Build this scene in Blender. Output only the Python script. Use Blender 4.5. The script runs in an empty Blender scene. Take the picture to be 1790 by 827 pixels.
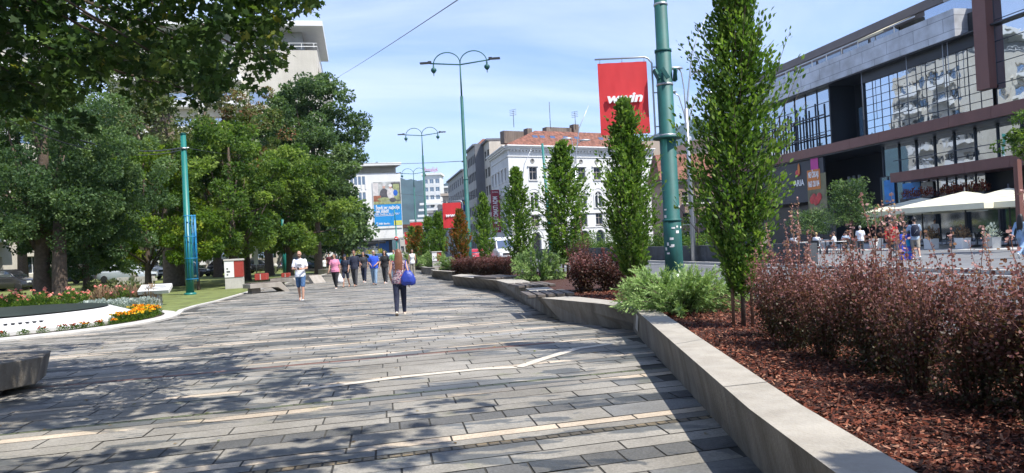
import bpy, math, random
import numpy as np
from mathutils import Vector, Matrix
from math import sin, cos, tan, atan2, atan, pi, radians, hypot
C = bpy.context.scene.collection
scn = bpy.context.scene
rnd = random.Random(7)
# ------------------------------------------------------------------ camera
FPX, CX, CY, EYE = 1300.0, 895.0, 413.5, 1.6
ROLL, PITCH = 0.05, atan(15.5 / 1300.0)
_f = np.array([0, cos(PITCH), sin(PITCH)]); _r0 = np.array([1., 0, 0]); _u0 = np.cross(_r0, _f)
_r = _r0 * cos(ROLL) - _u0 * sin(ROLL); _u = _u0 * cos(ROLL) + _r0 * sin(ROLL)
cam = bpy.data.cameras.new('camera'); camo = bpy.data.objects.new('camera', cam); C.objects.link(camo)
cam.sensor_width = 36; cam.lens = FPX / 1790 * 36; cam.clip_start = 0.05; cam.clip_end = 12000
camo.matrix_world = Matrix(((_r[0], _u[0], -_f[0], 0), (_r[1], _u[1], -_f[1], 0), (_r[2], _u[2], -_f[2], EYE), (0, 0, 0, 1)))
scn.camera = camo
# ------------------------------------------------------------------ sun, sky, exposure
SUN_AZ, SUN_EL = radians(125), radians(57)      # azimuth clockwise from +Y
w = bpy.data.worlds.new('World'); scn.world = w; w.use_nodes = True
nt = w.node_tree; N = nt.nodes; L = nt.links; N.clear()
out = N.new('ShaderNodeOutputWorld'); bg = N.new('ShaderNodeBackground'); L.new(bg.outputs[0], out.inputs[0])
sky = N.new('ShaderNodeTexSky'); sky.sky_type = 'NISHITA'; sky.sun_disc = False
sky.sun_elevation = SUN_EL; sky.sun_rotation = SUN_AZ; sky.air_density = 1.0; sky.dust_density = 0.6; sky.ozone_density = 4.5
SKY_STR = 0.14
bg.inputs[1].default_value = SKY_STR
tc = N.new('ShaderNodeTexCoord'); sp = N.new('ShaderNodeSeparateXYZ'); L.new(tc.outputs['Generated'], sp.inputs[0])
def mth(op, a, b=None, nodes=N, links=L, clamp=False):
    m = nodes.new('ShaderNodeMath'); m.operation = op; m.use_clamp = clamp
    for i, v in enumerate((a, b)):
        if v is None: continue
        if isinstance(v, (int, float)): m.inputs[i].default_value = v
        else: links.new(v, m.inputs[i])
    return m.outputs[0]
zz = mth('MAXIMUM', sp.outputs[2], 0.0); den = mth('ADD', zz, 0.12)
cx = mth('DIVIDE', sp.outputs[0], den); cy = mth('DIVIDE', sp.outputs[1], den)
cb = N.new('ShaderNodeCombineXYZ'); L.new(cx, cb.inputs[0]); L.new(cy, cb.inputs[1])
mp = N.new('ShaderNodeMapping'); mp.inputs['Rotation'].default_value = (0, 0, radians(24)); mp.inputs['Scale'].default_value = (0.22, 0.42, 1); mp.inputs['Location'].default_value = (0.9, 0.15, 0)
L.new(cb.outputs[0], mp.inputs[0])
n1 = N.new('ShaderNodeTexNoise'); n1.inputs['Scale'].default_value = 1.1; n1.inputs['Detail'].default_value = 9; n1.inputs['Roughness'].default_value = 0.58; n1.inputs['Distortion'].default_value = 0.7
L.new(mp.outputs[0], n1.inputs[0])
rp = N.new('ShaderNodeValToRGB'); rp.color_ramp.elements[0].position = 0.39; rp.color_ramp.elements[1].position = 0.64
rp.color_ramp.elements[0].color = (0, 0, 0, 1); rp.color_ramp.elements[1].color = (1, 1, 1, 1); L.new(n1.outputs[0], rp.inputs[0])
amt = mth('MULTIPLY', rp.outputs[0], 0.92)
lo = mth('ADD', amt, 0.05, clamp=True)
mix = N.new('ShaderNodeMixRGB'); L.new(lo, mix.inputs[0]); tint = N.new('ShaderNodeMixRGB'); tint.blend_type = 'MULTIPLY'; tint.inputs[0].default_value = 1; tint.inputs[2].default_value = (.80, .87, 1.06, 1); L.new(sky.outputs[0], tint.inputs[1]); L.new(tint.outputs[0], mix.inputs[1])
mix.inputs[2].default_value = (4.7, 5.2, 6.5, 1)
L.new(mix.outputs[0], bg.inputs[0])
sl = bpy.data.lights.new('sun', 'SUN'); sl.energy = 4.6; sl.angle = radians(0.5); sl.color = (1, 0.955, 0.88)
so = bpy.data.objects.new('sun', sl); C.objects.link(so)
sdir = Vector((sin(SUN_AZ) * cos(SUN_EL), cos(SUN_AZ) * cos(SUN_EL), sin(SUN_EL)))
so.rotation_euler = sdir.to_track_quat('Z', 'Y').to_euler(); so.location = (30, -30, 60)
scn.view_settings.view_transform = 'Standard'; scn.view_settings.look = 'None'
scn.view_settings.exposure = 0.72; scn.view_settings.gamma = 1.0
scn.cycles.max_bounces = 6; scn.cycles.diffuse_bounces = 3; scn.cycles.glossy_bounces = 3
scn.cycles.transmission_bounces = 3; scn.cycles.transparent_max_bounces = 6
scn.cycles.caustics_reflective = False; scn.cycles.caustics_refractive = False
scn.cycles.use_adaptive_sampling = True; scn.cycles.adaptive_threshold = 0.02
scn.cycles.use_denoising = True
scn.render.resolution_x = 1024; scn.render.resolution_y = 473
# ------------------------------------------------------------------ survey: a photo pixel gives a sight line; its meeting with the ground or a wall is a real place
def ray(px, py): return _r * ((px - CX) / FPX) + _u * (-(py - CY) / FPX) + _f
def G(px, py, z=0.0):
    d = ray(px, py); k = (z - EYE) / d[2]; return (d[0] * k, d[1] * k)
def atd(px, dist, py=None, z=None):
    """point at forward distance dist (y) on the vertical sight plane of pixel px; py gives height"""
    if py is None: py = 429 - .05 * (px - 895)
    d = ray(px, py); k = dist / d[1]; return (d[0] * k, dist, EYE + d[2] * k if z is None else z)
def onwall(px, py, p0, p1):
    """distance along wall p0->p1 and height where the sight line meets it"""
    d = ray(px, py); ex, ey = p1[0] - p0[0], p1[1] - p0[1]; ln = hypot(ex, ey); ex /= ln; ey /= ln
    det = d[0] * (-ey) + d[1] * ex
    k = (p0[0] * (-ey) + p0[1] * ex) / det; X, Y = d[0] * k, d[1] * k
    return (X - p0[0]) * ex + (Y - p0[1]) * ey, EYE + d[2] * k
TH = radians(11.5)
NS = (cos(TH), sin(TH)); TT = (-sin(TH), cos(TH))
def ST(s, t): return (s * NS[0] + t * TT[0], s * NS[1] + t * TT[1])
# ------------------------------------------------------------------ materials
def _nm(name):
    m = bpy.data.materials.new(name); m.use_nodes = True; n = m.node_tree.nodes; return m, n, m.node_tree.links, n['Principled BSDF']
def mat(name, col, rough=0.7, var=0.12, scale=3.0, metal=0.0, bump=0.0, bscale=None, spec=0.5, dirt=0.0, coord='Object'):
    m, n, l, b = _nm(name); b.inputs['Roughness'].default_value = rough; b.inputs['Metallic'].default_value = metal
    b.inputs['Specular IOR Level'].default_value = spec
    tc = n.new('ShaderNodeTexCoord')
    if var or dirt:
        ns = n.new('ShaderNodeTexNoise'); ns.inputs['Scale'].default_value = scale; ns.inputs['Detail'].default_value = 6; ns.inputs['Roughness'].default_value = .6
        l.new(tc.outputs[coord], ns.inputs[0])
        r = n.new('ShaderNodeValToRGB'); l.new(ns.outputs[0], r.inputs[0])
        r.color_ramp.elements[0].position = .3; r.color_ramp.elements[1].position = .7
        r.color_ramp.elements[0].color = tuple(c * (1 - var) for c in col) + (1,); r.color_ramp.elements[1].color = tuple(min(1, c * (1 + var)) for c in col) + (1,)
        src = r.outputs[0]
        if dirt:
            n2 = n.new('ShaderNodeTexNoise'); n2.inputs['Scale'].default_value = scale * .35; n2.inputs['Detail'].default_value = 8; n2.inputs['Roughness'].default_value = .7
            mp = n.new('ShaderNodeMapping'); mp.inputs['Scale'].default_value = (3.4, 3.4, .35); l.new(tc.outputs[coord], mp.inputs[0]); l.new(mp.outputs[0], n2.inputs[0])
            r2 = n.new('ShaderNodeValToRGB'); r2.color_ramp.elements[0].position = .40; r2.color_ramp.elements[1].position = .64; l.new(n2.outputs[0], r2.inputs[0])
            mx = n.new('ShaderNodeMixRGB'); mx.blend_type = 'MULTIPLY'; mm = mth('MULTIPLY', r2.outputs[0], dirt, n, l); l.new(mm, mx.inputs[0]); l.new(src, mx.inputs[1]); mx.inputs[2].default_value = (.42, .38, .33, 1); src = mx.outputs[0]
        l.new(src, b.inputs['Base Color'])
    else: b.inputs['Base Color'].default_value = tuple(col) + (1,)
    if bump:
        nb = n.new('ShaderNodeTexNoise'); nb.inputs['Scale'].default_value = bscale or scale * 8; nb.inputs['Detail'].default_value = 5; l.new(tc.outputs[coord], nb.inputs[0])
        bp = n.new('ShaderNodeBump'); bp.inputs['Strength'].default_value = bump; bp.inputs['Distance'].default_value = .02; l.new(nb.outputs[0], bp.inputs['Height']); l.new(bp.outputs[0], b.inputs['Normal'])
    return m
def leafmat(name, cols, trans=0.35, rough=0.55, spec=0.22):
    """opaque leaf with light coming through; colour differs leaf by leaf"""
    m, n, l, b = _nm(name)
    at = n.new('ShaderNodeAttribute'); at.attribute_name = 'rnd'
    r = n.new('ShaderNodeValToRGB'); l.new(at.outputs['Fac'], r.inputs[0]); cr = r.color_ramp
    while len(cr.elements) < len(cols): cr.elements.new(.5)
    for i, c in enumerate(cols):
        cr.elements[i].position = c[0]; cr.elements[i].color = tuple(c[1]) + (1,)
    l.new(r.outputs[0], b.inputs['Base Color']); b.inputs['Roughness'].default_value = rough; b.inputs['Specular IOR Level'].default_value = spec
    tr = n.new('ShaderNodeBsdfTranslucent'); mx = n.new('ShaderNodeMixRGB'); mx.blend_type = 'MULTIPLY'; mx.inputs[0].default_value = 1
    l.new(r.outputs[0], mx.inputs[1]); mx.inputs[2].default_value = (1.25, 1.35, .65, 1); l.new(mx.outputs[0], tr.inputs[0])
    ms = n.new('ShaderNodeMixShader'); ms.inputs[0].default_value = trans; l.new(b.outputs[0], ms.inputs[1]); l.new(tr.outputs[0], ms.inputs[2])
    l.new(ms.outputs[0], n['Material Output'].inputs[0]); return m
def glassmat(name, tint, rough=.04, refl=.35, wav=0.0):
    """window glass seen from outside: a dark interior under a clear reflecting pane, slightly wavy"""
    m, n, l, b = _nm(name); b.inputs['Base Color'].default_value = tuple(tint) + (1,); b.inputs['Roughness'].default_value = rough
    g = n.new('ShaderNodeBsdfGlossy'); g.inputs['Roughness'].default_value = rough; g.inputs[0].default_value = (.80, .88, .96, 1)
    ms = n.new('ShaderNodeMixShader'); ms.inputs[0].default_value = refl; l.new(b.outputs[0], ms.inputs[1]); l.new(g.outputs[0], ms.inputs[2]); l.new(ms.outputs[0], n['Material Output'].inputs[0])
    if wav:
        tc = n.new('ShaderNodeTexCoord'); nb = n.new('ShaderNodeTexNoise'); nb.inputs['Scale'].default_value = .55; nb.inputs['Detail'].default_value = 2; l.new(tc.outputs['Object'], nb.inputs[0])
        bp = n.new('ShaderNodeBump'); bp.inputs['Strength'].default_value = 1; bp.inputs['Distance'].default_value = wav; l.new(nb.outputs[0], bp.inputs['Height'])
        l.new(bp.outputs[0], g.inputs['Normal'])
    return m
def brickmat(name, c1, c2, mortar, bw, bh, rough=.8, msize=.015, rot=None):
    m, n, l, b = _nm(name); b.inputs['Roughness'].default_value = rough
    tc = n.new('ShaderNodeTexCoord'); br = n.new('ShaderNodeTexBrick'); br.inputs['Scale'].default_value = 1
    br.inputs['Brick Width'].default_value = bw; br.inputs['Row Height'].default_value = bh; br.inputs['Mortar Size'].default_value = msize
    br.inputs[1].default_value = tuple(c1) + (1,); br.inputs[2].default_value = tuple(c2) + (1,); br.inputs[3].default_value = tuple(mortar) + (1,)
    mp = n.new('ShaderNodeMapping')
    if rot: mp.inputs['Rotation'].default_value = rot
    l.new(tc.outputs['Object'], mp.inputs[0]); l.new(mp.outputs[0], br.inputs[0])
    ns = n.new('ShaderNodeTexNoise'); ns.inputs['Scale'].default_value = .8; ns.inputs['Detail'].default_value = 8; l.new(tc.outputs['Object'], ns.inputs[0])
    mx = n.new('ShaderNodeMixRGB'); mx.blend_type = 'MULTIPLY'; mx.inputs[0].default_value = .7; l.new(br.outputs[0], mx.inputs[1])
    r = n.new('ShaderNodeValToRGB'); r.color_ramp.elements[0].position = .3; r.color_ramp.elements[1].position = .65; r.color_ramp.elements[0].color = (.5, .47, .45, 1); l.new(ns.outputs[0], r.inputs[0]); l.new(r.outputs[0], mx.inputs[2])
    l.new(mx.outputs[0], b.inputs['Base Color']); return m
# ------------------------------------------------------------------ mesh builder
class MB:
    def __init__(s): s.v = []; s.f = []; s.m = []; s.sm = []
    def add(s, vs, fs, mi=0, smooth=False):
        o = len(s.v); s.v += [tuple(map(float, p)) for p in vs]
        for f in fs: s.f.append(tuple(i + o for i in f)); s.m.append(mi); s.sm.append(smooth)
    def box(s, x0, x1, y0, y1, z0, z1, mi=0):
        vs = [(x0, y0, z0), (x1, y0, z0), (x1, y1, z0), (x0, y1, z0), (x0, y0, z1), (x1, y0, z1), (x1, y1, z1), (x0, y1, z1)]
        s.add(vs, [(0, 3, 2, 1), (4, 5, 6, 7), (0, 1, 5, 4), (1, 2, 6, 5), (2, 3, 7, 6), (3, 0, 4, 7)], mi); return s
    def rbox(s, c, size, rz, mi=0, rx=0.0):
        a = [v / 2 for v in size]; M = Matrix.Rotation(rz, 3, 'Z') @ Matrix.Rotation(rx, 3, 'X')
        vs = [tuple(M @ Vector((x * a[0], y * a[1], z * a[2])) + Vector(c)) for z in (-1, 1) for x, y in ((-1, -1), (1, -1), (1, 1), (-1, 1))]
        s.add(vs, [(0, 3, 2, 1), (4, 5, 6, 7), (0, 1, 5, 4), (1, 2, 6, 5), (2, 3, 7, 6), (3, 0, 4, 7)], mi); return s
    def prism(s, poly, z0, z1, mi=0, top=None):
        n = len(poly); vs = [(x, y, z0) for x, y in poly] + [(x, y, z1) for x, y in (top or poly)]
        s.add(vs, [tuple(range(n))[::-1], tuple(range(n, 2 * n))] + [(i, (i + 1) % n, n + (i + 1) % n, n + i) for i in range(n)], mi); return s
    def loft(s, rings, mi=0, smooth=True, cap=True):
        n = len(rings[0]); vs = [p for r in rings for p in r]; fs = []
        for k in range(len(rings) - 1):
            for i in range(n): fs.append((k * n + i, k * n + (i + 1) % n, (k + 1) * n + (i + 1) % n, (k + 1) * n + i))
        if cap: fs.append(tuple(range(n))[::-1]); fs.append(tuple(range((len(rings) - 1) * n, len(rings) * n)))
        s.add(vs, fs, mi, smooth); return s
    def tube(s, pts, rad, n=8, mi=0, smooth=True, cap=True):
        pts = [Vector(p) for p in pts]; rings = []
        if not isinstance(rad, (list, tuple)): rad = [rad] * len(pts)
        ref = None
        for i, p in enumerate(pts):
            d = (pts[min(i + 1, len(pts) - 1)] - pts[max(i - 1, 0)]).normalized()
            if ref is None: ref = Vector((0, 0, 1)) if abs(d.z) < .9 else Vector((1, 0, 0))
            a = d.cross(ref).normalized(); b = a.cross(d).normalized(); ref = b
            rings.append([tuple(p + (a * cos(2 * pi * k / n) + b * sin(2 * pi * k / n)) * rad[i]) for k in range(n)])
        return s.loft(rings, mi, smooth, cap)
    def lathe(s, prof, n=16, c=(0, 0, 0), mi=0, smooth=True):
        return s.loft([[(c[0] + r * cos(2 * pi * k / n), c[1] + r * sin(2 * pi * k / n), c[2] + z) for k in range(n)] for r, z in prof], mi, smooth)
    def ell(s, c, r, n=10, mi=0):
        return s.loft([[(c[0] + r[0] * sin(a) * cos(2 * pi * k / n), c[1] + r[1] * sin(a) * sin(2 * pi * k / n), c[2] - r[2] * cos(a)) for k in range(n)] for a in [pi * (.04 + .92 * j / 7) for j in range(8)]], mi)
    def mesh(s, name, mats):
        me = bpy.data.meshes.new(name); me.from_pydata(s.v, [], s.f)
        for m in (mats if isinstance(mats, (list, tuple)) else [mats]): me.materials.append(m)
        me.polygons.foreach_set('material_index', s.m); me.polygons.foreach_set('use_smooth', s.sm); me.update(); return me
    def build(s, name, mats, parent=None, loc=(0, 0, 0), rz=0.0, bevel=0.0):
        return put(name, s.mesh(name, mats), parent, loc, rz, bevel)
def put(name, me, parent=None, loc=(0, 0, 0), rz=0.0, bevel=0.0):
    o = bpy.data.objects.new(name, me); C.objects.link(o); o.location = loc; o.rotation_euler = (0, 0, rz)
    if parent: o.parent = parent
    if bevel:
        b = o.modifiers.new('edge', 'BEVEL'); b.width = bevel; b.segments = 2; b.limit_method = 'ANGLE'; b.angle_limit = radians(40)
    return o
def tag(o, label, cat, group=None, kind=None):
    if label: o['label'] = label
    if cat: o['category'] = cat
    if group: o['group'] = group
    if kind: o['kind'] = kind
    return o
def structure(o): o['kind'] = 'structure'; return o
def empty(name, label, cat, loc=(0, 0, 0), rz=0.0, group=None):
    o = bpy.data.objects.new(name, None); C.objects.link(o); o.location = loc if len(loc) == 3 else (loc[0], loc[1], 0); o.rotation_euler = (0, 0, rz); o.empty_display_size = .2
    return tag(o, label, cat, group)
def dup(root, loc, rz=0.0, label=None, scale=None, sub=None):
    r = root.copy(); C.objects.link(r); r.location = loc; r.rotation_euler = (0, 0, rz)
    if scale: r.scale = scale if isinstance(scale, (tuple, list)) else (scale,) * 3
    if label: r['label'] = label
    for ch in list(root.children):
        c = ch.copy(); C.objects.link(c); c.parent = r
        for g in ch.children:
            d = g.copy(); C.objects.link(d); d.parent = c
    return r
ORD = ['first', 'second', 'third', 'fourth', 'fifth', 'sixth', 'seventh', 'eighth', 'ninth', 'tenth', 'eleventh', 'twelfth', 'thirteenth', 'fourteenth', 'fifteenth', 'sixteenth', 'seventeenth', 'eighteenth', 'nineteenth', 'twentieth'] + ['twenty-' + q for q in ('first', 'second', 'third', 'fourth', 'fifth', 'sixth', 'seventh', 'eighth', 'ninth')] + ['thirtieth'] + ['thirty-' + q for q in ('first', 'second', 'third', 'fourth', 'fifth', 'sixth', 'seventh', 'eighth', 'ninth')] + ['fortieth'] + ['forty-' + q for q in ('first', 'second', 'third', 'fourth', 'fifth', 'sixth', 'seventh', 'eighth', 'ninth')] + ['fiftieth']
def lettering(text, size, m, parent, M, name='lettering', shear=0.0, bold=0.0, depth=.004, width=None, align='CENTER'):
    """writing as raised letters; M places a sheet whose x runs along the text and whose z is up"""
    cu = bpy.data.curves.new(name, 'FONT'); cu.body = text; cu.size = size; cu.align_x = align; cu.align_y = 'CENTER'; cu.shear = shear; cu.offset = bold; cu.extrude = depth; cu.resolution_u = 3
    o = bpy.data.objects.new(name, cu); C.objects.link(o)
    dg = bpy.context.evaluated_depsgraph_get(); me = bpy.data.meshes.new_from_object(o.evaluated_get(dg)); bpy.data.objects.remove(o)
    if width:
        co = np.zeros(len(me.vertices) * 3); me.vertices.foreach_get('co', co); co = co.reshape(-1, 3); k = width / max(1e-6, np.ptp(co[:, 0])); co[:, 0] *= k; me.vertices.foreach_set('co', co.ravel())
    me.transform(Matrix(((1, 0, 0, 0), (0, 0, -1, 0), (0, 1, 0, 0), (0, 0, 0, 1)))); me.transform(M)
    me.materials.clear(); me.materials.append(m); me.name = name
    q = bpy.data.objects.new(name, me); C.objects.link(q); q.parent = parent; return q
# ------------------------------------------------------------------ leaves
T_OVAL = np.array([(0, 0, 0), (.28, .3, .06), (.30, .6, .05), (0, 1, -.06), (-.30, .6, .05), (-.28, .3, .06)])
T_DIAM = np.array([(0, 0, 0), (.34, .5, .08), (0, 1, 0), (-.34, .5, .08)])
T_LOBE = np.array([(0, 0, 0), (.22, .12, .02), (.5, .22, .05), (.34, .42, .03), (.52, .68, .06), (.2, .66, .02), (0, 1.05, -.08), (-.2, .66, .02), (-.52, .68, .06), (-.34, .42, .03), (-.5, .22, .05), (-.22, .12, .02)])
T_NEED = np.array([(-.5, 0, 0), (.5, 0, 0), (.35, .7, .02), (0, 1, 0), (-.35, .7, .02)]) * np.array([.22, 1, 1])
def leafcloud(name, P, D, size, tpl, m, seed=0, up=.5, tint=None, roll=None):
    """N leaves: base points P, growing directions D (unit-ish), length size"""
    g = np.random.default_rng(seed); n = len(P); k = len(tpl)
    D = D / np.maximum(1e-6, np.linalg.norm(D, axis=1, keepdims=True))
    R = g.normal(size=(n, 3)) * (1 - up) + np.array([0, 0, 1.]) * up * 1.6
    X = np.cross(D, R); X /= np.maximum(1e-6, np.linalg.norm(X, axis=1, keepdims=True)); Z = np.cross(X, D)
    s = size * g.uniform(.7, 1.25, n)
    V = P[:, None, :] + s[:, None, None] * (tpl[None, :, 0:1] * X[:, None, :] + tpl[None, :, 1:2] * D[:, None, :] + tpl[None, :, 2:3] * Z[:, None, :])
    me = bpy.data.meshes.new(name); me.vertices.add(n * k); me.vertices.foreach_set('co', V.astype(np.float32).ravel())
    me.loops.add(n * k); me.loops.foreach_set('vertex_index', np.arange(n * k, dtype=np.int32))
    me.polygons.add(n); me.polygons.foreach_set('loop_start', np.arange(0, n * k, k, dtype=np.int32)); me.polygons.foreach_set('loop_total', np.full(n, k, dtype=np.int32))
    a = me.attributes.new('rnd', 'FLOAT', 'FACE'); t = g.uniform(0, 1, n) if tint is None else np.clip(tint + g.normal(0, .13, n), 0, 1)
    a.data.foreach_set('value', t.astype(np.float32)); me.materials.append(m); me.update(calc_edges=True); return me
def gauss_dirs(g, n):
    d = g.normal(size=(n, 3)); return d / np.linalg.norm(d, axis=1, keepdims=True)
# ------------------------------------------------------------------ palette
M_conc = mat('concrete', (.20, .18, .15), .85, .16, 2.2, bump=.35, bscale=45, dirt=.85)  # stained concrete; the wall face's shade is also put into this darker colour
M_concT = mat('concrete_sunlit_top', (.38, .35, .30), .85, .12, 2.2, bump=.3, bscale=45, dirt=.35)  # rim tops: fewer stains, and sunlight put into the lighter colour
M_concL = mat('pale_stone', (.50, .48, .44), .8, .08, 3, bump=.15, bscale=40, dirt=.2)
M_marble = mat('white_marble', (.60, .59, .57), .6, .05, 1.2, dirt=.15)
M_green = mat('green_pole_paint', (.012, .11, .10), .6, .2, 2.5, dirt=.55)
M_greenL = mat('pale_green_pole_paint', (.012, .155, .135), .4, .1, 2)
M_bluep = mat('blue_cage_paint', (.01, .20, .42), .4, .08, 4)
M_grey = mat('galvanised_steel', (.42, .44, .46), .4, .06, 5, metal=.6)
M_dark = mat('dark_metal', (.03, .032, .036), .45, .1, 4)
M_black = mat('black_rubber', (.015, .015, .016), .8, .1, 8)
M_red = mat('red_banner_cloth', (.62, .03, .035), .7, .06, 1.5)
M_white = mat('white_paint', (.78, .78, .76), .5, .04, 3)
M_wl = mat('white_letters', (.85, .85, .85), .5, 0)
M_bark = mat('bark', (.085, .062, .045), .95, .35, 9, bump=.8, bscale=22)
M_barkL = mat('ridged_grey_bark', (.16, .125, .095), .95, .35, 6, bump=.9, bscale=14)
M_twig = mat('reddish_twig', (.13, .055, .04), .8, .2, 12)
M_wood = mat('worn_dark_wood', (.12, .10, .085), .7, .25, 9, bump=.3)
M_stake = mat('stake_wood', (.16, .09, .055), .8, .2, 9)
L_horn = leafmat('hornbeam_leaf', [(0, (.034, .085, .016)), (.5, (.092, .18, .032)), (1, (.25, .35, .08))], .42)
L_hornr = leafmat('reddening_hornbeam_leaf', [(0, (.05, .09, .015)), (.45, (.11, .15, .025)), (.75, (.30, .10, .03)), (1, (.42, .13, .04))], .38)
L_oak = leafmat('blue_green_oak_leaf', [(0, (.032, .068, .028)), (.5, (.085, .145, .058)), (1, (.22, .31, .13))], .42)
L_maple = leafmat('maple_leaf', [(0, (.038, .082, .018)), (.5, (.11, .185, .038)), (1, (.27, .35, .08))], .5)
L_lind = leafmat('yellow_green_leaf', [(0, (.05, .10, .012)), (.5, (.11, .19, .02)), (.85, (.23, .29, .03)), (1, (.42, .40, .05))], .45)
L_sick = leafmat('browning_leaf', [(0, (.06, .11, .025)), (.55, (.13, .16, .05)), (.8, (.20, .12, .07)), (1, (.32, .10, .06))], .35)
L_olive = leafmat('olive_leaf', [(0, (.055, .085, .03)), (.6, (.12, .15, .06)), (1, (.22, .21, .10))], .3)
L_near = leafmat('overhanging_leaf', [(0, (.020, .046, .014)), (.5, (.048, .094, .024)), (.9, (.11, .17, .04)), (1, (.26, .26, .05))], .36)
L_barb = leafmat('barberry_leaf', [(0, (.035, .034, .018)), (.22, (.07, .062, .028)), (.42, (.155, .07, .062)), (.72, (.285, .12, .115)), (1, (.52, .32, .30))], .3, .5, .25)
L_barbd = leafmat('dark_barberry_leaf', [(0, (.05, .045, .025)), (.35, (.085, .045, .035)), (.7, (.15, .05, .05)), (1, (.30, .14, .13))], .25, .45)
L_jun = leafmat('juniper_needle', [(0, (.09, .17, .05)), (.5, (.27, .40, .14)), (1, (.55, .66, .30))], .25, .6)
L_bush = leafmat('bush_leaf', [(0, (.035, .085, .014)), (.6, (.085, .16, .03)), (1, (.20, .26, .05))], .35)
L_silv = leafmat('silver_leaf', [(0, (.22, .27, .24)), (1, (.50, .55, .52))], .15, .8)
L_rose = leafmat('rose_leaf', [(0, (.04, .10, .02)), (.6, (.11, .19, .035)), (1, (.22, .28, .06))], .3)
L_pink = leafmat('pink_petal', [(0, (.75, .25, .25)), (1, (.85, .45, .38))], .3, .6)
L_orange = leafmat('orange_petal', [(0, (.60, .10, .01)), (.5, (.85, .30, .01)), (1, (.9, .55, .02))], .2, .6)
L_yelp = leafmat('yellow_petal', [(0, (.70, .42, .02)), (1, (.85, .62, .04))], .2, .6)
L_redp = leafmat('rust_petal', [(0, (.25, .04, .015)), (1, (.5, .10, .03))], .2, .6)
L_dry = leafmat('dry_flower_stalk', [(0, (.20, .12, .08)), (1, (.35, .25, .15))], .2, .8)
L_purp = leafmat('purple_red_flower', [(0, (.12, .03, .03)), (.5, (.30, .06, .05)), (1, (.35, .16, .05))], .2, .7)
G_dark = glassmat('dark_window_glass', (.02, .025, .03), .05, .28)
G_sky = glassmat('reflecting_window_glass', (.03, .04, .05), .04, .5)
G_mall = glassmat('mirror_glass', (.015, .03, .055), .015, .66, .012)
G_mall2 = glassmat('lower_mirror_glass', (.015, .022, .03), .02, .55, .012)
G_car = glassmat('car_glass', (.02, .025, .03), .03, .35)
# ================================================================== GROUND
def sheet(name, poly, z, m, kind='structure'):
    b = MB(); b.add([(x, y, z) for x, y in poly], [tuple(range(len(poly)))]); o = b.build(name, m); o['kind'] = kind; return o
M_earth = mat('distant_ground', (.16, .17, .11), .95, .3, .02)
M_grass = mat('lawn_grass', (.15, .18, .05), .95, .38, 1.3, bump=.9, bscale=45, dirt=.25)
M_asph = mat('asphalt', (.11, .115, .12), .9, .16, .6, bump=.3, bscale=90, dirt=.25)
M_asph2 = mat('far_pavement', (.17, .175, .18), .85, .12, .5, bump=.2, bscale=40, dirt=.3)
M_pale = mat('pale_terrace_paving', (.46, .46, .45), .8, .07, .6, dirt=.1)
M_joint = mat('joint_sand', (.055, .052, .045), .95, .2, 12)
M_mulch = mat('bark_mulch', (.06, .022, .014), .95, .5, 30, bump=1.0, bscale=70)
sheet('ground', [(-5000, -5000), (5000, -5000), (5000, 5000), (-5000, 5000)], -.06, M_earth)
road_pts = [ST(2.0, -30), ST(18.8, -30), ST(18.8, 420), ST(2.0, 420)]
sheet('road', road_pts, -.010, M_asph)
sheet('cross_street', [ST(-60, 96), ST(120, 96), ST(120, 112), ST(-60, 112)], -.014, M_asph)
# far pavement with a real kerb step
b = MB(); b.prism([ST(19.0, -30), ST(90, -30), ST(90, 95), ST(19.0, 95)][::1], -.05, .11, 0); structure(b.build('far_pavement', M_asph2))
b = MB(); b.prism([ST(19.0, 112), ST(80, 112), ST(80, 300), ST(19.0, 300)], -.05, .108, 0); structure(b.build('side_pavement', M_asph2))
b = MB()
for k in range(124):
    t = -30 + k
    b.prism([ST(18.78, t + .006), ST(18.997, t + .006), ST(18.997, t + .994), ST(18.78, t + .994)], -.05, .125 + .003 * (k % 3))
structure(b.build('kerb', M_concL))
sheet('terrace_paving', [ST(32.5, 18), ST(46, 18), ST(46, 95), ST(32.5, 95)], .114, M_pale)
# painted lane lines
b = MB()
for k in range(30):
    t = 4 + k * 6.0
    for s in (13.4,): b.add([(*ST(s - .07, t), -.005), (*ST(s + .07, t), -.005), (*ST(s + .07, t + 3), -.005), (*ST(s - .07, t + 3), -.005)], [(0, 1, 2, 3)])
for s in (5.6, 18.4): b.add([(*ST(s - .06, -20), -.0045), (*ST(s + .06, -20), -.0045), (*ST(s + .06, 90), -.0045), (*ST(s - .06, 90), -.0045)], [(0, 1, 2, 3)])
structure(b.build('road_markings', mat('road_paint', (.62, .62, .60), .7, .15, 3)))
# lawn and plaza
LAWN = [(-10.2, 22.4), (-10.9, 24.3), (-11.3, 26.3)] + [G(380, 527), G(452, 506), (-14.0, 50), (-15.5, 62), (-22, 92)]
sheet('lawn', [(-120, 20.0), (-19.5, 20.0)] + LAWN[0:1] + LAWN[1:] + [(-120, 92)], -.004, M_grass)
b = MB()
for (x0, y0), (x1, y1) in zip(LAWN[0:-1], LAWN[1:]):
    d = hypot(x1 - x0, y1 - y0); nx, ny = -(y1 - y0) / d * .09, (x1 - x0) / d * .09
    b.prism([(x0 - nx, y0 - ny), (x0 + nx, y0 + ny), (x1 + nx, y1 + ny), (x1 - nx, y1 - ny)][::-1], -.05, .045)
structure(b.build('lawn_kerb', M_concL))
sheet('plaza_bed', [(-40, -12), (8, -12), (4, 16), (1.6, 20), (2.5, 30), (-1, 46), (-6, 64), (-8, 96), (-22, 92), (-15.5, 62), (-14, 50), G(452, 506), G(380, 527), (-11.3, 26.3), (-10.9, 24.3), (-10.2, 22.4), (-19.5, 20.0), (-40, 20)], 0.0, M_joint)
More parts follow.
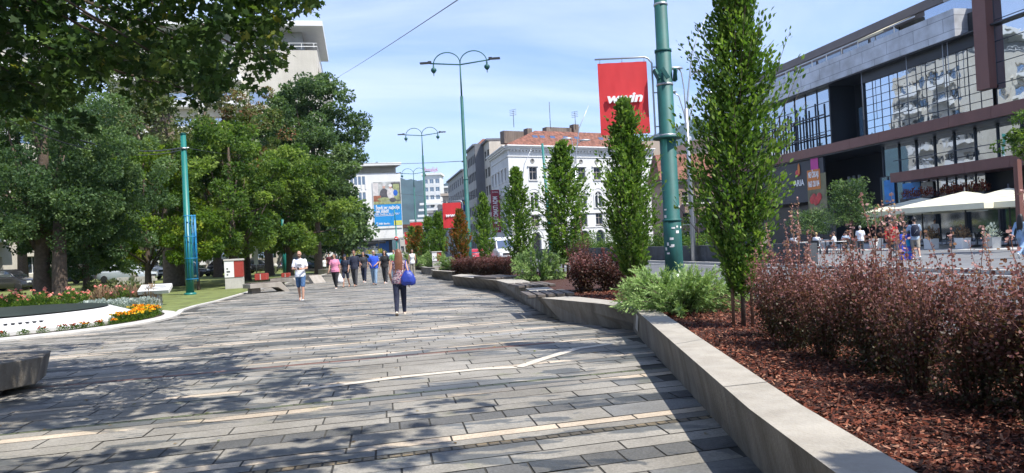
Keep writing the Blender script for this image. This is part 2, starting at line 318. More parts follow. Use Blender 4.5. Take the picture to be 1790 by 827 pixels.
# planter outline (ground contact of the concrete wall, walking away from the camera)
PB = [(1.50, -1.0), (1.59, 4.98), (2.05, 13.16)] + [G(983, 562), G(951, 548), G(915, 523), G(874, 509), G(796, 499)]
# ---- paving slabs
def in_plaza(x, y):
    if y < -2 or y > 92: return False
    # right border
    r = None
    for (x0, y0), (x1, y1) in zip(PB[:-1], PB[1:]):
        if y0 <= y <= y1: r = x0 + (x1 - x0) * (y - y0) / (y1 - y0); break
    if r is None:
        if y < PB[0][1]: r = 1.5
        elif y < 45: r = -2.9 - (y - 32) * .16
        else: r = -5.4 - (y - 45) * .06
    if x > r + .12: return False
    l = -18.0
    if hypot(x + 14.5, y - 20.5) < 4.85: return False
    if y > 22.4:
        pts = LAWN
        for (x0, y0), (x1, y1) in zip(pts[:-1], pts[1:]):
            if y0 <= y <= y1: l = x0 + (x1 - x0) * (y - y0) / (y1 - y0) + .12; break
    elif y > 20: l = -10.2
    return x > l
AZC, AZJ = radians(74.5), radians(-9.5)
e1 = np.array([sin(AZC), cos(AZC)]); e2 = np.array([sin(AZJ), cos(AZJ)])
kinds = {'grey': (.255, .238, .208), 'mid': (.22, .22, .215), 'dark': (.115, .114, .11), 'cream': (.48, .40, .31), 'red': (.22, .115, .09), 'brown': (.22, .17, .105), 'moss': (.13, .15, .085)}
pr = random.Random(21)
vs, fs, colr, rgh = [], [], [], []
v = -6.0; row = 0
FORCED = [(4.2, 'cream', .16), (5.0, 'dark', .30), (5.86, 'brown', .10), (6.14, 'cream', .17), (6.75, 'dark', .30), (7.95, 'cream', .20), (8.36, 'moss', .07), (9.5, 'cream', .17), (11.40, 'red', .13), (11.85, 'cream', .15), (13.5, 'cream', .17), (14.9, 'cream', .16), (15.22, 'cream', .13), (16.95, 'cream', .17), (17.3, 'cream', .13), (19.2, 'cream', .17)]
fz = 0
while v < 105:
    far = v > 40
    q = pr.random()
    if v < 19: q = .03 + q * .97 if q > .2 else .3 + q
    if q < (.15 if v < 19 else .22): kd, h, ln = 'cream', pr.choice((.14, .17, .20)), (.7, .95)
    elif q < .205: kd, h, ln = 'red', .13, (.45, .7)
    elif q < .245: kd, h, ln = 'dark', pr.choice((.15, .30, .20)), (.24, .42)
    else: kd, h, ln = 'grey', pr.choice((.18, .24, .30, .36, .38)), (.5, 1.15)
    if far: h *= 1.5
    v2 = v + h; forced = False
    if fz < len(FORCED):
        if v >= FORCED[fz][0] - .005: kd, h = FORCED[fz][1:]; ln = {'cream': (.7, .95), 'dark': (.24, .42), 'brown': (.10, .10), 'moss': (.2, .2), 'red': (.45, .7)}[kd]; v2 = v + h; fz += 1; forced = True
        elif v2 > FORCED[fz][0] - .09: v2 = FORCED[fz][0]
    u = -24 + pr.random()
    kcur = kd; run = pr.uniform(9, 22) if not forced else {'cream': 60, 'red': 26, 'brown': 27, 'dark': 28, 'moss': 60}[kd]
    wob = 0
    while u < 16:
        lw = pr.uniform(*ln) * (1.6 if far else 1)
        u2 = u + lw; run -= lw
        if run < 0:
            run = pr.uniform(3, 11)
            if kd in ('red', 'brown', 'moss', 'dark'): kcur = kd if kcur != kd else pr.choice(('grey', 'dark', 'cream' if kd == 'red' else 'mid'))
            elif kd == 'cream': kcur = 'cream' if kcur != 'cream' else pr.choice(('grey', 'cream'))
            else: kcur = 'grey'
        cx_, cy_ = (e1 * (u + u2) / 2 + e2 * (v + v2) / 2)
        if in_plaza(cx_, cy_):
            g = .0085 if not far else .011
            k2 = kcur
            c = np.array(kinds[k2]); 
            if k2 == 'grey': c = c * pr.choice((.88, .94, .98, 1.0, 1.04, 1.08)) if pr.random() > .05 else np.array(kinds['dark']) * 1.5
            c = c * pr.uniform(.9, 1.1)
            z = .006 + pr.uniform(0, .003)
            dz1, dz2 = pr.uniform(-.0015, .0015), pr.uniform(-.0015, .0015)
            o = len(vs)
            for (a, bb, zz_) in ((u + g, v + g, z), (u2 - g, v + g, z + dz1), (u2 - g, v2 - g, z + dz1 + dz2), (u + g, v2 - g, z + dz2)):
                p = e1 * a + e2 * bb; vs.append((p[0], p[1], zz_))
            fs.append((o, o + 1, o + 2, o + 3)); colr.append((c[0], c[1], c[2], 1)); rgh.append({'dark': 1.0, 'brown': .6}.get(k2, .2))
        u = u2
    v = v2; row += 1
me = bpy.data.meshes.new('paving'); me.from_pydata(vs, [], fs)
a = me.attributes.new('slab', 'FLOAT_COLOR', 'FACE'); a.data.foreach_set('color', np.array(colr, dtype=np.float32).ravel())
a = me.attributes.new('coarse', 'FLOAT', 'FACE'); a.data.foreach_set('value', np.array(rgh, dtype=np.float32))
m, n, l, bs = _nm('paving_stone')
at = n.new('ShaderNodeAttribute'); at.attribute_name = 'slab'; ac = n.new('ShaderNodeAttribute'); ac.attribute_name = 'coarse'
tc = n.new('ShaderNodeTexCoord')
def noise(scale, detail=6, rough=.6, vec=None, dist=0):
    q = n.new('ShaderNodeTexNoise'); q.inputs['Scale'].default_value = scale; q.inputs['Detail'].default_value = detail; q.inputs['Roughness'].default_value = rough; q.inputs['Distortion'].default_value = dist
    l.new(vec or tc.outputs['Object'], q.inputs[0]); return q.outputs[0]
def ramp(src, p0, p1, c0=(0, 0, 0, 1), c1=(1, 1, 1, 1)):
    q = n.new('ShaderNodeValToRGB'); q.color_ramp.elements[0].position = p0; q.color_ramp.elements[1].position = p1; q.color_ramp.elements[0].color = c0; q.color_ramp.elements[1].color = c1; l.new(src, q.inputs[0]); return q.outputs[0]
def mulc(a_, b_, fac=1.0, mode='MULTIPLY'):
    q = n.new('ShaderNodeMixRGB'); q.blend_type = mode
    if isinstance(fac, float): q.inputs[0].default_value = fac
    else: l.new(fac, q.inputs[0])
    l.new(a_, q.inputs[1])
    if isinstance(b_, tuple): q.inputs[2].default_value = b_
    else: l.new(b_, q.inputs[2])
    return q.outputs[0]
col = mulc(at.outputs['Color'], ramp(noise(55, 3), .25, .75, (.72, .72, .72, 1), (1.25, 1.25, 1.25, 1)))
col = mulc(col, ramp(noise(.7, 8, .65), .32, .62, (.68, .67, .64, 1), (1.15, 1.15, 1.14, 1)))
mpn = n.new('ShaderNodeMapping'); mpn.inputs['Rotation'].default_value = (0, 0, radians(-15)); mpn.inputs['Scale'].default_value = (.55, 1.7, 1); l.new(tc.outputs['Object'], mpn.inputs[0])
wet = ramp(noise(.9, 9, .62, mpn.outputs[0], .4), .53, .545)         # damp patches with crisp edges
col = mulc(col, (.45, .49, .53, 1), wet)
moss = ramp(noise(1.7, 6, .6), .60, .72)
col = mulc(col, (.62, .72, .40, 1), mth('MULTIPLY', moss, .5, n, l))
l.new(col, bs.inputs['Base Color'])
bs.inputs['Roughness'].default_value = .72; bs.inputs['Specular IOR Level'].default_value = .35
rg = n.new('ShaderNodeMapRange'); rg.inputs['To Min'].default_value = .75; rg.inputs['To Max'].default_value = .5; l.new(wet, rg.inputs[0]); l.new(rg.outputs[0], bs.inputs['Roughness'])
bp = n.new('ShaderNodeBump'); bp.inputs['Distance'].default_value = .012
l.new(mth('MULTIPLY', ac.outputs['Fac'], .9, n, l), bp.inputs['Strength']); l.new(noise(16, 6, .7), bp.inputs['Height']); l.new(bp.outputs[0], bs.inputs['Normal'])
me.materials.append(m); structure(put('paving', me))
# wandering cream band that swings out of its course in front of the planter
b = MB()
band = [G(540, 680, .012), G(700, 659, .012), G(840, 645, .012), G(905, 642, .012), G(960, 624, .012), G(1010, 609, .012), G(1075, 600, .012)]
for i, ((x0, y0), (x1, y1)) in enumerate(zip(band[:-1], band[1:])):
    w_ = .075
    d0 = np.array([x1 - x0, y1 - y0]); d0 /= np.linalg.norm(d0); nn = np.array([-d0[1], d0[0]]) * w_
    b.add([(x0 - nn[0] + d0[0] * .008, y0 - nn[1] + d0[1] * .008, .014), (x1 - nn[0] - d0[0] * .008, y1 - nn[1], .014), (x1 + nn[0] - d0[0] * .008, y1 + nn[1], .014), (x0 + nn[0] + d0[0] * .008, y0 + nn[1], .014)], [(0, 1, 2, 3)])
structure(b.build('paving_band', mat('cream_limestone', (.52, .47, .39), .75, .1, 12)))
# a few fallen leaves on the paving
g = np.random.default_rng(77); P = []
while len(P) < 170:
    x, y = g.uniform(-9, 2), 4 + 18 * g.random() ** 1.4
    if in_plaza(x, y) and (x < -2 or g.random() < .35): P.append((x, y, .016))
P = np.array(P); D = g.normal(size=P.shape) * np.array([1, 1, .1])
L_fall = leafmat('fallen_leaf', [(0, (.10, .06, .02)), (.5, (.25, .16, .05)), (1, (.16, .20, .05))], .2, .8)
tag(put('fallen_leaves', leafcloud('fallen_leaves', P, D, .05, T_OVAL, L_fall, 3, up=.95)), 'few small dry leaves scattered on the paving', 'fallen leaves', kind='stuff')
# ---- hills
def hills(name, base_d, rng_deg, hf, m, seed):
    g = random.Random(seed); b = MB(); n_ = 120; a0, a1 = rng_deg; rows = 7; vs = []; ph = [g.uniform(0, 6.28) for _ in range(6)]
    for j in range(rows):
        f = j / (rows - 1)
        for i in range(n_ + 1):
            az = radians(a0 + (a1 - a0) * i / n_); h = hf(math.degrees(az))
            nz = 1 + .10 * sin(az * 31 + ph[0]) + .05 * sin(az * 77 + ph[1]) + .03 * sin(az * 190 + ph[2])
            prof = (sin(f * pi / 2) ** 1.2) * (1 + .10 * (f < 1) * sin(az * 60 + f * 9 + ph[3]))
            dd = base_d * (1 + .55 * f) * (1 + .03 * sin(az * 22 + ph[4]))
            vs.append((dd * sin(az), dd * cos(az), -5 + h * prof * nz))
    fs = [(j * (n_ + 1) + i, j * (n_ + 1) + i + 1, (j + 1) * (n_ + 1) + i + 1, (j + 1) * (n_ + 1) + i) for j in range(rows - 1) for i in range(n_)]
    b.add(vs, fs, 0, True); return structure(b.build(name, m))
M_hill = mat('forested_hill', (.020, .045, .045), .95, .5, .012, bump=0)
def hh(a):
    return 250 + 30 * sin(radians(a * 3)) + (60 if a > 8 else 0) * min(1, (a - 8) / 6 if a > 8 else 0)
hills('hills', 1500, (-75, 75), hh, M_hill, 3)
# ================================================================== PLANTER (concrete rim, mulch)
def rim(name, label, base, top_out, top_in, zt, zg, extra={}):
    root = empty(name, label, 'planter')
    b = MB(); n_ = len(base)
    for i in range(n_ - 1):
        B0, B1, O0, O1, I0, I1 = base[i], base[i + 1], top_out[i], top_out[i + 1], top_in[i], top_in[i + 1]
        vs = [(*B0, -.02), (*B1, -.02), (*O1, zt), (*O0, zt), (*I0, zt - .002), (*I1, zt - .002), (*I0, zg - .1), (*I1, zg - .1)]
        if i in extra:   # folded outer face: a crease runs diagonally down to the corner
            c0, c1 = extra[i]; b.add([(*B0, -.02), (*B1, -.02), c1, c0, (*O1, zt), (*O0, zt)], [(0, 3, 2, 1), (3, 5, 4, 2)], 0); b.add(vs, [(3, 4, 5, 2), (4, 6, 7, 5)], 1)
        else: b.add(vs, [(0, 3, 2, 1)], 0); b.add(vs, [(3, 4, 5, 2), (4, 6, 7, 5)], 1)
    for i in (0, n_ - 1):
        b.add([(*base[i], -.02), (*top_out[i], zt), (*top_in[i], zt - .002), (*top_in[i], -.02)], [(0, 1, 2, 3)])
    return root, b
ZT, ZG = .45, .37
TO = [(1.38, -1.0), (1.50, 4.90), G(1109, 540, ZT), G(1052, 531, ZT), G(947, 521, ZT), G(919, 504, ZT), G(868, 490, ZT), G(789, 482, ZT)]
TI = [(1.74, -1.0), (1.86, 4.95), G(1138, 533, ZT), G(1060, 524, ZT), G(985, 516, ZT), G(962, 503, ZT), G(905, 486, ZT), G(806, 479, ZT)]
PBr = [PB[0], PB[1], PB[2], G(1045, 570), PB[3], PB[4], PB[6], PB[7]]
_c2 = (PB[2][0] + (TO[2][0] - PB[2][0]) * .36, PB[2][1] + (TO[2][1] - PB[2][1]) * .36, -.02 + .36 * (ZT + .02)); _c4 = (*TO[4], ZT - .01); _c3 = tuple(_c4[i] + (_c2[i] - _c4[i]) * .62 for i in range(3)); CRE = {2: (_c2, _c3), 3: (_c3, _c4)}
root, b = rim('concrete_planter', 'long raised pale concrete planter with angled rim running beside the paving', PBr, TO, TI, ZT, ZG, CRE)
back = [(5.3, -1.0), (5.0, 4.0), (4.55, 8.0), (4.05, 10.9), (4.3, 14), (4.7, 18), (3.9, 24.5), (2.4, 30), (-1.2, 34)]
for (x0, y0), (x1, y1) in zip(back[:-1], back[1:]):
    d = hypot(x1 - x0, y1 - y0); nx, ny = (y1 - y0) / d * .16, -(x1 - x0) / d * .16
    b.prism([(x0, y0), (x1, y1), (x1 + nx, y1 + ny), (x0 + nx, y0 + ny)], -.02, .43)
x0, y0 = PB[7]; b.prism([PB[7], (-1.2, 34), (-1.2, 34.2), (PB[7][0] - .1, PB[7][1] + .2)], -.02, .43)
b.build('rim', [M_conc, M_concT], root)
for t_ in (.10, .42, .74):
    q0, q1 = [np.array(v_) for v_ in ((*PB[1], -.02), (*PB[2], -.02))]; a0, a1 = np.array((*TO[1], ZT)), np.array((*TO[2], ZT)); i0, i1 = np.array((*TI[1], ZT)), np.array((*TI[2], ZT))
    B_, O_, I_ = [p_ + (r_ - p_) * t_ for p_, r_ in ((q0, q1), (a0, a1), (i0, i1))]; e_ = np.array([.0, .005, 0]); nx_ = np.array([-.0025, 0, .0]); nz_ = np.array([0, 0, .0025])
    jb = MB(); jb.add([tuple(v_) for v_ in (B_ - e_ + nx_, B_ + e_ + nx_, O_ + e_ + nx_ + nz_, O_ - e_ + nx_ + nz_, I_ + e_ + nz_, I_ - e_ + nz_)], [(0, 3, 2, 1), (3, 5, 4, 2)]); jb.build('joint_seal', M_dark, root)
mb = MB(); poly = list(TI) + back[::-1]; mb.add([(x, y, ZG) for x, y in poly], [tuple(range(len(poly)))[::-1]]); mb.build('mulch_bed', M_mulch, root)
# notice plate on the wall face
def lerp(a_, b_, t): return tuple(a_[i] + (b_[i] - a_[i]) * t for i in range(len(a_)))
pl = MB()
def onface(t, h):   # t back from the corner, h 0..1 height
    p = lerp((*PB[2], -.02), (*PB[1], -.02), t); q = lerp((*TO[2], ZT), (*TO[1], ZT), t); r = lerp(p, q, h); return (r[0] - .012, r[1] - .004, r[2])
pl.add([onface(.055, .28), onface(.10, .22), onface(.10, .86), onface(.055, .92)], [(0, 1, 2, 3)])
pl.build('notice_plate', M_concL, root)
pl = MB()
for k in range(7):
    h0 = .30 + k * .075; a_ = onface(.066, h0); c_ = onface(.090, h0); a2 = onface(.066, h0 + .03); c2 = onface(.090, h0 + .03)
    pl.add([tuple(np.array(q) - (.004, 0, 0)) for q in (a_, c_, c2, a2)], [(0, 1, 2, 3)])
pl.build('plate_marks', M_grey, root)
# loose bark chips
g = np.random.default_rng(5); P = []
def in_bed(x, y):
    inside = False; j = len(poly) - 1
    for i in range(len(poly)):
        xi, yi = poly[i]; xj, yj = poly[j]
        if (yi > y) != (yj > y) and x < (xj - xi) * (y - yi) / (yj - yi) + xi: inside = not inside
        j = i
    return inside
while len(P) < 70000:
    y = 2.2 + 16 * g.random() ** 1.9; x = g.uniform(1.2, 5.4)
    if in_bed(x, y): P.append((x, y, ZG + g.uniform(.002, .03)))
P = np.array(P); D = g.normal(size=P.shape) * np.array([1, 1, .30])
L_chip = leafmat('mulch_chip', [(0, (.018, .010, .008)), (.35, (.085, .024, .014)), (.75, (.20, .055, .028)), (1, (.38, .20, .13))], 0.0, .8)
CH = np.array([(-.16, 0, 0), (.18, .03, 0), (.14, 1, 0), (-.12, .94, 0)])
mc = put('bark_mulch', leafcloud('bark_mulch', P, D, .040, CH, L_chip, 3, up=.6)); tag(mc, 'red brown bark chips covering the planter soil', 'mulch', kind='stuff')
# small planters further along
def small_planter(label, base_px, top_px, d_back):
    bs_ = [G(*p) for p in base_px]; to = [G(*p, .45) for p in top_px]
    root, b = rim('concrete_planter', label, bs_, to, [(x + .28, y + .1) for x, y in to], .45, ZG)
    pts = [(x + .28, y + .1) for x, y in to] + [(to[-1][0] + 2.6, to[-1][1] + d_back), (to[0][0] + 2.4, to[0][1] + d_back)]
    if True:
        q = [(x + .28, y + .1) for x, y in to]; 
        poly2 = q + [(q[-1][0] + 2.8, q[-1][1] + d_back), (q[0][0] + 2.8, q[0][1] + d_back * .4)]
    cxm = sum(p[0] for p in poly2) / len(poly2); cym = sum(p[1] for p in poly2) / len(poly2)
    poly2.sort(key=lambda p: atan2(p[1] - cym, p[0] - cxm))
    b.prism([(cxm + (x - cxm) * 1.0, cym + (y - cym) * 1.0) for x, y in poly2], -.02, ZG, 0)
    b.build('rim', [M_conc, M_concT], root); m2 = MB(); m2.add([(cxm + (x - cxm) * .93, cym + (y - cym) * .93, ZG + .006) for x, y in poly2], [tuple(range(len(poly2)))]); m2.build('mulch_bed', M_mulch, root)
small_planter('short concrete planter just past the far end of the long one', [(755, 484), (763, 486), (790, 490), (812, 489)], [(753, 471), (757, 473), (790, 475), (806, 472)], 2.0)
small_planter('middle concrete planter beside the red and white box post', [(737, 478), (742, 480), (757, 481)], [(735, 466), (741, 467.5), (760, 468)], 2.4)
small_planter('farthest low concrete planter with a juniper in it', [(722, 468), (729, 471), (741, 472)], [(720, 460), (727, 462), (744, 463)], 4)
# slatted wooden seats on the rim
def slat_seat(label, p, rz, L_, n_=5):
    r_ = empty('slatted_seat', label, 'bench', (*p, ZT), rz, 'wooden slat seats on the planter rim')
    me_ = None
    for i in range(n_):
        y = (i - (n_ - 1) / 2) * .21
        if me_ is None:
            q = MB(); q.box(-L_ / 2, L_ / 2, -.08, .08, .012, .07); o = q.build('seat_slat', M_wood, r_, (0, y, 0), bevel=.006); me_ = o.data
        else: o = put('seat_slat', me_, r_, (0, y, 0), bevel=.006)
    for e in (-L_ / 2 + .05, L_ / 2 - .09): q = MB(); q.box(e, e + .04, -n_ * .105, n_ * .105, .0, .012); q.build('bearer', M_dark, r_)
    return r_
x, y = G(955, 512, ZT + .05); slat_seat('dark wooden slat seat on the rim nearest the angled concrete corner', (x, y), radians(96), 1.5, 5)
x, y = G(928, 497, ZT + .05); slat_seat('grey wooden slat seat on the rim, the second one beyond the corner', (x, y), radians(100), 1.7, 5)
x, y = G(860, 484, ZT + .05); slat_seat('long low wooden slat seat on the rim in front of the dark red hedge', (x + .2, y), radians(112), 2.4, 5)
# ================================================================== PLANTS
def hornbeam_mesh(h, R, seed, ntwig, nleaf, lsize, mleaf, zb=.55, tip=.5):
    """slender upright crown made of steep leafy twigs; returns crown mesh and stem mesh"""
    g = np.random.default_rng(seed); P = []; D = []; T = []; tw = MB(); ph = g.uniform(0, 6.28, 4)
    for i in range(ntwig):
        f = (i + g.uniform(0, 1)) / ntwig
        z0 = zb + (h * .93 - zb) * f ** 1.05; a = g.uniform(0, 2 * pi)
        prof = min(1, .35 + f * 4.2) * (1 - max(0, f - .30) / .70) ** .8 + .10
        prof *= 1 + .20 * sin(a * 2 + f * 7 + ph[0]) + .14 * sin(a * 3 - f * 13 + ph[1]) + .12 * sin(f * 31 + ph[2])
        rr = R * max(.08, prof) * g.uniform(.50, 1.12) * (1.18 if g.random() < .06 else 1)
        start = np.array([0, 0, z0]); out = np.array([cos(a), sin(a), 0]); rise = rr * g.uniform(.7, 1.5) + .08
        end = start + out * rr + np.array([0, 0, min(rise, h - z0 + .05)])
        mid = start + out * rr * .55 + np.array([0, 0, rise * .28])
        if i % 3 == 0: tw.tube([start, mid, end], [.008, .005, .002], 4)
        m_ = nleaf
        s = g.uniform(.18, 1, m_) ** .75
        pt = ((1 - s) ** 2)[:, None] * start + (2 * s * (1 - s))[:, None] * mid + (s ** 2)[:, None] * end
        tan_ = (2 * (1 - s))[:, None] * (mid - start) + (2 * s)[:, None] * (end - mid); tan_ /= np.linalg.norm(tan_, axis=1, keepdims=True)
        side = np.cross(tan_, np.array([0, 0, 1.])) * np.where(g.random(m_) < .5, 1, -1)[:, None]
        d = tan_ * .95 + side * .8 + g.normal(size=(m_, 3)) * .25
        P.append(pt + g.normal(size=(m_, 3)) * .028); D.append(d); T.append(np.full(m_, .36 + .30 * g.random()) + .28 * (s > .8) * g.random())
    P = np.concatenate(P); D = np.concatenate(D); T = np.concatenate(T)
    cr = leafcloud('crown', P, D, lsize, T_OVAL * np.array([.72, 1, 1]), mleaf, seed, up=.45, tint=T)
    tw.tube([(0, 0, -.05), (.01, 0, .5), (-.01, .01, h * .5), (0, 0, h * .93)], [.034, .030, .018, .004], 7)
    return cr, tw.mesh('trunk', M_bark)
def hornbeam(label, loc, meshes, sc=(1, 1, 1), rz=0, stakes=True, sz=.5):
    r_ = empty('hornbeam_tree', label, 'tree', loc, rz, 'columnar hornbeams in the planter'); r_.scale = sc
    put('crown', meshes[0], r_); put('trunk', meshes[1], r_)
    if stakes:
        for dx, dy in ((.11, -.05), (-.12, .05)):
            q = MB(); q.tube([(dx, dy, -.05), (dx, dy, .9)], .024, 7); q.build('stake', M_stake, r_)
    return r_
x, y = G(1300, 572, ZG)
hA = hornbeam_mesh(6.0, .56, 11, 1000, 24, .072, L_horn, zb=.36)
hornbeam('tallest columnar hornbeam tree, nearest one, behind the pale green juniper', (x, y, ZG), hA, rz=.4).rotation_euler = (.0, .022, .4)
hB = hornbeam_mesh(4.35, .56, 12, 640, 22, .085, L_horn, zb=.35)
hC = hornbeam_mesh(4.7, .62, 13, 440, 20, .10, L_horn, zb=.4)
hD = hornbeam_mesh(4.0, .62, 14, 260, 16, .13, L_horn, zb=.3)
hE = hornbeam_mesh(3.5, .66, 15, 240, 16, .14, L_hornr, zb=.25)
def atd0(px, d, z=ZG): p = atd(px, d); return (p[0], p[1], z)
hornbeam('columnar hornbeam whose tip rises in front of the large red banner', atd0(1103, 15.7), hB, (1.1, 1.1, 1.0), 2.1)
hornbeam('columnar hornbeam rising behind the round dark red barberry bush', atd0(990, 25.5), hC, (1.45, 1.45, 1.04), 1.0)
hornbeam('narrow columnar hornbeam right of the white van', atd0(908, 28.5), hC, (1.1, 1.1, .93), 3.2)
hornbeam('columnar hornbeam between the tall lamp post and the white van', atd0(848, 38), hD, (1.0, 1.0, 1.02), .3)
hornbeam('reddish tipped hornbeam left of the tall lamp post', atd0(806, 41), hE, (1.0, 1.0, .98), 1.9)
hornbeam('bushy green hornbeam behind the red and white box post', atd0(768, 53), hD, (1.25, 1.25, 1.0), 4.1)
hornbeam('green hornbeam just left of the second lamp post', atd0(750, 60), hD, (1.25, 1.25, 1.0), 5.0)
hornbeam('yellow green hornbeam below the smallest banner', atd0(733, 68), hE, (1.4, 1.4, 1.0), 2.2)
hornbeam('farthest columnar hornbeam of the row, the leftmost', atd0(721, 76), hD, (1.3, 1.3, .95), 1.2)
# two more of the row stand beside and behind the camera; their shade falls on the bed
hornbeam('columnar hornbeam beyond the picture beside the near end of the bed', (4.1, 1.9, ZG), hC, (1.1, 1.1, 1.05), .9)
# ---- barberry shrubs
def barberry_mesh(h, R, seed, nst, nleaf, lsize, mleaf, shoots=3, shoot_h=.45, lo=.12):
    g = np.random.default_rng(seed); P = []; D = []; T = []; st = MB()
    for i in range(nst + shoots):
        sh = i >= nst
        a = g.uniform(0, 2 * pi); lean = g.uniform(.15, 1) * R * (.6 if sh else 1)
        b0 = np.array([cos(a) * .06, sin(a) * .06, 0]); L_ = h * g.uniform(.45, 1.0) + (shoot_h * g.uniform(.5, 1.1) if sh else 0)
        b1 = np.array([cos(a) * lean * .55, sin(a) * lean * .55, L_ * .55]); b2 = np.array([cos(a) * lean, sin(a) * lean, L_]) + g.normal(size=3) * np.array([.05, .05, .02])
        st.tube([b0, b1, b2], [.006, .004, .0018], 4)
        k = int(nleaf * (1.1 if sh else 1)); s = g.uniform(lo, 1, k)
        pt = ((1 - s) ** 2)[:, None] * b0 + (2 * s * (1 - s))[:, None] * b1 + (s ** 2)[:, None] * b2
        spread = .018 if sh else .085
        off = g.normal(size=(k, 3)) * spread * (1.2 - .7 * s)[:, None] * (1 if not sh else 1)
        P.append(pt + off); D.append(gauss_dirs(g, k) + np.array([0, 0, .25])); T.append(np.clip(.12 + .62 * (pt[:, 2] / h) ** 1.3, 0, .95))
        # side twigs
        if not sh:
            for q in range(2):
                s0 = g.uniform(.35, .8); p0 = ((1 - s0) ** 2) * b0 + (2 * s0 * (1 - s0)) * b1 + (s0 ** 2) * b2; d = gauss_dirs(g, 1)[0]; d[2] = abs(d[2]) * .8 + .3; p1 = p0 + d * g.uniform(.12, .28)
                st.tube([p0, p1], [.003, .0015], 3); kk = nleaf // 3; s = g.uniform(0, 1, kk)
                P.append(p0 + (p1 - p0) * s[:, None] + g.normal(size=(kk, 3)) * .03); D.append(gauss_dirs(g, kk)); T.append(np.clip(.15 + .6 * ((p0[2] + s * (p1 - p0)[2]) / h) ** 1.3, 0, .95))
    P = np.concatenate(P); D = np.concatenate(D); T = np.concatenate(T); P[:, 2] = np.maximum(P[:, 2], .02)
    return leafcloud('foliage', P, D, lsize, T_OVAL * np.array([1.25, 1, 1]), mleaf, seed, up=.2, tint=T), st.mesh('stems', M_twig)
def shrub(name, label, cat, loc, meshes, sc=1.0, rz=0.0, group=None, names=('foliage', 'stems')):
    r_ = empty(name, label, cat, loc, rz, group); r_.scale = (sc,) * 3 if isinstance(sc, (int, float)) else sc
    for nm, me_ in zip(names, meshes): put(nm, me_, r_)
    return r_
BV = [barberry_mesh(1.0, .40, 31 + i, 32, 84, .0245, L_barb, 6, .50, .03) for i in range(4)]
g = random.Random(4)
front = []
yy = 8.9
i = 0
for k in range(11):
    y = 8.75 - k * .53 + .12 * sin(k * 4.1); x = 3.05 + .13 * sin(k * 1.7 + .5) + (k - 5) * .015
    sc = (g.uniform(.95, 1.25), g.uniform(.95, 1.25), g.uniform(.80, 1.14))
    shrub('barberry_shrub', 'red leaved barberry shrub, %s from the nearest hornbeam in the front row of the bed' % ORD[k], 'shrub', (x, y, ZG), BV[k % 4], sc, g.uniform(0, 6), 'barberry shrubs along the near bed')
for k in range(6):
    y = 8.8 - k * 1.0; x = 3.62 + .12 * sin(k * 2.3 + 1)
    sc = g.uniform(.78, .98)
    shrub('barberry_shrub', 'red leaved barberry shrub, %s from the nearest hornbeam in the back row by the road' % ORD[k], 'shrub', (x, y, ZG), BV[(k + 2) % 4], sc, g.uniform(0, 6), 'barberry shrubs along the near bed')
BD = [barberry_mesh(.95, .42, 51 + i, 40, 46, .045, L_barbd, 3, .3, .1) for i in range(2)]
x, y = G(1040, 512, ZG)
shrub('barberry_shrub', 'dense rounded dark red barberry bush, right part of the clump beside the second hornbeam', 'shrub', (x + .35, y + .35, ZG), BD[0], (1.15, 1.15, 1.05), 1, 'dark barberry bushes')
shrub('barberry_shrub', 'dense rounded dark red barberry bush, left part of the clump beside the slat seats', 'shrub', (x - .25, y + .25, ZG), BD[1], (1.15, 1.15, 1.05), 2, 'dark barberry bushes')
shrub('barberry_shrub', 'dark barberry bush with tall loose shoots in front of the third hornbeam', 'shrub', (x - .1, y + 1.0, ZG), BV[1], (1.2, 1.2, 1.3), 4, 'dark barberry bushes')
shrub('barberry_shrub', 'dark barberry bush at the back of the clump, seen between two hornbeams', 'shrub', (x + .8, y + 1.1, ZG), BD[0], 1.05, 5, 'dark barberry bushes')
for k in range(9):
    px = 800 + k * 11.2; X, Y = G(px, 481 + k * .15, ZG)
    shrub('barberry_shrub', 'low dark red barberry, %s from the left in the clipped hedge before the white van' % ORD[k], 'shrub', (X, Y + .6 + .25 * (k % 2), ZG), BD[k % 2], (1.05, 1.05, .88), k, 'clipped barberry hedge')
# ---- junipers
def juniper_mesh(h, R, seed, nb, nn, ns, spread=1.0):
    g = np.random.default_rng(seed); P = []; D = []; T = []; st = MB()
    for i in range(nb):
        a = g.uniform(0, 2 * pi); el = g.uniform(.08, .95) ; L_ = (R * cos(el) + h * sin(el)) * g.uniform(.75, 1.1)
        d0 = np.array([cos(a) * cos(el), sin(a) * cos(el) , sin(el)]); p0 = np.array([cos(a), sin(a), 0]) * .05
        p2 = p0 + d0 * L_; p2[2] = max(p2[2], .06); p1 = p0 + d0 * L_ * .5 + np.array([0, 0, .10 * L_])
        st.tube([p0, p1, p2], [.012, .008, .003], 4)
        for q in range(nn):
            s0 = g.uniform(.25, 1.0); b_ = ((1 - s0) ** 2) * p0 + (2 * s0 * (1 - s0)) * p1 + (s0 ** 2) * p2
            tn = (p2 - p1) / np.linalg.norm(p2 - p1); d = tn * .9 + gauss_dirs(g, 1)[0] * .65; d /= np.linalg.norm(d); l_ = g.uniform(.09, .2)
            s = g.uniform(0, 1, ns); P.append(b_ + d * (s * l_)[:, None] + g.normal(size=(ns, 3)) * .008); D.append(d + gauss_dirs(g, ns) * .4); T.append(.2 + .5 * s * s0 + .12 * g.random(ns))
    P = np.concatenate(P); D = np.concatenate(D); T = np.concatenate(T); P[:, 2] = np.maximum(P[:, 2], .01)
    return leafcloud('foliage', P, D, ns_len, T_NEED, L_jun, seed, up=.2, tint=T), st.mesh('stems', M_bark)
ns_len = .05; jA = juniper_mesh(.38, .90, 71, 95, 26, 12)
ns_len = .085; jB = juniper_mesh(.95, .85, 72, 60, 30, 10)
x, y = G(1205, 556, ZG)
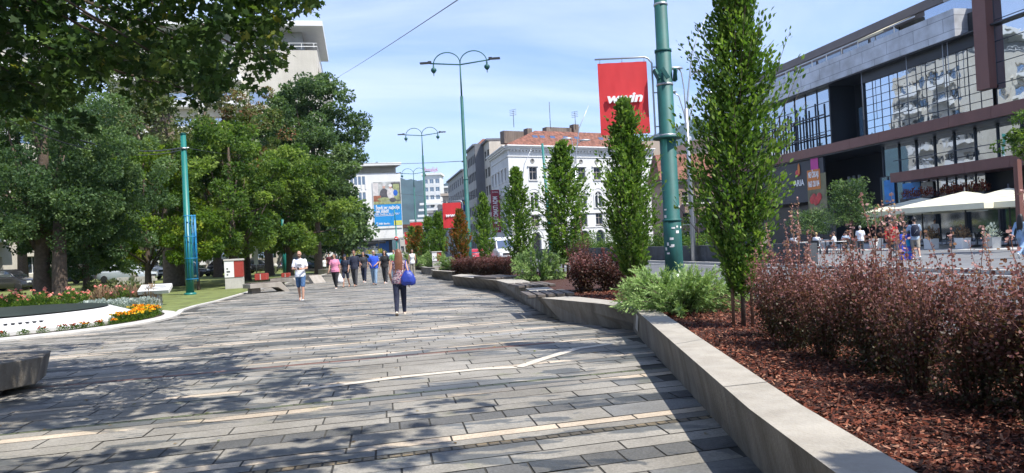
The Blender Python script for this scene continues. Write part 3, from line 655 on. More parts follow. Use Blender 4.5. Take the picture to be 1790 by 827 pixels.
shrub('juniper', 'large spreading pale green juniper at the foot of the nearest hornbeam', 'shrub', (x + .05, y + .75, ZG), jA, (1.0, 1.0, 1.0), 0, 'junipers in the planters')
shrub('juniper', 'pale green juniper spreading over the rim in front of the big green pole', 'shrub', (x - .05, y + 1.6, ZG), jA, (.85, .85, .95), 2, 'junipers in the planters')
x, y = G(950, 492, ZG)
shrub('juniper', 'upright pale green juniper between the slat seats and the third hornbeam', 'shrub', (x - .1, y + .9, ZG), jB, (.80, .80, 1.05), 1, 'junipers in the planters')
for k, (px, d, s) in enumerate(((788, 43, .8), (757, 52, .95), (738, 60, 1.0), (722, 68, 1.0))):
    shrub('juniper', ['small juniper just right of the red and white box post', 'small juniper just left of the red and white box post', 'small juniper in the middle concrete planter', 'small juniper in the farthest low planter'][k], 'shrub', atd0(px, d), jB, s, k, 'junipers in the planters')
# ---- broad trees
def crown_mesh(cl, nleaf, lsize, m, seed, tpl=T_DIAM, up=.35, tintby=None):
    """cl: clumps (x,y,z,r)"""
    g = np.random.default_rng(seed); P = []; D = []; T = []
    for (x, y, z, r) in cl:
        k = max(6, int(nleaf * g.uniform(.7, 1.3))); d = gauss_dirs(g, k); rad = r * g.uniform(.45, 1.05, k) ** .6
        q = d * rad[:, None] * np.array([1, 1, .72]); P.append(q + (x, y, z)); D.append(d * .8 + g.normal(size=(k, 3)) * .5 + np.array([0, 0, -.25])); T.append(np.full(k, g.uniform(.12, .82)))
    P = np.concatenate(P); D = np.concatenate(D); T = np.concatenate(T)
    return leafcloud('crown', P, D, lsize, tpl, m, seed, up=up, tint=T)
def broad_tree(name, label, loc, h, w, zb, tr, nc, nleaf, lsize, m, seed, shape='round', lean=(0, 0), bark=None, clr=None, group=None):
    g = np.random.default_rng(seed); r_ = empty(name, label, 'tree', (loc[0], loc[1], 0), 0, group); cl = []
    zc = (h + zb) / 2; hz = (h - zb) / 2; ph = g.uniform(0, 6.28, 5)
    nc = int(nc * .7); nleaf = int(nleaf * 1.2)
    while len(cl) < nc:
        d = gauss_dirs(g, 1)[0]; rr = g.uniform(.25, 1) ** .45
        a = atan2(d[1], d[0]); lump = 1 + .20 * sin(3 * a + 4 * d[2] + ph[0]) + .15 * sin(5 * a - 6 * d[2] + ph[1]) + .10 * sin(9 * a + ph[2] + d[2] * 11)
        if shape == 'cone': f = (d[2] * rr + 1) / 2; wz = max(.15, 1.15 - f) 
        elif shape == 'tall': wz = 1.0
        else: wz = 1.0 + .12 * (d[2] < 0)
        cl.append((lean[0] * hz + d[0] * rr * w / 2 * lump * wz, lean[1] * hz + d[1] * rr * w / 2 * lump * wz, zc + d[2] * rr * hz * (.9 + .1 * lump), (clr or w * .085) * g.uniform(.55, 1.05)))
    put('crown', crown_mesh(cl, nleaf, lsize, m, seed), r_)
    tb = MB(); top = (lean[0] * hz, lean[1] * hz, zc + hz * .55)
    fl = [(0, 0, -.1), (0, 0, .25), (lean[0] * .3, lean[1] * .3, max(1.2, zb * .7)), (lean[0] * hz * .6, lean[1] * hz * .6, zc), top]
    tb.tube(fl, [tr * 1.35, tr * 1.05, tr * .85, tr * .55, tr * .15], 12)
    for i in range(16):
        c = cl[int(g.integers(len(cl)))]; z0 = g.uniform(max(.8, zb * .75), zc); s_ = z0 / max(.1, top[2]); p0 = Vector((top[0] * s_ * .9, top[1] * s_ * .9, z0)); p1 = Vector(c[:3]); md = p0.lerp(p1, .5) + Vector((0, 0, -.06 * (p1 - p0).length))
        tb.tube([p0, md, p1], [tr * .32, tr * .18, tr * .04], 6)
    tb.build('trunk', bark or M_bark, r_); return r_
def tp(px, d): p = atd(px, d); return (p[0], p[1])
broad_tree('oak_tree', 'tall dark green tree in front of the tower, its crown highest over the plaza', tp(556, 62), 17.2, 7.3, 4.0, .35, 300, 230, .23, L_oak, 101, clr=.85)
broad_tree('oak_tree', 'tall dark tree rising behind the dying tree, left of the tower', tp(470, 66), 15.0, 7.0, 3.5, .4, 200, 190, .26, L_oak, 102, clr=.95)
broad_tree('maple_tree', 'bright green maple with low spreading crown beside the second green pole', tp(506, 52), 9.6, 6.7, 1.6, .28, 190, 200, .21, L_maple, 103, clr=.75)
broad_tree('maple_tree', 'bright green maple with a very low crown behind the striped marker post', tp(408, 46), 10.6, 7.4, 1.7, .3, 200, 200, .19, L_maple, 104, clr=.72)
broad_tree('dying_tree', 'thin browning tree with reddish leaves high between the maples', tp(430, 54), 14.5, 6.4, 4, .3, 150, 130, .19, L_sick, 105, clr=.7)
broad_tree('old_tree', 'massive old tree with very thick ridged trunk behind the first green pole', tp(303, 50), 16.5, 8.5, 6.0, .66, 120, 150, .24, L_olive, 106, bark=M_barkL, clr=.95)
broad_tree('linden_tree', 'yellow green tree with branches in flat tiers left of the first green pole', tp(258, 45), 9.6, 7.4, 1.2, .2, 170, 180, .18, L_lind, 107, clr=.66)
broad_tree('linden_tree', 'small bright yellow green tree leaning towards the first green pole', tp(345, 41), 4.6, 3.0, 1.5, .08, 60, 110, .15, L_lind, 117, clr=.42)
broad_tree('dark_tree', 'tall dark tree far back in the park above the yellow green tree', tp(215, 68), 17, 10, 4, .4, 150, 150, .32, L_olive, 108, clr=1.15)
broad_tree('dark_tree', 'tall dark tree at the far left edge of the park', tp(40, 60), 18, 12, 4, .4, 200, 150, .32, L_oak, 109, clr=1.15)
broad_tree('dark_tree', 'tall olive green tree far back between the old tree and the tower', tp(380, 70), 16, 8.5, 4, .4, 150, 140, .30, L_olive, 110, clr=1.0)
broad_tree('oak_tree', 'blue green oak with leaning black trunk and branches hanging to the roses', tp(72, 31), 9.8, 7.8, 2.2, .36, 270, 260, .125, L_oak, 111, lean=(.12, 0), clr=.62)
broad_tree('oak_tree', 'low blue green oak with drooping branches right of the thick black trunk', tp(150, 33), 6.6, 4.8, .7, .16, 170, 240, .125, L_oak, 112, clr=.5)
q = empty('tree_trunk', 'short thick black trunk standing among the roses', 'tree', (*tp(103, 30), 0)); b = MB(); b.tube([(0, 0, -.1), (0, 0, .3), (.02, 0, 1.5), (.1, 0, 3.5)], [.36, .29, .27, .22], 12); b.build('trunk', M_bark, q)
put('crown', crown_mesh([(g.uniform(-1.6, 1.6), g.uniform(-1.2, 1.2), g.uniform(2.9, 5.5), .6) for _ in range(60)], 150, .125, L_oak, 5), q)
for k, (px, d) in enumerate(((470, 92), (560, 95), (310, 96), (130, 95), (600, 84))):
    broad_tree('background_tree', ['dark tree beyond the parked cars right of the marker post', 'dark tree beyond the benches near the café', 'dark tree beyond the old thick trunk', 'dark tree beyond the low oak by the roses', 'rounded tree beside the café roof'][k], tp(px, d), (12, 9, 12, 13, 8.5)[k], (10, 8, 10, 12, 6)[k], 1.8, .25, 130, 70, .45, L_oak, 130 + k, clr=1.2)
# ---- overhanging canopy of the tree whose trunk stands left of the camera
ct = empty('overhanging_tree', 'near tree whose dark lobed leaves hang into the top left corner', 'tree', (-10.5, 5.2, 0))
g = random.Random(9); cl = []
def cover(px, py):
    # extent of the hanging branches as seen from the path
    if px < 250: lim = 200 - .10 * abs(px - 120) + 22 * sin(px / 17)
    elif px < 390: lim = 150 + 26 * sin(px / 13)
    elif px < 445: lim = 118 + 24 * sin(px / 11)
    elif px < 535: lim = 112 - (px - 445) * .95 + 14 * sin(px / 9)
    else: lim = -50
    if px > 505: lim -= 30
    gap = (abs(px - 172) < 24 and 15 < py < 75) or (abs(px - 185) < 60 and 135 < py < 215) or (abs(px - 420) < 22 and 50 < py < 140)
    return py < lim and not (gap and g.random() < .93)
while len(cl) < 290:
    px, py = g.uniform(-80, 545), g.uniform(-60, 235)
    if not cover(px, py): continue
    if g.random() < .22: continue
    d = g.uniform(6.6, 11) if px < 400 else g.uniform(7, 9.5)
    p = atd(px, d, py); cl.append((p[0] + 10.5, p[1] - 5.2, p[2], g.uniform(.15, .27) * d / 8))
vis = list(cl)
hid = []
sx0, sy0 = sdir.x / sdir.z, sdir.y / sdir.z
while len(hid) < 640:
    gx, gy, Z = g.uniform(-13, -.6), g.uniform(-1, 15.5), g.uniform(4.4, 9.0)
    if gy > 7.5 and gx > -1.0 - (gy - 7.5) * .7: continue
    if gy > 12 and g.random() < .6: continue
    if gx > -1.9 and g.random() < .75: continue
    gv = (gx * cos(radians(74.5)) * -1 + gy * sin(radians(74.5))) / sin(radians(84))
    if (abs(gv - 8.05) < .55 or abs(gv - 10.4) < .35) and gx > -7 and g.random() < .9: continue
    q = sin(gx * 1.5 + 1) * sin(gy * 2.6 + .6) + .4 * sin(gx * 3.3 + gy * 3.9) + (.35 if gy < 6.3 else 0)
    if q < -.28 + (.25 if 6.3 < gy < 7.6 else 0): continue
    X, Y = gx + Z * sx0, gy + Z * sy0
    vv = np.array([X, Y, Z - EYE]); c_ = vv @ _f
    sy = CY - FPX * (vv @ _u) / c_ if c_ > .1 else -999; sx = CX + FPX * (vv @ _r) / c_ if c_ > .1 else 0
    if sy > -60 and sx > -40: continue
    hid.append((X + 10.5, Y - 5.2, Z, .38))
put('crown', crown_mesh(cl, 46, .078, L_near, 8, T_LOBE, up=.45), ct)
put('upper_crown', crown_mesh(hid, 46, .165, L_near, 9, T_LOBE, up=.6), ct)
tb = MB(); tb.tube([(0, 0, -.1), (0, 0, .4), (.2, .1, 3), (.8, .4, 6), (1.5, .5, 9)], [.5, .38, .3, .24, .1], 12)
g2 = random.Random(3)
allc = cl + hid
for k in range(46):
    c_ = vis[g2.randrange(len(vis))] if k < 26 else hid[g2.randrange(len(hid))]
    z0 = g2.uniform(3.2, 6.5); p0 = Vector((.25 + .1 * z0, .1, z0)); p1 = Vector(c_[:3]); md = p0.lerp(p1, .55) + Vector((0, 0, .9))
    tb.tube([p0, p0.lerp(md, .5), md, p1], [.08, .055, .03, .008], 6)
    for _ in range(2):
        c2 = min(allc, key=lambda q: (Vector(q[:3]) - p1.lerp(md, g2.uniform(.1, .5))).length + g2.random() * .8); tb.tube([p1.lerp(md, .3), Vector(c2[:3])], [.014, .004], 5)
tb.build('trunk', M_bark, ct)
# ---- beds: roses, silver foliage, grasses, marigolds
def tuft(seed, h, R, n_, ls, m, tpl=T_DIAM, upw=.5):
    g = np.random.default_rng(seed); d = gauss_dirs(g, n_); d[:, 2] = np.abs(d[:, 2]); P = d * (g.uniform(.2, 1, n_) ** .5)[:, None] * np.array([R, R, h]); return leafcloud('foliage', P, d + np.array([0, 0, upw]), ls, tpl, m, seed, up=.3)
def blooms(seed, h, R, n_, ls, m, name='blossoms'):
    g = np.random.default_rng(seed); P = []; D = []
    for i in range(n_):
        a = g.uniform(0, 2 * pi); r = R * g.uniform(.1, 1); c = np.array([cos(a) * r, sin(a) * r, h * g.uniform(.8, 1.15) * (1 - .25 * (r / R) ** 2)])
        k = 9; d = gauss_dirs(g, k); d[:, 2] = abs(d[:, 2]); P.append(np.repeat(c[None], k, 0)); D.append(d)
    me_ = leafcloud(name, np.concatenate(P), np.concatenate(D), ls, T_DIAM * np.array([1.5, 1, 1]), m, seed, up=.4); return me_
RV = [(tuft(201 + i, .62, .55, 620, .085, L_rose), blooms(301 + i, .66, .5, 7, .075, L_pink)) for i in range(3)]
k = 0
for row, (yy0, n_) in enumerate(((28.4, 10), (30.2, 9))):
    for i in range(n_):
        px = -10 + i * 25 + row * 12; x, y, _ = atd(px, yy0 + .4 * sin(i * 2))
        if x < -24: continue
        shrub('rose_bush', 'pink flowering rose bush, %s from the left in the %s row behind the memorial' % (ORD[i], ('front', 'back')[row]), 'rose bush', (x, y, 0), RV[k % 3], .85 + .25 * (k % 2), k, 'rose bushes behind the round memorial', ('foliage', 'blossoms')); k += 1
SV = [tuft(220 + i, .38, .5, 620, .07, L_silv) for i in range(2)]; DV = [tuft(230 + i, .75, .4, 420, .13, L_dry, T_NEED * np.array([1.4, 1, 1]), 1.6) for i in range(2)]; GV = tuft(240, 1.0, .7, 700, .10, L_olive)
for i in range(9):
    px = 150 + i * 13; x, y, _ = atd(px, 26.0 + .5 * (i % 3)); o = empty('silver_plant', '', '', (x, y, 0), i); put('foliage', SV[i % 2], o); tag(o, 'low silvery foliage plant, %s from the left at the back edge of the memorial' % ORD[i], 'plant', 'silver foliage plants')
for i in range(7):
    px = 172 + i * 15; x, y, _ = atd(px, 28.2 + .3 * (i % 2)); o = empty('dry_flower_clump', '', '', (x, y, 0), i); put('foliage', DV[i % 2], o); tag(o, 'tan dry flower clump, %s from the left behind the silvery plants' % ORD[i], 'plant', 'dry flower clumps')
for i, (px, d) in enumerate(((165, 32), (200, 31.5), (228, 31))):
    x, y, _ = atd(px, d); o = empty('garden_shrub', '', '', (x, y, 0), i * 2); put('foliage', GV, o); tag(o, 'loose olive green shrub, %s from the left between the roses and the plaque' % ORD[i], 'shrub', 'olive green shrubs')
# ================================================================== round memorial
MC = (-14.5, 20.5)
rm = empty('round_memorial', 'round white marble memorial with a dark disc and a ring of marigolds', 'memorial', (*MC, 0))
b = MB(); b.lathe([(4.38, -.02), (4.38, .075), (4.72, .075), (4.75, .05), (4.75, -.02)], 72, smooth=False); b.build('outer_ring', M_concL, rm)
b = MB(); b.lathe([(3.75, -.02), (3.75, .055), (4.37, .05), (4.375, -.02)], 72, smooth=False); b.build('soil_ring', mat('dark_soil', (.05, .038, .028), .95, .3, 20), rm)
b = MB(); b.lathe([(.1, -.02), (3.74, -.02), (3.74, .14), (3.70, .17), (2.96, .43), (2.9, .43), (.1, .40)], 72, smooth=False); b.build('marble_cone', M_marble, rm)
b = MB(); b.lathe([(.05, .405), (2.75, .405), (2.92, .47), (2.86, .475), (.05, .50)], 72, smooth=False); b.build('dark_disc', mat('dark_glass_disc', (.035, .045, .04), .35, .3, 2.5, bump=.2, bscale=12), rm)
b = MB()
g = random.Random(8)
for arc in ((-1.62, 6), (-1.22, 7), (-.86, 6)):
    for k in range(arc[1]):
        a = arc[0] + k * .045; r0 = 3.33; zc_ = .17 + (3.70 - r0) / .74 * .26 + .012; b.rbox((r0 * cos(a), r0 * sin(a), zc_), (.17, .075, .02), a, 0); 
b.build('bronze_marks', M_dark, rm)
mgd = {}
for nm, m_ in (('orange', L_orange), ('yellow', L_yelp), ('rust', L_redp)): mgd[nm] = blooms({'orange': 5, 'yellow': 6, 'rust': 7}[nm], .24, .14, 7, .045, m_)
MGf = tuft(251, .22, .17, 150, .055, L_bush)
names = []
for k in range(62):
    a = -2.35 + k * .052; rr = 4.06 + .1 * sin(k * 2.7); side = a > -.2
    cl_ = ('orange' if (k % 3) else 'yellow') if side else ('rust' if k % 3 else 'orange')
    if a > -.3: cl_ = 'yellow' if k % 2 else 'orange'
    if k < 12: cl_ = 'rust'
    if a < -.55 and k % 2: continue
    zs = 1.05 if side else .62
    r_ = empty('marigold', '%s marigold, %s' % (cl_, ''), 'flower', (MC[0] + rr * cos(a), MC[1] + rr * sin(a), .05), k * 1.3, 'marigolds round the memorial'); r_.scale = (1.05, 1.05, zs) if side else (.8, .8, zs)
    put('foliage', MGf, r_); 
    if k > 8 and (a > -.55 or k % 3): put('blossoms', mgd[cl_], r_)
    names.append((r_, cl_, k))
    if side:
        r2 = empty('marigold', '', 'flower', (MC[0] + (rr - .28) * cos(a + .02), MC[1] + (rr - .28) * sin(a + .02), .05), k * .7, 'marigolds round the memorial'); r2.scale = (1.05, 1.05, zs); put('foliage', MGf, r2); put('blossoms', mgd['orange' if k % 2 else 'yellow'], r2)
        names.append((r2, 'orange' if k % 2 else 'yellow', k + .5))
cnt = {}
for r_, c_, k in names:
    if k <= 8: cnt['n'] = cnt.get('n', 0) + 1; r_['label'] = 'flowerless marigold plant, %s from the left end of the ring' % ORD[cnt['n'] - 1]
    elif k < 31: 
        cnt[c_] = cnt.get(c_, 0) + 1; r_['label'] = '%s marigold, %s of its colour from the left in the thin front row' % ({'rust': 'rust red', 'orange': 'orange', 'yellow': 'yellow'}[c_], ORD[min(cnt[c_], 40) - 1])
    else:
        kk = 'inner' if k % 1 else 'outer'; cnt[kk] = cnt.get(kk, 0) + 1; r_['label'] = '%s marigold, %s from the left in the %s row of the dense right end' % (c_, ORD[cnt[kk] - 1], kk)
# stone kerb slab behind the memorial
b = MB(); b.box(-1.6, 1.6, -.35, .35, 0, .32); o = b.build('stone_slab', M_concL, None, (*tp(12, 25.8), 0), .1, .02); tag(o, 'pale flat stone slab behind the dark disc at the left edge', 'stone slab')
# ================================================================== STREET FURNITURE
def banner(parent, top_z, w_, h_, text=True, ts=.33):
    """banner on a steel bracket to the left of a pole"""
    b = MB(); x1 = -.34
    b.tube([(-.34 - w_ - .12, 0, top_z + .10), (x1 - .10, 0, top_z + .10), (x1 - .02, 0, top_z + .06), (x1 + .06, 0, top_z - .05), (x1 + .06, 0, top_z - h_ - .02), (x1 - .02, 0, top_z - h_ - .10), (x1 - .22, 0, top_z - h_ - .12)], .022, 8)
    for zz_ in (.12, .62, 1.28): b.tube([(x1 + .06, 0, top_z - h_ * zz_ / 1.4), (-.1, 0, top_z - h_ * zz_ / 1.4)], .016, 6)
    return b
def lamp_pole(label, loc, H, r0, rz, arms=True, group='green lamp posts with arched arms', ban=None, base=0.0):
    """lamp post: steel tube, two arched arms, level arms with floodlights, hanging globes, banner"""
    r_ = empty('lamp_post', label, 'lamp post', (*loc[:2], base), rz, group)
    b = MB(); b.tube([(0, 0, -.1), (0, 0, 2.0), (0, 0, 2.02), (0, 0, 6.0), (0, 0, 6.02), (0, 0, H * .84)], [r0, r0 * .97, r0 * .90, r0 * .86, r0 * .72, r0 * .60], 20)
    for z in (2.0, 6.0): b.tube([(0, 0, z - .03), (0, 0, z + .03)], r0 * 1.03 if z < 3 else r0 * .93, 20)
    b.tube([(0, 0, H * .84), (0, 0, H)], [r0 * .34, r0 * .26], 10); b.build('pole', M_green, r_)
    if arms:
        b = MB(); R = .87; top = H
        for s in (-1, 1):
            b.tube([(s * (R - R * cos(a)), 0, top + R * .86 * sin(a)) for a in [pi * k / 14 for k in range(15)]], .035, 6)
            b.tube([(0, 0, top - .1), (s * 1.95, 0, top + .10)], .045, 6)
            o = MB(); o.lathe([(.02, .0), (.05, -.05), (.06, -.2), (.17, -.28), (.19, -.40), (.11, -.52), (.03, -.58), (.02, -.75)], 12); o.build('hanging_lamp', M_green, r_, (s * R * 2, 0, top + .02))
            o = MB(); o.rbox((s * 2.25, 0, top + .15), (.72, .28, .09), 0); o.rbox((s * 1.98, 0, top + .18), (.22, .18, .14), 0); o.build('floodlight', M_dark, r_)
        b.build('arm', M_green, r_)
    if ban:
        tz, w_, h_ = ban; bb = banner(r_, tz, w_, h_); bb.build('banner_bracket', M_grey, r_)
        q = MB(); nx = 10; nz = 12; x0 = -.40 - w_; vs = []
        for j in range(nz + 1):
            for i in range(nx + 1): vs.append((x0 + w_ * i / nx, .022 * sin(i / nx * 7 + j * .25) * (j / nz) + .012 * sin(i * 2.1 + j * .7), tz - h_ * j / nz))
        q.add(vs, [(j * (nx + 1) + i, (j + 1) * (nx + 1) + i, (j + 1) * (nx + 1) + i + 1, j * (nx + 1) + i + 1) for j in range(nz) for i in range(nx)], 0, True)
        fl = q.build('banner', M_red, r_)
        lettering('wwin', w_ * .27, M_wl, fl, Matrix.Translation((x0 + w_ / 2, -.045, tz - h_ * .5)), shear=.25, bold=.012, width=w_ * .72, depth=.012)
        q = MB()
        for i in range(3): q = MB(); q.tube([(x0 + w_ * (.05 + .45 * i), 0, tz + .10), (x0 + w_ * (.05 + .45 * i), 0, tz - .01)], .008, 5); q.build('banner_hook', M_grey, fl)
    return r_
FX = atd(1176, 17.5)
bp_ = lamp_pole('big green pole with peeling stickers in the planter, carrying the large red banner', (FX[0], 17.5), 14.5, .215, 0, True, ban=(5.78, 1.16, 1.70))
b = MB()
for z, r_ in ((5.2, .198), (4.0, .198), (7.1, .165)):
    b = MB(); b.tube([(0, 0, z - .025), (0, 0, z + .025)], r_, 20); b.build('steel_strap', M_grey, bp_)
b = MB()
for a in (-2.5, -1.7, -.35, .1): q = MB(); q.rbox((.26 * cos(a), .26 * sin(a), 5.42), (.07, .09, .28), a, 0, .5); q.build('cable_hook', M_green, bp_)
b.lathe([(.19, 3.90), (.34, 3.92), (.34, 3.96), (.19, 3.98)], 20); b.build('wire_clamp', M_green, bp_)
b = MB(); g = random.Random(12)
for k in range(16):
    a = -pi / 2 + g.uniform(-1.1, 1.0); z = g.uniform(.7, 2.4); rr = .214 if z < 2 else .198; wz, wh = g.uniform(.02, .05), g.uniform(.03, .08)
    n_ = 4; vs = []
    for j in (0, 1):
        for i in range(n_): aa = a + (i / (n_ - 1) - .5) * wz / rr * 2; vs.append((rr * cos(aa), rr * sin(aa), z + (j - .5) * wh))
    b.add(vs, [(i, i + 1, n_ + i + 1, n_ + i) for i in range(n_ - 1)])
b.build('sticker', M_wl, bp_)
b = MB(); b.rbox((-.16, -.16, 2.0 - .0), (.001, .001, .001), 0); b.lathe([(.216, .48), (.220, .48), (.220, .74), (.216, .74)], 20); b.build('bare_metal_patch', M_grey, bp_)
for k, (px, d) in enumerate(((820, 48.0), (747, 80.0), (729, 112.0))):
    p = atd(px, d)
    lamp_pole(['tall green lamp post with arched arms behind the reddish hornbeam, banner on its left', 'second tall green lamp post, between two red banners, farther along', 'third and farthest green lamp post in front of the hill'][k], p[:2], (13.55, 14.0, 13.2)[k], .17, radians(-4), ban=((4.55, 1.20, 1.62), (4.6, 1.35, 2.0), (4.4, 1.4, 1.9))[k])
# plain green poles on the left
def plain_pole(label, px, d, H, r0, cage):
    p = atd(px, d); r_ = empty('green_pole', label, 'pole', (p[0], p[1], 0), 0)
    b = MB(); b.tube([(0, 0, -.1), (0, 0, 2.9), (0, 0, 2.92), (0, 0, H)], [r0, r0 * .95, r0 * .80, r0 * .66], 16); b.lathe([(r0 * .9, H), (r0 * .5, H + .03), (.01, H + .05)], 14); b.lathe([(r0 * 1.5, -.05), (r0 * 1.5, .08), (r0 * 1.1, .10)], 12); b.build('pole', M_greenL, r_)
    b = MB(); b.tube([(0, 0, H - .75), (0, 0, H - .68)], r0 * .95, 14); b.build('steel_strap', M_grey, r_); b = MB(); b.tube([(-.25, 0, H - .7), (.3, -.1, H - .7)], .03, 6); b.build('wire_clamp', M_grey, r_)
    if cage:
        b = MB(); 
        for k in range(7):
            a = -1.9 + k * .55; b.tube([(.12 + .27 * cos(a), .27 * sin(a), .62), (.12 + .27 * cos(a), .27 * sin(a), 3.85)], .018, 5)
        for z in (.75, 1.75, 2.8, 3.8): b.tube([(.12 + .28 * cos(a), .28 * sin(a), z) for a in [2 * pi * q / 16 for q in range(17)]], .02, 5)
        b.build('blue_cage', M_bluep, r_)
    return r_
plain_pole('green wire pole with a blue tubular cage on its lower half, left of the maples', 330, 36, 7.8, .19, True)
plain_pole('shorter green pole without a cage beside the bright green maple', 497, 58, 6.2, .17, False)
p = atd(963, 76); r_ = empty('green_pole', 'slim green pole leaning slightly in front of the white corner building', 'pole', (*ST(19.4, 75.5), .1)); b = MB(); b.tube([(0, 0, -.1), (0, 0, 3), (-.3, 0, 12.0)], [.19, .17, .12], 12); b.build('pole', M_greenL, r_)
for x_, z_ in ((-.12, 6.0), (-.2, 9.0)): b = MB(); b.tube([(x_, 0, z_), (x_, 0, z_ + .18)], .18, 10); b.build('steel_strap', M_grey, r_)
# curved grey street lights on the far kerb
def street_light(label, s_, t_, H, rz, n_=4):
    r_ = empty('street_light', label, 'street light', (*ST(s_, t_), .11), rz, 'grey curved street lights')
    b = MB(); b.tube([(0, 0, -.1), (0, 0, H * .38), (0, 0, H * .62)], [.15, .13, .11], 12)
    b.tube([(0.02, 0, H * .36), (.12, 0, H * .66), (.55, 0, H * .85), (1.55, 0, H * 1.0)], [.06, .055, .04, .018], 8); b.build('pole', M_grey, r_)
    spec = [(-.75, .69, -1), (-.30, .785, -1), (.75, .77, 1), (1.2, .68, 1)][:n_]
    for i, (dx, fz, sg) in enumerate(spec):
        a = MB(); z = H * fz; a.tube([(0, 0, H * .52), (dx * .18, 0, z - 1.3), (dx * .5, .05, z - .25), (dx, .05, z)], .04, 7); ar = a.build('lamp_arm', M_grey, r_)
        h = MB(); h.loft([[(dx + sg * .28 + r * .55 * cos(2 * pi * k / 14), .05 + r * .26 * sin(2 * pi * k / 14), z + zz_) for k in range(14)] for r, zz_ in ((.3, .12), (.85, .07), (1, .0), (.9, -.03), (.1, -.035))]); h.build('lamp_head', M_grey, ar)
    return r_
street_light('grey curved street light with disc lamps right of the big green pole', 19.2, 40.9, 14.6, radians(5))
street_light('grey curved street light in front of the white corner building, left of the red banner', 19.2, 64.4, 13.8, radians(5), 3)
street_light('slim grey curved street light farther back left of the white corner building front', 19.3, 88.0, 13.2, radians(5), 2)
# overhead wires
def wire(label, pts, r=.012, sag=.3):
    b = MB(); q = []
    for (a_, c_) in zip(pts[:-1], pts[1:]):
        for k in range(13): t = k / 12; q.append((a_[0] + (c_[0] - a_[0]) * t, a_[1] + (c_[1] - a_[1]) * t, a_[2] + (c_[2] - a_[2]) * t - sag * 4 * t * (1 - t)))
    b.tube(q, r, 5); o = b.build('overhead_wire', M_dark); tag(o, label, 'wire')
A1 = atd(330, 36); P1 = (A1[0], 36, 7.15)
X1 = atd(597, 60, 131); X2 = atd(830, 14, -20)
wire('single dark wire crossing the sky from the tower down over the tall tree', [atd(500, 80, 205), X1, X2], .011, .05)
wire('thick sagging cable from the green pole with the cage towards the upper left', [P1, atd(-60, 24, 150)], .030, .9)
wire('thinner cable running just under the thick one at the green pole with the cage', [(P1[0], P1[1], P1[2] - .1), atd(-60, 24, 172)], .018, .9)
wire('short guy wire from the green pole with the cage into the maples', [P1, atd(470, 60, 270)], .012, .2)
wire('thin wire from the clamp of the big green pole to the grey street light', [(FX[0], 17.5, 3.98), (*ST(19.2, 40.9), 8.3)], .012, .25)
wire('thin wire across the street from the white left building to the second lamp post', [atd(560, 110, 278), (*atd(820, 48)[:2], 7.2)], .02, .4)
wire('thin wire across the street in front of the hill', [atd(700, 150, 338), atd(830, 76, 342)], .03, .3)
# box posts and signs on the left
def box_post(label, loc, rz, H, W, D_, group=None):
    r_ = empty('box_post', label, 'utility box', (*loc, 0), rz, group)
    b = MB(); b.box(-W / 2, W / 2, -D_ / 2, D_ / 2, -.02, H * .38); b.build('base', M_concL, r_, bevel=.02)
    b = MB(); b.box(-W / 2 + .003, W * .02, -D_ / 2 - .03, D_ / 2 + .03, H * .385, H * .93); b.build('white_side', M_white, r_)
    b = MB(); b.box(W * .03, W / 2, -D_ / 2 - .025, D_ / 2 + .025, H * .385, H * .93); b.build('red_side', mat('box_red', (.33, .04, .028), .55, .1, 4), r_)
    b = MB(); b.box(-W / 2 - .04, W / 2 + .04, -D_ / 2 - .06, D_ / 2 + .06, H * .935, H); b.build('cap', M_concL, r_, bevel=.02)
    b = MB()
    for k in range(3): b.box(-W * .38, -W * .3 + .1 * (k % 2), -D_ / 2 - .036, -D_ / 2 - .031, H * (.45 + .1 * k), H * (.50 + .1 * k))
    b.build('scribble', M_dark, r_); return r_
box_post('red and white box post standing on the lawn left of the benches', G(411, 504), radians(14), 1.62, .95, .6)
box_post('smaller red and white box post on the planter rim by the junipers', G(764, 465, .45)[0:2], radians(8), 1.05, .62, .4).location.z = .40
r_ = empty('plaque_stand', 'white plaque tilted on a short pedestal beside the marigolds', 'plaque', (*G(273, 534), 0), .1); b = MB(); b.box(-.19, .19, -.14, .14, -.02, .5); b.build('pedestal', M_concL, r_, bevel=.01)
b = MB(); b.rbox((0, -.02, .62), (1.12, .5, .16), 0, 0, radians(28)); b.build('plaque', M_marble, r_, bevel=.01)
b = MB()
for k in range(3): b.rbox((-.0 + .05 * k, -.14 + .09 * k, .63 + .048 * k + .028), (.75 - .2 * (k == 2), .025, .012), 0, 0, radians(28))
b.build('inscription', M_grey, r_)
r_ = empty('marker_post', 'slim white information post at the lawn edge behind the red planter box', 'sign', (*atd(447.5, 52)[:2], 0)); b = MB(); b.tube([(0, 0, 0), (0, 0, 2.2)], .04, 8); b.build('post', M_grey, r_)
b = MB(); b.box(-.14, .14, -.05, .05, 1.15, 2.45); b.build('sign_panel', M_white, r_)
for k, (px, py) in enumerate(((431, 490), (482, 478), (455, 476), (150 + 83, 497), (220 + 24, 493))):
    x, y = G(px, py); b = MB(); b.lathe([(.09, -.05), (.09, .55), (.16, .60), (.22, .72), (.22, .82), (.15, .95), (.02, 1.0)], 12); o = b.build('stone_bollard', M_concL, None, (x, y, 0)); tag(o, ['pale round topped bollard between the box post and the benches', 'pale round topped bollard near the second green pole', 'pale round topped bollard behind the red planter box', 'pale round topped bollard by the parked silver car', 'pale round topped bollard left of the old thick trunk'][k], 'bollard', 'round topped bollards')
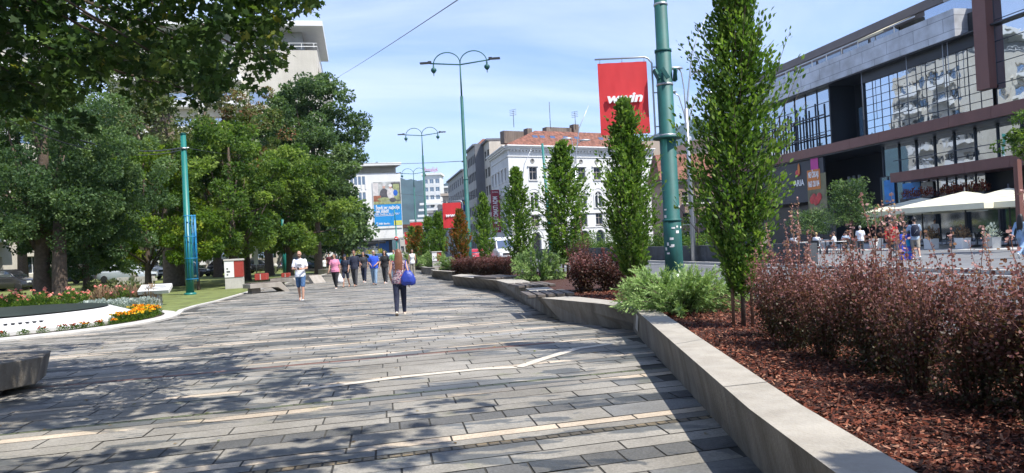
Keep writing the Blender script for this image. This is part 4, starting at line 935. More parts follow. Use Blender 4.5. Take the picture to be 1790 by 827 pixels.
# square red flower boxes
for k, (px, py, w_, h_) in enumerate(((458, 494, .60, .34), (500, 484, .5, .55))):
    x, y = G(px, py, .3); r_ = empty('flower_box', ['wide low red square flower box on the nearest angled bench', 'taller red square flower box beside the second green pole'][k], 'planter box', (x, y, .44 if k == 0 else 0), .1, 'red flower boxes')
    b = MB(); b.box(-w_ / 2, w_ / 2, -w_ / 2, w_ / 2, 0, h_); b.build('box', bpy.data.materials['box_red'], r_, bevel=.02); b = MB(); b.box(-.02, .02, -w_ / 2 - .012, -w_ / 2 - .002, .02, h_ - .02); b.build('corner_strip', M_concL, r_)
    b = MB(); b.box(-w_ / 2 + .05, w_ / 2 - .05, -w_ / 2 + .05, w_ / 2 - .05, h_, h_ + .02); b.build('soil', M_mulch, r_)
# angled concrete benches
M_bench = mat('bench_concrete', (.33, .30, .26), .85, .1, 2, dirt=.5)
def angled_bench(label, px0, py0, px1, py1, zt=.45, leg=True, depth=.9):
    a_ = np.array(G(px0, py0, zt)); c_ = np.array(G(px1, py1, zt)); Ln = float(np.linalg.norm(c_ - a_)); rz = atan2(c_[1] - a_[1], c_[0] - a_[0])
    r_ = empty('concrete_bench', label, 'bench', (a_[0], a_[1], 0), rz, 'angled concrete benches')
    prof = [(0, zt), (Ln, zt), (Ln + .42, -.02), (Ln + .18, -.02), (Ln - .14, zt - .24), (Ln * .72, zt - .21), (0, zt - .20)] if leg else [(0, zt), (Ln, zt), (Ln, -.02), (0, -.02)]
    b = MB(); n_ = len(prof); vs = [(x, 0, z) for x, z in prof] + [(x, depth, z) for x, z in prof]
    b.add(vs, [tuple(range(n_)), tuple(range(n_, 2 * n_))[::-1]] + [(i, n_ + i, n_ + (i + 1) % n_, (i + 1) % n_) for i in range(n_)]); b.build('concrete_slab', M_bench, r_, bevel=.012)
    q = MB(); q.box(.15, .55, .2, depth - .2, -.02, zt - .205); q.build('support', M_conc, r_)
    q = MB()
    for i in range(4): q.box(.1, Ln - .1, .12 + i * .18, .26 + i * .18, zt + .002, zt + .04)
    if leg: q.build('seat_slats', M_wood, r_)
    return r_
angled_bench('nearest angled concrete bench, with the wide low red flower box on it', 437, 497, 492, 493)
angled_bench('second angled concrete bench, just left of the man in blue shorts', 472, 488, 512, 486)
angled_bench('third angled concrete bench, end seen just behind the man in blue shorts', 505, 483, 540, 482)
angled_bench('fourth angled concrete bench, right of the man in blue shorts', 515, 472, 552, 470)
angled_bench('long low concrete seat where the person in white sits', 556, 471, 612, 469, .42, False, 1.6)
# big block at the left edge
b = MB()
x0, y0 = G(74, 624, .45)
pts_t = [(x0, y0), (x0 - .35, y0 + .75), (x0 - 5, y0 + .6), (x0 - 5, y0 - 2.9), (x0 - 1.1, y0 - 2.75)]
pts_b = [(x0 - .10, y0 + .0), (x0 - .42, y0 + .72), (x0 - 5, y0 + .57), (x0 - 5, y0 - 2.86), (x0 - 1.18, y0 - 2.7)]
b.prism(pts_b, .10, .45, 0, pts_t); r_ = empty('concrete_bench', 'weathered concrete seat block jutting in at the left edge', 'bench', (0, 0, 0)); b.build('seat_block', M_conc, r_, bevel=.012)
b = MB(); b.prism([(x * 1 - .0 if i else x - .0, y) for i, (x, y) in enumerate([(x0 - .5, y0 - .1), (x0 - .8, y0 + .5), (x0 - 4.8, y0 + .4), (x0 - 4.8, y0 - 2.6), (x0 - 1.45, y0 - 2.4)])], -.02, .10); b.build('recessed_foot', M_conc, r_)
# road sign
r_ = empty('road_sign', 'round red no entry sign on a slim post behind the woman with long hair', 'road sign', (*atd(694, 44)[:2], 0)); b = MB(); b.tube([(0, 0, -.0), (0, 0, 3.1)], .04, 8); b.tube([(0, 0, 3.1), (-.05, 0, 4.1)], .03, 6); b.build('post', M_greenL, r_)
b = MB(); b.lathe([(.01, -.01), (.12, -.01), (.12, .01), (.01, .01)], 20); o = b.build('sign_disc', mat('sign_red', (.5, .02, .02), .4, 0), r_, (0, -.06, 2.35)); o.rotation_euler = (pi / 2, 0, 0); b = MB(); b.box(-.07, .07, -.02, .02, .012, .02); o2 = b.build('sign_bar', M_wl, o)
# dark wall with hedge across the road
r_ = empty('roadside_wall', 'low dark concrete wall along the far kerb topped by green bushes', 'wall', (*ST(19.6, 30), .11), TH)
b = MB()
for k in range(30):
    if 11.5 < k * 2 < 25.0 and k * 2 not in (12,): 
        if k * 2 < 14: continue
    b.box(0, .45, k * 2.0 + .01, k * 2.0 + 1.99, -.05, .92)
b.build('wall_block', mat('dark_stained_concrete', (.075, .082, .09), .85, .25, 1.2, dirt=.5), r_)
HB = [crown_mesh([(random.Random(i * 9 + k).uniform(-.8, .8), random.Random(i * 7 + k + 1).uniform(-.5, .5), random.Random(i + k * 3).uniform(.1, 1.0 + .3 * i), .38) for k in range(22)], 46, .13, L_bush, 400 + i) for i in range(3)]
g = random.Random(2)
for k in range(17):
    t = 45 + k * 2.0; x, y = ST(20.9, t); s = g.uniform(.8, 1.3)
    o = put('hedge_bush', HB[k % 3], None, (x, y, .5), g.uniform(0, 6)); o.scale = (s, s, s * g.uniform(.8, 1.25)); tag(o, 'green bush, %s along the far roadside wall counted from its near end' % ORD[k], 'bush', 'bushes behind the far roadside wall')
x, y = ST(20.6, 41.5); cl = [(g.uniform(-.7, .7), g.uniform(-.6, .6), z * .28, .45) for z in range(22)]; cl = [(a * (1.6 - z / 5), c_ * (1.6 - z / 5), z, r) for a, c_, z, r in cl]
q = empty('climbing_plant', 'yellow green creeper climbing the grey street light', 'plant', (x - .9, y, .11)); put('foliage', crown_mesh(cl, 60, .12, L_lind, 7), q); b = MB(); b.tube([(0, 0, 0), (.2, 0, 2), (.1, 0, 4.5)], .05, 6); b.build('stem', M_bark, q)
# ================================================================== BUILDINGS
def wall_grid(b, p0, p1, z0, z1, ops, depth=.22, mi=0, mr=0):
    """wall from p0 to p1 (outside on the right hand) with rectangular openings (x0,x1,z0,z1) and their reveals"""
    ln = hypot(p1[0] - p0[0], p1[1] - p0[1]); ex, ey = (p1[0] - p0[0]) / ln, (p1[1] - p0[1]) / ln; ox, oy = -ey, ex   # inward
    xs = sorted({0, ln} | {round(v, 4) for o in ops for v in o[:2]}); zs = sorted({z0, z1} | {round(v, 4) for o in ops for v in o[2:4]})
    def P(x, z, d=0): return (p0[0] + ex * x + ox * d, p0[1] + ey * x + oy * d, z)
    for a, c in zip(xs[:-1], xs[1:]):
        zz0 = None
        for d, e in zip(zs[:-1], zs[1:]):
            mx, mz = (a + c) / 2, (d + e) / 2
            if any(o[0] < mx < o[1] and o[2] < mz < o[3] for o in ops): 
                if zz0 is not None: b.add([P(a, zz0), P(c, zz0), P(c, d), P(a, d)], [(0, 1, 2, 3)], mi); zz0 = None
            elif zz0 is None: zz0 = d
        if zz0 is not None: b.add([P(a, zz0), P(c, zz0), P(c, zs[-1]), P(a, zs[-1])], [(0, 1, 2, 3)], mi)
    for o in ops:
        x0, x1, a, c = o[:4]
        b.add([P(x0, a), P(x1, a), P(x1, a, depth), P(x0, a, depth)], [(0, 1, 2, 3)], mr); b.add([P(x0, c), P(x0, c, depth), P(x1, c, depth), P(x1, c)], [(0, 1, 2, 3)], mr)
        b.add([P(x0, a), P(x0, a, depth), P(x0, c, depth), P(x0, c)], [(0, 1, 2, 3)], mr); b.add([P(x1, a), P(x1, c), P(x1, c, depth), P(x1, a, depth)], [(0, 1, 2, 3)], mr)
_wc = {}
def window_mesh(w_, h_, style, mf, mg, depth=.22, msill=None):
    key = (round(w_, 2), round(h_, 2), style, mf.name, mg.name)
    if key in _wc: return _wc[key]
    b = MB(); t = .06; y = depth - .05
    b.box(-w_ / 2, w_ / 2, y - .03, y + .04, 0, t); b.box(-w_ / 2, w_ / 2, y - .03, y + .04, h_ - t, h_); b.box(-w_ / 2, -w_ / 2 + t, y - .03, y + .04, t, h_ - t); b.box(w_ / 2 - t, w_ / 2, y - .03, y + .04, t, h_ - t)
    if style in ('cross', 'sash', 'trim'): b.box(-.03, .03, y - .02, y + .03, t, h_ - t)
    if style in ('cross', 'trim'): b.box(-w_ / 2 + t, w_ / 2 - t, y - .022, y + .028, h_ * .62, h_ * .62 + .05)
    if style == 'strip':
        n_ = max(2, int(w_ / .9))
        for i in range(1, n_): x = -w_ / 2 + w_ * i / n_; b.box(x - .03, x + .03, y - .02, y + .03, t, h_ - t)
    if style == 'fins':
        n_ = max(2, int(w_ / .75))
        for i in range(0, n_ + 1): x = -w_ / 2 + w_ * i / n_; b.box(x - .10, x + .10, -.10, y - .04, -.9, h_)
    f = b.mesh('window', [mf]); f2 = None
    q = MB(); q.add([(-w_ / 2 + t, y, t), (w_ / 2 - t, y, t), (w_ / 2 - t, y, h_ - t), (-w_ / 2 + t, y, h_ - t)], [(0, 1, 2, 3)])
    gp = q.mesh('pane', [mg]); s = None
    if msill:
        q = MB(); q.box(-w_ / 2 - .12, w_ / 2 + .12, -.16, -.003, -.12, -.003)
        if style == 'trim':
            q.box(-w_ / 2 - .16, -w_ / 2 - .004, -.07, -.002, 0, h_ + .0); q.box(w_ / 2 + .004, w_ / 2 + .16, -.07, -.002, 0, h_); q.box(-w_ / 2 - .3, w_ / 2 + .3, -.22, -.002, h_ + .10, h_ + .26); q.box(-w_ / 2 - .16, w_ / 2 + .16, -.08, -.002, h_ + .004, h_ + .097)
        s = q.mesh('sill', [msill])
    _wc[key] = (f, gp, s); return _wc[key]
def arch_mesh(w_, h_, mw, mg, twin=True):
    key = ('arch', w_, h_, mw.name, twin)
    if key in _wc: return _wc[key]
    b = MB(); R = w_ / 2; zc = h_ - R; n_ = 10
    # spandrels filling the square top of the opening
    for s in (-1, 1):
        arc = [(s * R * cos(pi / 2 * k / n_), zc + R * sin(pi / 2 * k / n_)) for k in range(n_ + 1)]; poly = arc + [(s * R, h_)]
        vs = [(x, .05, z) for x, z in poly]; b.add(vs, [tuple(range(len(vs)))])
        b.add([(x, .05, z) for x, z in arc] + [(x, .2, z) for x, z in arc], [(i, i + 1, n_ + 2 + i, n_ + 1 + i) for i in range(n_)])
    def ring(r0, r1, y0, cx_=0, zc_=zc, full=1.0):
        vs = []; m_ = 16
        for k in range(m_ + 1):
            a = pi * k / m_
            for r, yy in ((r0, y0), (r1, y0), (r1, -.002), (r0, -.002)): vs.append((cx_ + r * cos(a), yy, zc_ + r * sin(a)))
        b.add(vs, [(4 * k + j, 4 * k + (j + 1) % 4, 4 * k + 4 + (j + 1) % 4, 4 * k + 4 + j) for k in range(m_) for j in range(4)])
    ring(R + .05, R + .28, -.10); ring(R + .55, R + .68, -.07)
    for s in (-1, 1): b.box(min(s * (R + .05), s * (R + .28)), max(s * (R + .05), s * (R + .28)), -.10, -.002, 0, zc)
    if twin:
        b.box(-.09, .09, .02, .2, 0, h_ - .05); ring(R * .33, R * .46, .06, -R / 2, zc - .1); ring(R * .33, R * .46, .06, R / 2, zc - .1)
    b.box(-w_ / 2 - .35, w_ / 2 + .35, -.16, -.003, -.16, -.003)
    f = b.mesh('arched_window', [mw]); q = MB(); q.add([(-R, .21, 0), (R, .21, 0), (R, .21, h_), (-R, .21, h_)], [(0, 1, 2, 3)]); _wc[key] = (f, q.mesh('pane', [mg]), None); return _wc[key]
def place_window(root, p0, p1, x, z, meshes, off=(0, 0, 0), name='window'):
    ln = hypot(p1[0] - p0[0], p1[1] - p0[1]); ex, ey = (p1[0] - p0[0]) / ln, (p1[1] - p0[1]) / ln
    o = put(name, meshes[0], root, (p0[0] + ex * x, p0[1] + ey * x, z), atan2(ey, ex)); put('pane', meshes[1], o)
    if meshes[2]: put('sill', meshes[2], o)
    return o
class Bld:
    """one building; coordinates are the world's, shifted to its own corner"""
    def __init__(s, name, label, o, cat='building', group=None):
        s.o = o; s.root = empty(name, label, cat, (o[0], o[1], 0), 0, group); s.w = MB()
    def L(s, p): return (p[0] - s.o[0], p[1] - s.o[1])
    def face(s, p0, p1, z0, z1, wins=(), depth=.22, mi=0):
        """wins: (xc, z, w, h, style, mf, mg, msill)"""
        a, c = s.L(p0), s.L(p1); s.w.__class__
        wall_grid(s.w, a, c, z0, z1, [(x - w_ / 2, x + w_ / 2, z, z + h_) for x, z, w_, h_, *_ in wins], depth, mi, mi)
        for x, z, w_, h_, st, mf, mg, ms in wins:
            m_ = arch_mesh(w_, h_, ms, mg, st == 'arch2') if st.startswith('arch') else window_mesh(w_, h_, st, mf, mg, depth, ms)
            place_window(s.root, a, c, x, z, m_, name='arched_window' if st.startswith('arch') else 'window')
    def poly(s, pts, z0, z1, mi=0): s.w.prism([s.L(p) for p in pts], z0, z1, mi)
    def done(s, mats, name='wall'): s.w.build(name, mats, s.root)
    def part(s, name, m, fn, bevel=0): b = MB(); fn(b); return b.build(name, m, s.root, bevel=bevel)
def along(p0, p1, t, off=0.0):
    ln = hypot(p1[0] - p0[0], p1[1] - p0[1]); ex, ey = (p1[0] - p0[0]) / ln, (p1[1] - p0[1]) / ln; return (p0[0] + ex * t + ey * off, p0[1] + ey * t - ex * off)   # off>0 outside
W_white = mat('white_render', (.66, .67, .66), .85, .06, .4, dirt=.18)
W_cream = mat('cream_render', (.58, .545, .47), .85, .07, .4, dirt=.25)
W_grey = mat('grey_render', (.36, .36, .35), .85, .08, .5, dirt=.3)
W_dgrey = mat('dark_grey_render', (.17, .175, .19), .85, .08, .5, dirt=.2)
W_tan = mat('tan_render', (.42, .35, .28), .85, .08, .5, dirt=.3)
W_pinkb = mat('brown_pink_render', (.33, .23, .19), .85, .08, .5, dirt=.3)
W_pink = mat('pink_render', (.55, .38, .33), .85, .08, .5, dirt=.3)
W_trim = mat('trim_white', (.72, .72, .70), .7, .04, 1)
W_frm2 = mat('window_frame_pale', (.45, .40, .36), .6, .1, 3)
W_frame = mat('window_frame_brown', (.09, .06, .05), .6, .1, 3)
M_tile = mat('clay_roof_tiles', (.20, .085, .058), .9, .62, 2.2, bump=.6, bscale=7, dirt=.5)
M_brick = brickmat('brown_brick', (.19, .15, .12), (.25, .20, .16), (.12, .1, .09), .5, .16)
W_pale = mat('pale_panel', (.76, .76, .74), .7, .04, .3, dirt=.1)
# ---- grand white corner building
A = ST(23.3, 114.5); dx, dy = sin(radians(61)), cos(radians(61))
F1 = (A[0] + dx * 29, A[1] + dy * 29); Sb = (A[0] + TT[0] * 16, A[1] + TT[1] * 16); Fb = (F1[0] + TT[0] * 16, F1[1] + TT[1] * 16)
B = Bld('corner_building', 'white ornate corner building with arched windows and red tiled roof', A)
def fx(px): return onwall(px, 330, A, F1)[0]
cols = [fx(933), fx(966), fx(1018), fx(1045), fx(1045) + 4.2, fx(1045) + 8.0, fx(1045) + 11.5]
cols = [c for c in cols if 1 < c < 28]
wins = []
for c in cols:
    wins += [(c, 11.9, 1.45, 2.05, 'trim', W_frm2, G_dark, W_trim), (c, 7.3, 1.35, 2.6, 'arch2', None, G_dark, W_white), (c, 4.6 - .2, 1.4, 1.85, 'cross', W_frm2, G_dark, W_grey), (c, .35, 1.7, 3.1, 'arch1', None, G_dark, W_white)]
B.face(A, F1, 0, 16.7, wins, .25)
swins = []
for i in range(5):
    for z, h_ in ((12.0, 1.9), (7.4, 2.3), (4.4, 1.7), (.5, 2.6)): swins.append((1.8 + i * 2.9, z, 1.2, h_, 'trim' if z > 5 else 'sash', W_frame, G_dark, W_trim))
B.face(Sb, A, 0, 16.7, swins, .25); B.face(F1, Fb, 0, 16.7); B.face(Fb, Sb, 0, 16.7)
# rounded corner pier
B.done([W_white])
def f_(b):
    for z0, z1, off in ((16.7, 16.95, .35), (16.95, 17.2, .62), (17.2, 17.38, .85), (6.35, 6.6, .2), (3.95, 4.1, .12), (15.6, 15.72, .12)):
        P_ = [along(A, F1, -off * .6, off), along(A, F1, 29 + .1, off), along(A, F1, 29 + .1, -.05 if z0 < 16 else -2), along(A, F1, 0, -.05 if z0 < 16 else -2)]
        b.prism([B.L(p) for p in P_], z0, z1); P_ = [along(Sb, A, 0, off), along(Sb, A, 16 + off * .2, off), along(Sb, A, 16, -.05 if z0 < 16 else -2), along(Sb, A, 0, -.05 if z0 < 16 else -2)]
        b.prism([B.L(p) for p in P_], z0 + .004, z1 - .004)
B.part('cornice', W_trim, f_)
def f_(b):
    for k in range(46): p = B.L(along(A, F1, .4 + k * .62, .18)); b.rbox((*p, 16.55), (.2, .36, .26), radians(29))
B.part('dentils', W_trim, f_)
def f_(b):
    for c in [c_ + d for c_ in cols for d in (0,)]:
        p = B.L(along(A, F1, c, .03)); b.v and None
        n0 = len(b.v); b.lathe([(.01, 0), (.30, 0), (.36, .05), (.42, .0)], 14)
        R_ = Matrix.Translation((*p, 14.95)) @ Matrix.Rotation(radians(29), 4, 'Z') @ Matrix.Rotation(pi / 2, 4, 'X')
        for i in range(n0, len(b.v)): b.v[i] = tuple(R_ @ Vector(b.v[i]))
B.part('medallions', W_grey, f_)
def hip(b, P4, z0, z1, inset, over=.5):
    cx_ = sum(p[0] for p in P4) / 4; cy_ = sum(p[1] for p in P4) / 4
    e = [(x + (x - cx_) * over / 10, y + (y - cy_) * over / 10) for x, y in P4]; t = [(x + (cx_ - x) * inset, y + (cy_ - y) * inset) for x, y in P4]
    b.prism(e, z0, z1, 0, t)
def f_(b): hip(b, [B.L(p) for p in (A, F1, Fb, Sb)], 17.38, 20.4, .42, .35)
rf = B.part('roof', M_tile, f_)
def f_(b):
    for k, c in enumerate((6.2, 7.6, 9.6, 12.2, 14.4, 19.4, 21.4)):
        p = along(A, F1, c, -1.6); b.rbox((*B.L(p), 18.95), (.95, 1.15, .08), radians(29), 0, radians(50))
q = MB(); f_(q); q.build('skylight', G_sky, rf)
def f_(b):
    for c, s_, w_, h_ in ((6.2, -4, .9, 2.2), (13.5, -6, 5.6, 2.9), (16.6, -5.6, 1.1, 3.5), (4.6, -6.5, 3.9, 2.1)): p = along(A, F1, c, s_); b = MB(); b.rbox((*B.L(p), 18.6 + h_ / 2), (w_, 1.3, h_), radians(29)); b.build('chimney', M_brick, rf)
f_(None)
def f_(b):
    for c, h_ in ((10.7, 4.5), (3.6, 2.8), (15.8, 3)):
        p = B.L(along(A, F1, c, -4)); b.tube([(*p, 21), (*p, 21 + h_)], .05, 5)
        if h_ < 4:
            for k in range(4): b.tube([(p[0] - .6, p[1], 21 + h_ - .3 * k), (p[0] + .5, p[1], 21 + h_ - .3 * k + .15)], .03, 4)
q = MB(); f_(q); q.build('antenna', M_dark, rf)
# vertical sign on the street side
pS = along(Sb, A, 8.4, 1.0)
r_ = empty('hanging_sign', 'tall narrow dark red sign with white vertical letters above the white van', 'sign', (*pS, 0), radians(8)); b = MB(); b.box(-.72, .72, -.12, .12, 3.9, 11.0); b.build('sign_board', mat('sign_wine_red', (.24, .012, .035), .5, .04, 2), r_); b = MB(); b.box(.72, 1.9, -.05, .05, 5, 5.15); b.box(.72, 1.9, -.05, .05, 10, 10.15); b.build('bracket', M_dark, r_)
lettering('AUTOMATI ADM', 1.1, M_wl, r_, Matrix.Translation((0, -.15, 7.6)) @ Matrix.Rotation(-pi / 2, 4, 'Y'), width=4.6, bold=.02)
lettering('‹‹‹', .8, M_wl, r_, Matrix.Translation((0, -.15, 4.55)), width=.9, bold=.03); lettering('ADMIRAL', .3, M_wl, r_, Matrix.Translation((0, -.15, 10.6)), width=1.1)
# ---- street row beyond
def row_house(name, label, t0, t1, h, wm, floors, ncol, roof, s_=23.3, style='strip', proud=0.0, ww=1.5, cat='building', wh=1.7):
    p_near, p_far = ST(s_ - proud, t0), ST(s_ - proud, t1); q_near, q_far = ST(s_ + 12, t0), ST(s_ + 12, t1)
    Bq = Bld(name, label, p_near, cat); Lw = t1 - t0; wins = []
    for f in range(floors):
        for c in range(ncol): wins.append((Lw * (c + .5) / ncol, 1.0 + (h - 1.2) * f / floors + .3, min(ww, Lw / ncol * .8), wh, style, W_frame if style != 'strip' else M_dark, G_dark, W_trim if f else None))
    Bq.face(p_far, p_near, 0, h, wins); Bq.face(p_near, q_near, 0, h); Bq.face(q_near, q_far, 0, h); Bq.face(q_far, p_far, 0, h); Bq.w.add([(*Bq.L(p), h) for p in (p_near, q_near, q_far, p_far)], [(0, 1, 2, 3)]); Bq.done([wm])
    if roof == 'tile': Bq.part('roof', M_tile, lambda b: hip(b, [Bq.L(p) for p in (p_near, q_near, q_far, p_far)], h, h + 3.6, .45, .8))
    else: Bq.part('roof', W_dgrey, lambda b: b.prism([Bq.L(p) for p in (ST(s_ - proud - .45, t0 - .1), ST(s_ + 12, t0 - .1), ST(s_ + 12, t1 + .1), ST(s_ - proud - .45, t1 + .1))], h + .004, h + .35))
    return Bq
row_house('street_building', 'pale narrow building with wide windows beside the tall red sign', 131, 137, 20.6, W_cream, 6, 2, 'flat', ww=2.2, style='strip')
Bq = row_house('street_building', 'grey office building with a dark windowless end wall in the street row', 137.2, 148, 20.5, W_grey, 6, 5, 'flat', proud=1.6, ww=1.7, style='strip')
Bq.part('end_wall', W_dgrey, lambda b: b.prism([Bq.L(p) for p in (ST(21.6, 136.9), ST(30, 136.9), ST(30, 137.15), ST(21.6, 137.15))], 0, 20.9))
row_house('street_building', 'cream old building with rounded red tiled roof at the left end of the street row', 148.3, 160, 20.2, W_cream, 5, 4, 'tile', proud=.6, style='cross', ww=1.3)
row_house('street_building', 'blue grey lower block beyond the street row', 166, 196, 19.0, W_grey, 6, 8, 'flat', ww=1.6, style='strip')
fl = empty('flag', 'blue and yellow flag hanging on a short staff above the street', 'flag', (*ST(20.6, 150), 11.5), .3); b = MB(); b.tube([(0, 0, 0), (2.4, 0, -1.6)], .04, 5); b.build('staff', M_grey, fl)
b = MB(); b.add([(0, 0, 0), (-.1, .05, -2.3), (.9, 0, -2.9), (1.0, .05, -.8)], [(0, 1, 2, 3)]); b.build('blue_cloth', mat('flag_blue', (.01, .03, .22), .8, .05), fl); b = MB(); b.add([(.1, -.03, -.3), (.9, -.03, -1.0), (.8, -.03, -2.5)], [(0, 1, 2)]); b.build('yellow_triangle', mat('flag_yellow', (.7, .45, .02), .8, .05), fl)
# ---- buildings right of the corner
C0 = atd(1134, 131); C1 = atd(1162, 133); r0, r1 = (C0[0] - 4, C0[1]), (C1[0] + 1.2, C1[1] + .2)
B2 = Bld('narrow_building', 'narrow pink and cream building partly behind the big green pole', r0)
Lw = hypot(r1[0] - r0[0], r1[1] - r0[1]); B2.face(r0, r1, 0, 19.0, [(x, z * 1.1, 1.9, h_, 'cross', W_trim, G_dark, None) for x in (1.9, 5.2) for z, h_ in ((13.6, 2.4), (10.0, 1.7), (6.6, 1.7), (3.3, 1.7))]); B2.w.prism([B2.L((r0[0], r0[1] + .3)), B2.L((r1[0], r1[1] + .3)), B2.L((r1[0], r1[1] + 9)), B2.L((r0[0], r0[1] + 9))], 0, 18.9); B2.done([W_tan]); B2.part('lower_front', W_pink, lambda b: b.rbox((*B2.L(along(r0, r1, Lw / 2, .06)), 4.2), (Lw - 4.5, .06, 4.5), atan2(r1[1] - r0[1], r1[0] - r0[0])))
B2.part('roof_rail', M_dark, lambda b: [b.tube([(*B2.L(along(r0, r1, x, 0)), 19.0), (*B2.L(along(r0, r1, x, 0)), 19.9)], .04, 4) for x in np.arange(0, Lw, .8)] + [b.tube([(*B2.L(r0), 19.9), (*B2.L(r1), 19.9)], .05, 4)])
D0 = atd(1164, 102); D1 = atd(1275, 104); d0, d1 = D0[:2], D1[:2]; Lw = hypot(d1[0] - d0[0], d1[1] - d0[1])
B3 = Bld('brown_house', 'brown pink house with red tiled roof behind the grey street light', d0); ws = []
for i in range(4):
    for z, h_, w_ in ((6.2, 1.6, 2.1), (3.3, 1.6, 2.1), (.4, 1.9, 2.2)): ws.append((1.2 + i * 2.45, z, w_ - .25, h_, 'strip' if z < 6 else 'cross', W_trim, G_dark, W_trim if z > 3 else None))
B3.face(d0, d1, 0, 9.2, [w_ for w_ in ws if w_[0] + w_[2] / 2 < Lw]); B3.face(d1, (d1[0], d1[1] + 9), 0, 9.2); B3.face((d0[0], d0[1] + 9), d0, 0, 9.2); B3.done([W_pinkb])
B3.part('eaves', W_dgrey, lambda b: b.prism([B3.L(p) for p in ((d0[0] - .4, d0[1] - .5), (d1[0] + .4, d1[1] - .5), (d1[0] + .4, d1[1] + 9.4), (d0[0] - .4, d0[1] + 9.4))], 9.2, 9.5))
def f_(b): P4 = [B3.L(p) for p in ((d0[0] - .5, d0[1] - .6), (d1[0] + .5, d1[1] - .6), (d1[0] + .5, d1[1] + 9.5), (d0[0] - .5, d0[1] + 9.5))]; b.prism(P4, 9.5, 13.4, 0, [(P4[0][0] + .3, P4[0][1] + 4), (P4[1][0] - .3, P4[1][1] + 4), (P4[2][0] - .3, P4[2][1] - 4), (P4[3][0] + .3, P4[3][1] - 4)])
rf = B3.part('roof', M_tile, f_); b = MB(); b.rbox((*B3.L(along(d0, d1, 5.2, -1.4)), 11.2), (.9, 1.1, .1), 0, 0, radians(42)); b.build('skylight', G_sky, rf)
b = MB()
for k, c_ in enumerate((0, 1, 2)): b.rbox((*B3.L(along(d0, d1, 5.9 + k * .42, .35)), 4.0), (.32, .05, .9), .05 * k, k)
b.build('laundry', [mat('cloth_yellow', (.75, .5, .03), .8), mat('cloth_red', (.6, .04, .03), .8), mat('cloth_orange', (.75, .16, .03), .8)], B3.root)
e0, e1_ = atd(1182, 132)[:2], atd(1300, 128)[:2]
B4 = Bld('rear_building', 'plain brown building with a curved parapet and water tanks on its roof, at the back', e0)
B4.w.prism([B4.L(p) for p in (e0, e1_, (e1_[0], e1_[1] + 10), (e0[0], e0[1] + 10))], 0, 17.5); n_ = 10
prof = [(0, 16.8), (3, 17.6), (7, 18.6), (12, 19.0), (12, 17.3), (0, 16)]; 
B4.done([W_tan])
B4.part('parapet', W_pinkb, lambda b: b.add([(*B4.L(along(e0, e1_, x, .1)), z + .6) for x, z in prof] + [(*B4.L(along(e0, e1_, x, -.6)), z + .6) for x, z in prof], [(0, 5, 4, 3, 2, 1), (6, 7, 8, 9, 10, 11)] + [(i, (i + 1) % 6, 6 + (i + 1) % 6, 6 + i) for i in range(6)]))
B4.part('water_tank', M_grey, lambda b: [b.lathe([(.05, 0), (.75, 0), (.8, .1), (.8, 1.7), (.6, 2.0), (.1, 2.1)], 14, (*B4.L(along(e0, e1_, 2.6 + k * 1.9, -2)), 17.5)) for k in range(3)])
# ---- white building with the billboard
w0, w1 = atd(500, 146)[:2], atd(706, 150)[:2]; Lw = hypot(w1[0] - w0[0], w1[1] - w0[1]); ang = atan2(w1[1] - w0[1], w1[0] - w0[0])
BW = Bld('office_building', 'white office building with window bands and a large bank advertisement', w0); ws = []
xb = onwall(649, 350, w0, w1)[0]
for i in range(3):
    for z in (5.8, 8.9, 12.0, 15.2): ws.append((xb - 3.3 - i * 5.4, z, 4.7, 1.7, 'fins', W_pale, G_dark, None))
BW.face(w0, w1, 4.3, 15.0 + 2.4, [w_ for w_ in ws if w_[0] - 2.5 > 0], .35)
BW.face(w1, (w1[0] - 2.2, w1[1] + 14), 4.3, 17.4); BW.done([W_pale])
BW.part('roof', W_pale, lambda b: b.prism([BW.L(p) for p in (along(w0, w1, -.5, .8), along(w0, w1, Lw + .3, .8), along(w0, w1, Lw - 2.2, -12), along(w0, w1, 0, -12))], 18.9, 19.45))
BW.part('top_floor', W_cream, lambda b: b.prism([BW.L(p) for p in (along(w0, w1, 0, -1.6), along(w0, w1, Lw - .8, -1.6), along(w0, w1, Lw - 2.8, -10), along(w0, w1, 0, -10))], 17.3, 18.9))
BW.part('soffit', W_grey, lambda b: b.prism([BW.L(p) for p in (along(w0, w1, 0, -.02), along(w0, w1, Lw, -.02), along(w0, w1, Lw - 2.5, -12), along(w0, w1, 0, -12))], 4.0, 4.29))
BW.part('ground_floor', mat('dark_shop_front', (.035, .04, .055), .4, .2, .6), lambda b: b.prism([BW.L(p) for p in (along(w0, w1, 0, -3), along(w0, w1, Lw - 2.2, -3), along(w0, w1, Lw - 2.2, -10), along(w0, w1, 0, -10))], -.05, 4.0))
BW.part('shop_window', G_sky, lambda b: [b.rbox((*BW.L(along(w0, w1, 8.2 + k * 1.9, -2.9)), 1.9), (1.6, .1, 2.1), ang) for k in range(6)])
BW.part('blue_panel', mat('bank_blue', (.012, .11, .42), .4, .1, 1), lambda b: b.rbox((*BW.L(along(w0, w1, Lw - 4.2, -2.9)), 1.9), (2.6, .12, 3.6), ang))
BW.part('pillar', W_grey, lambda b: [b.rbox((*BW.L(along(w0, w1, x, -.6)), 2.0), (.5, .5, 4.1), ang) for x in (2, 10, Lw - 1.2)])
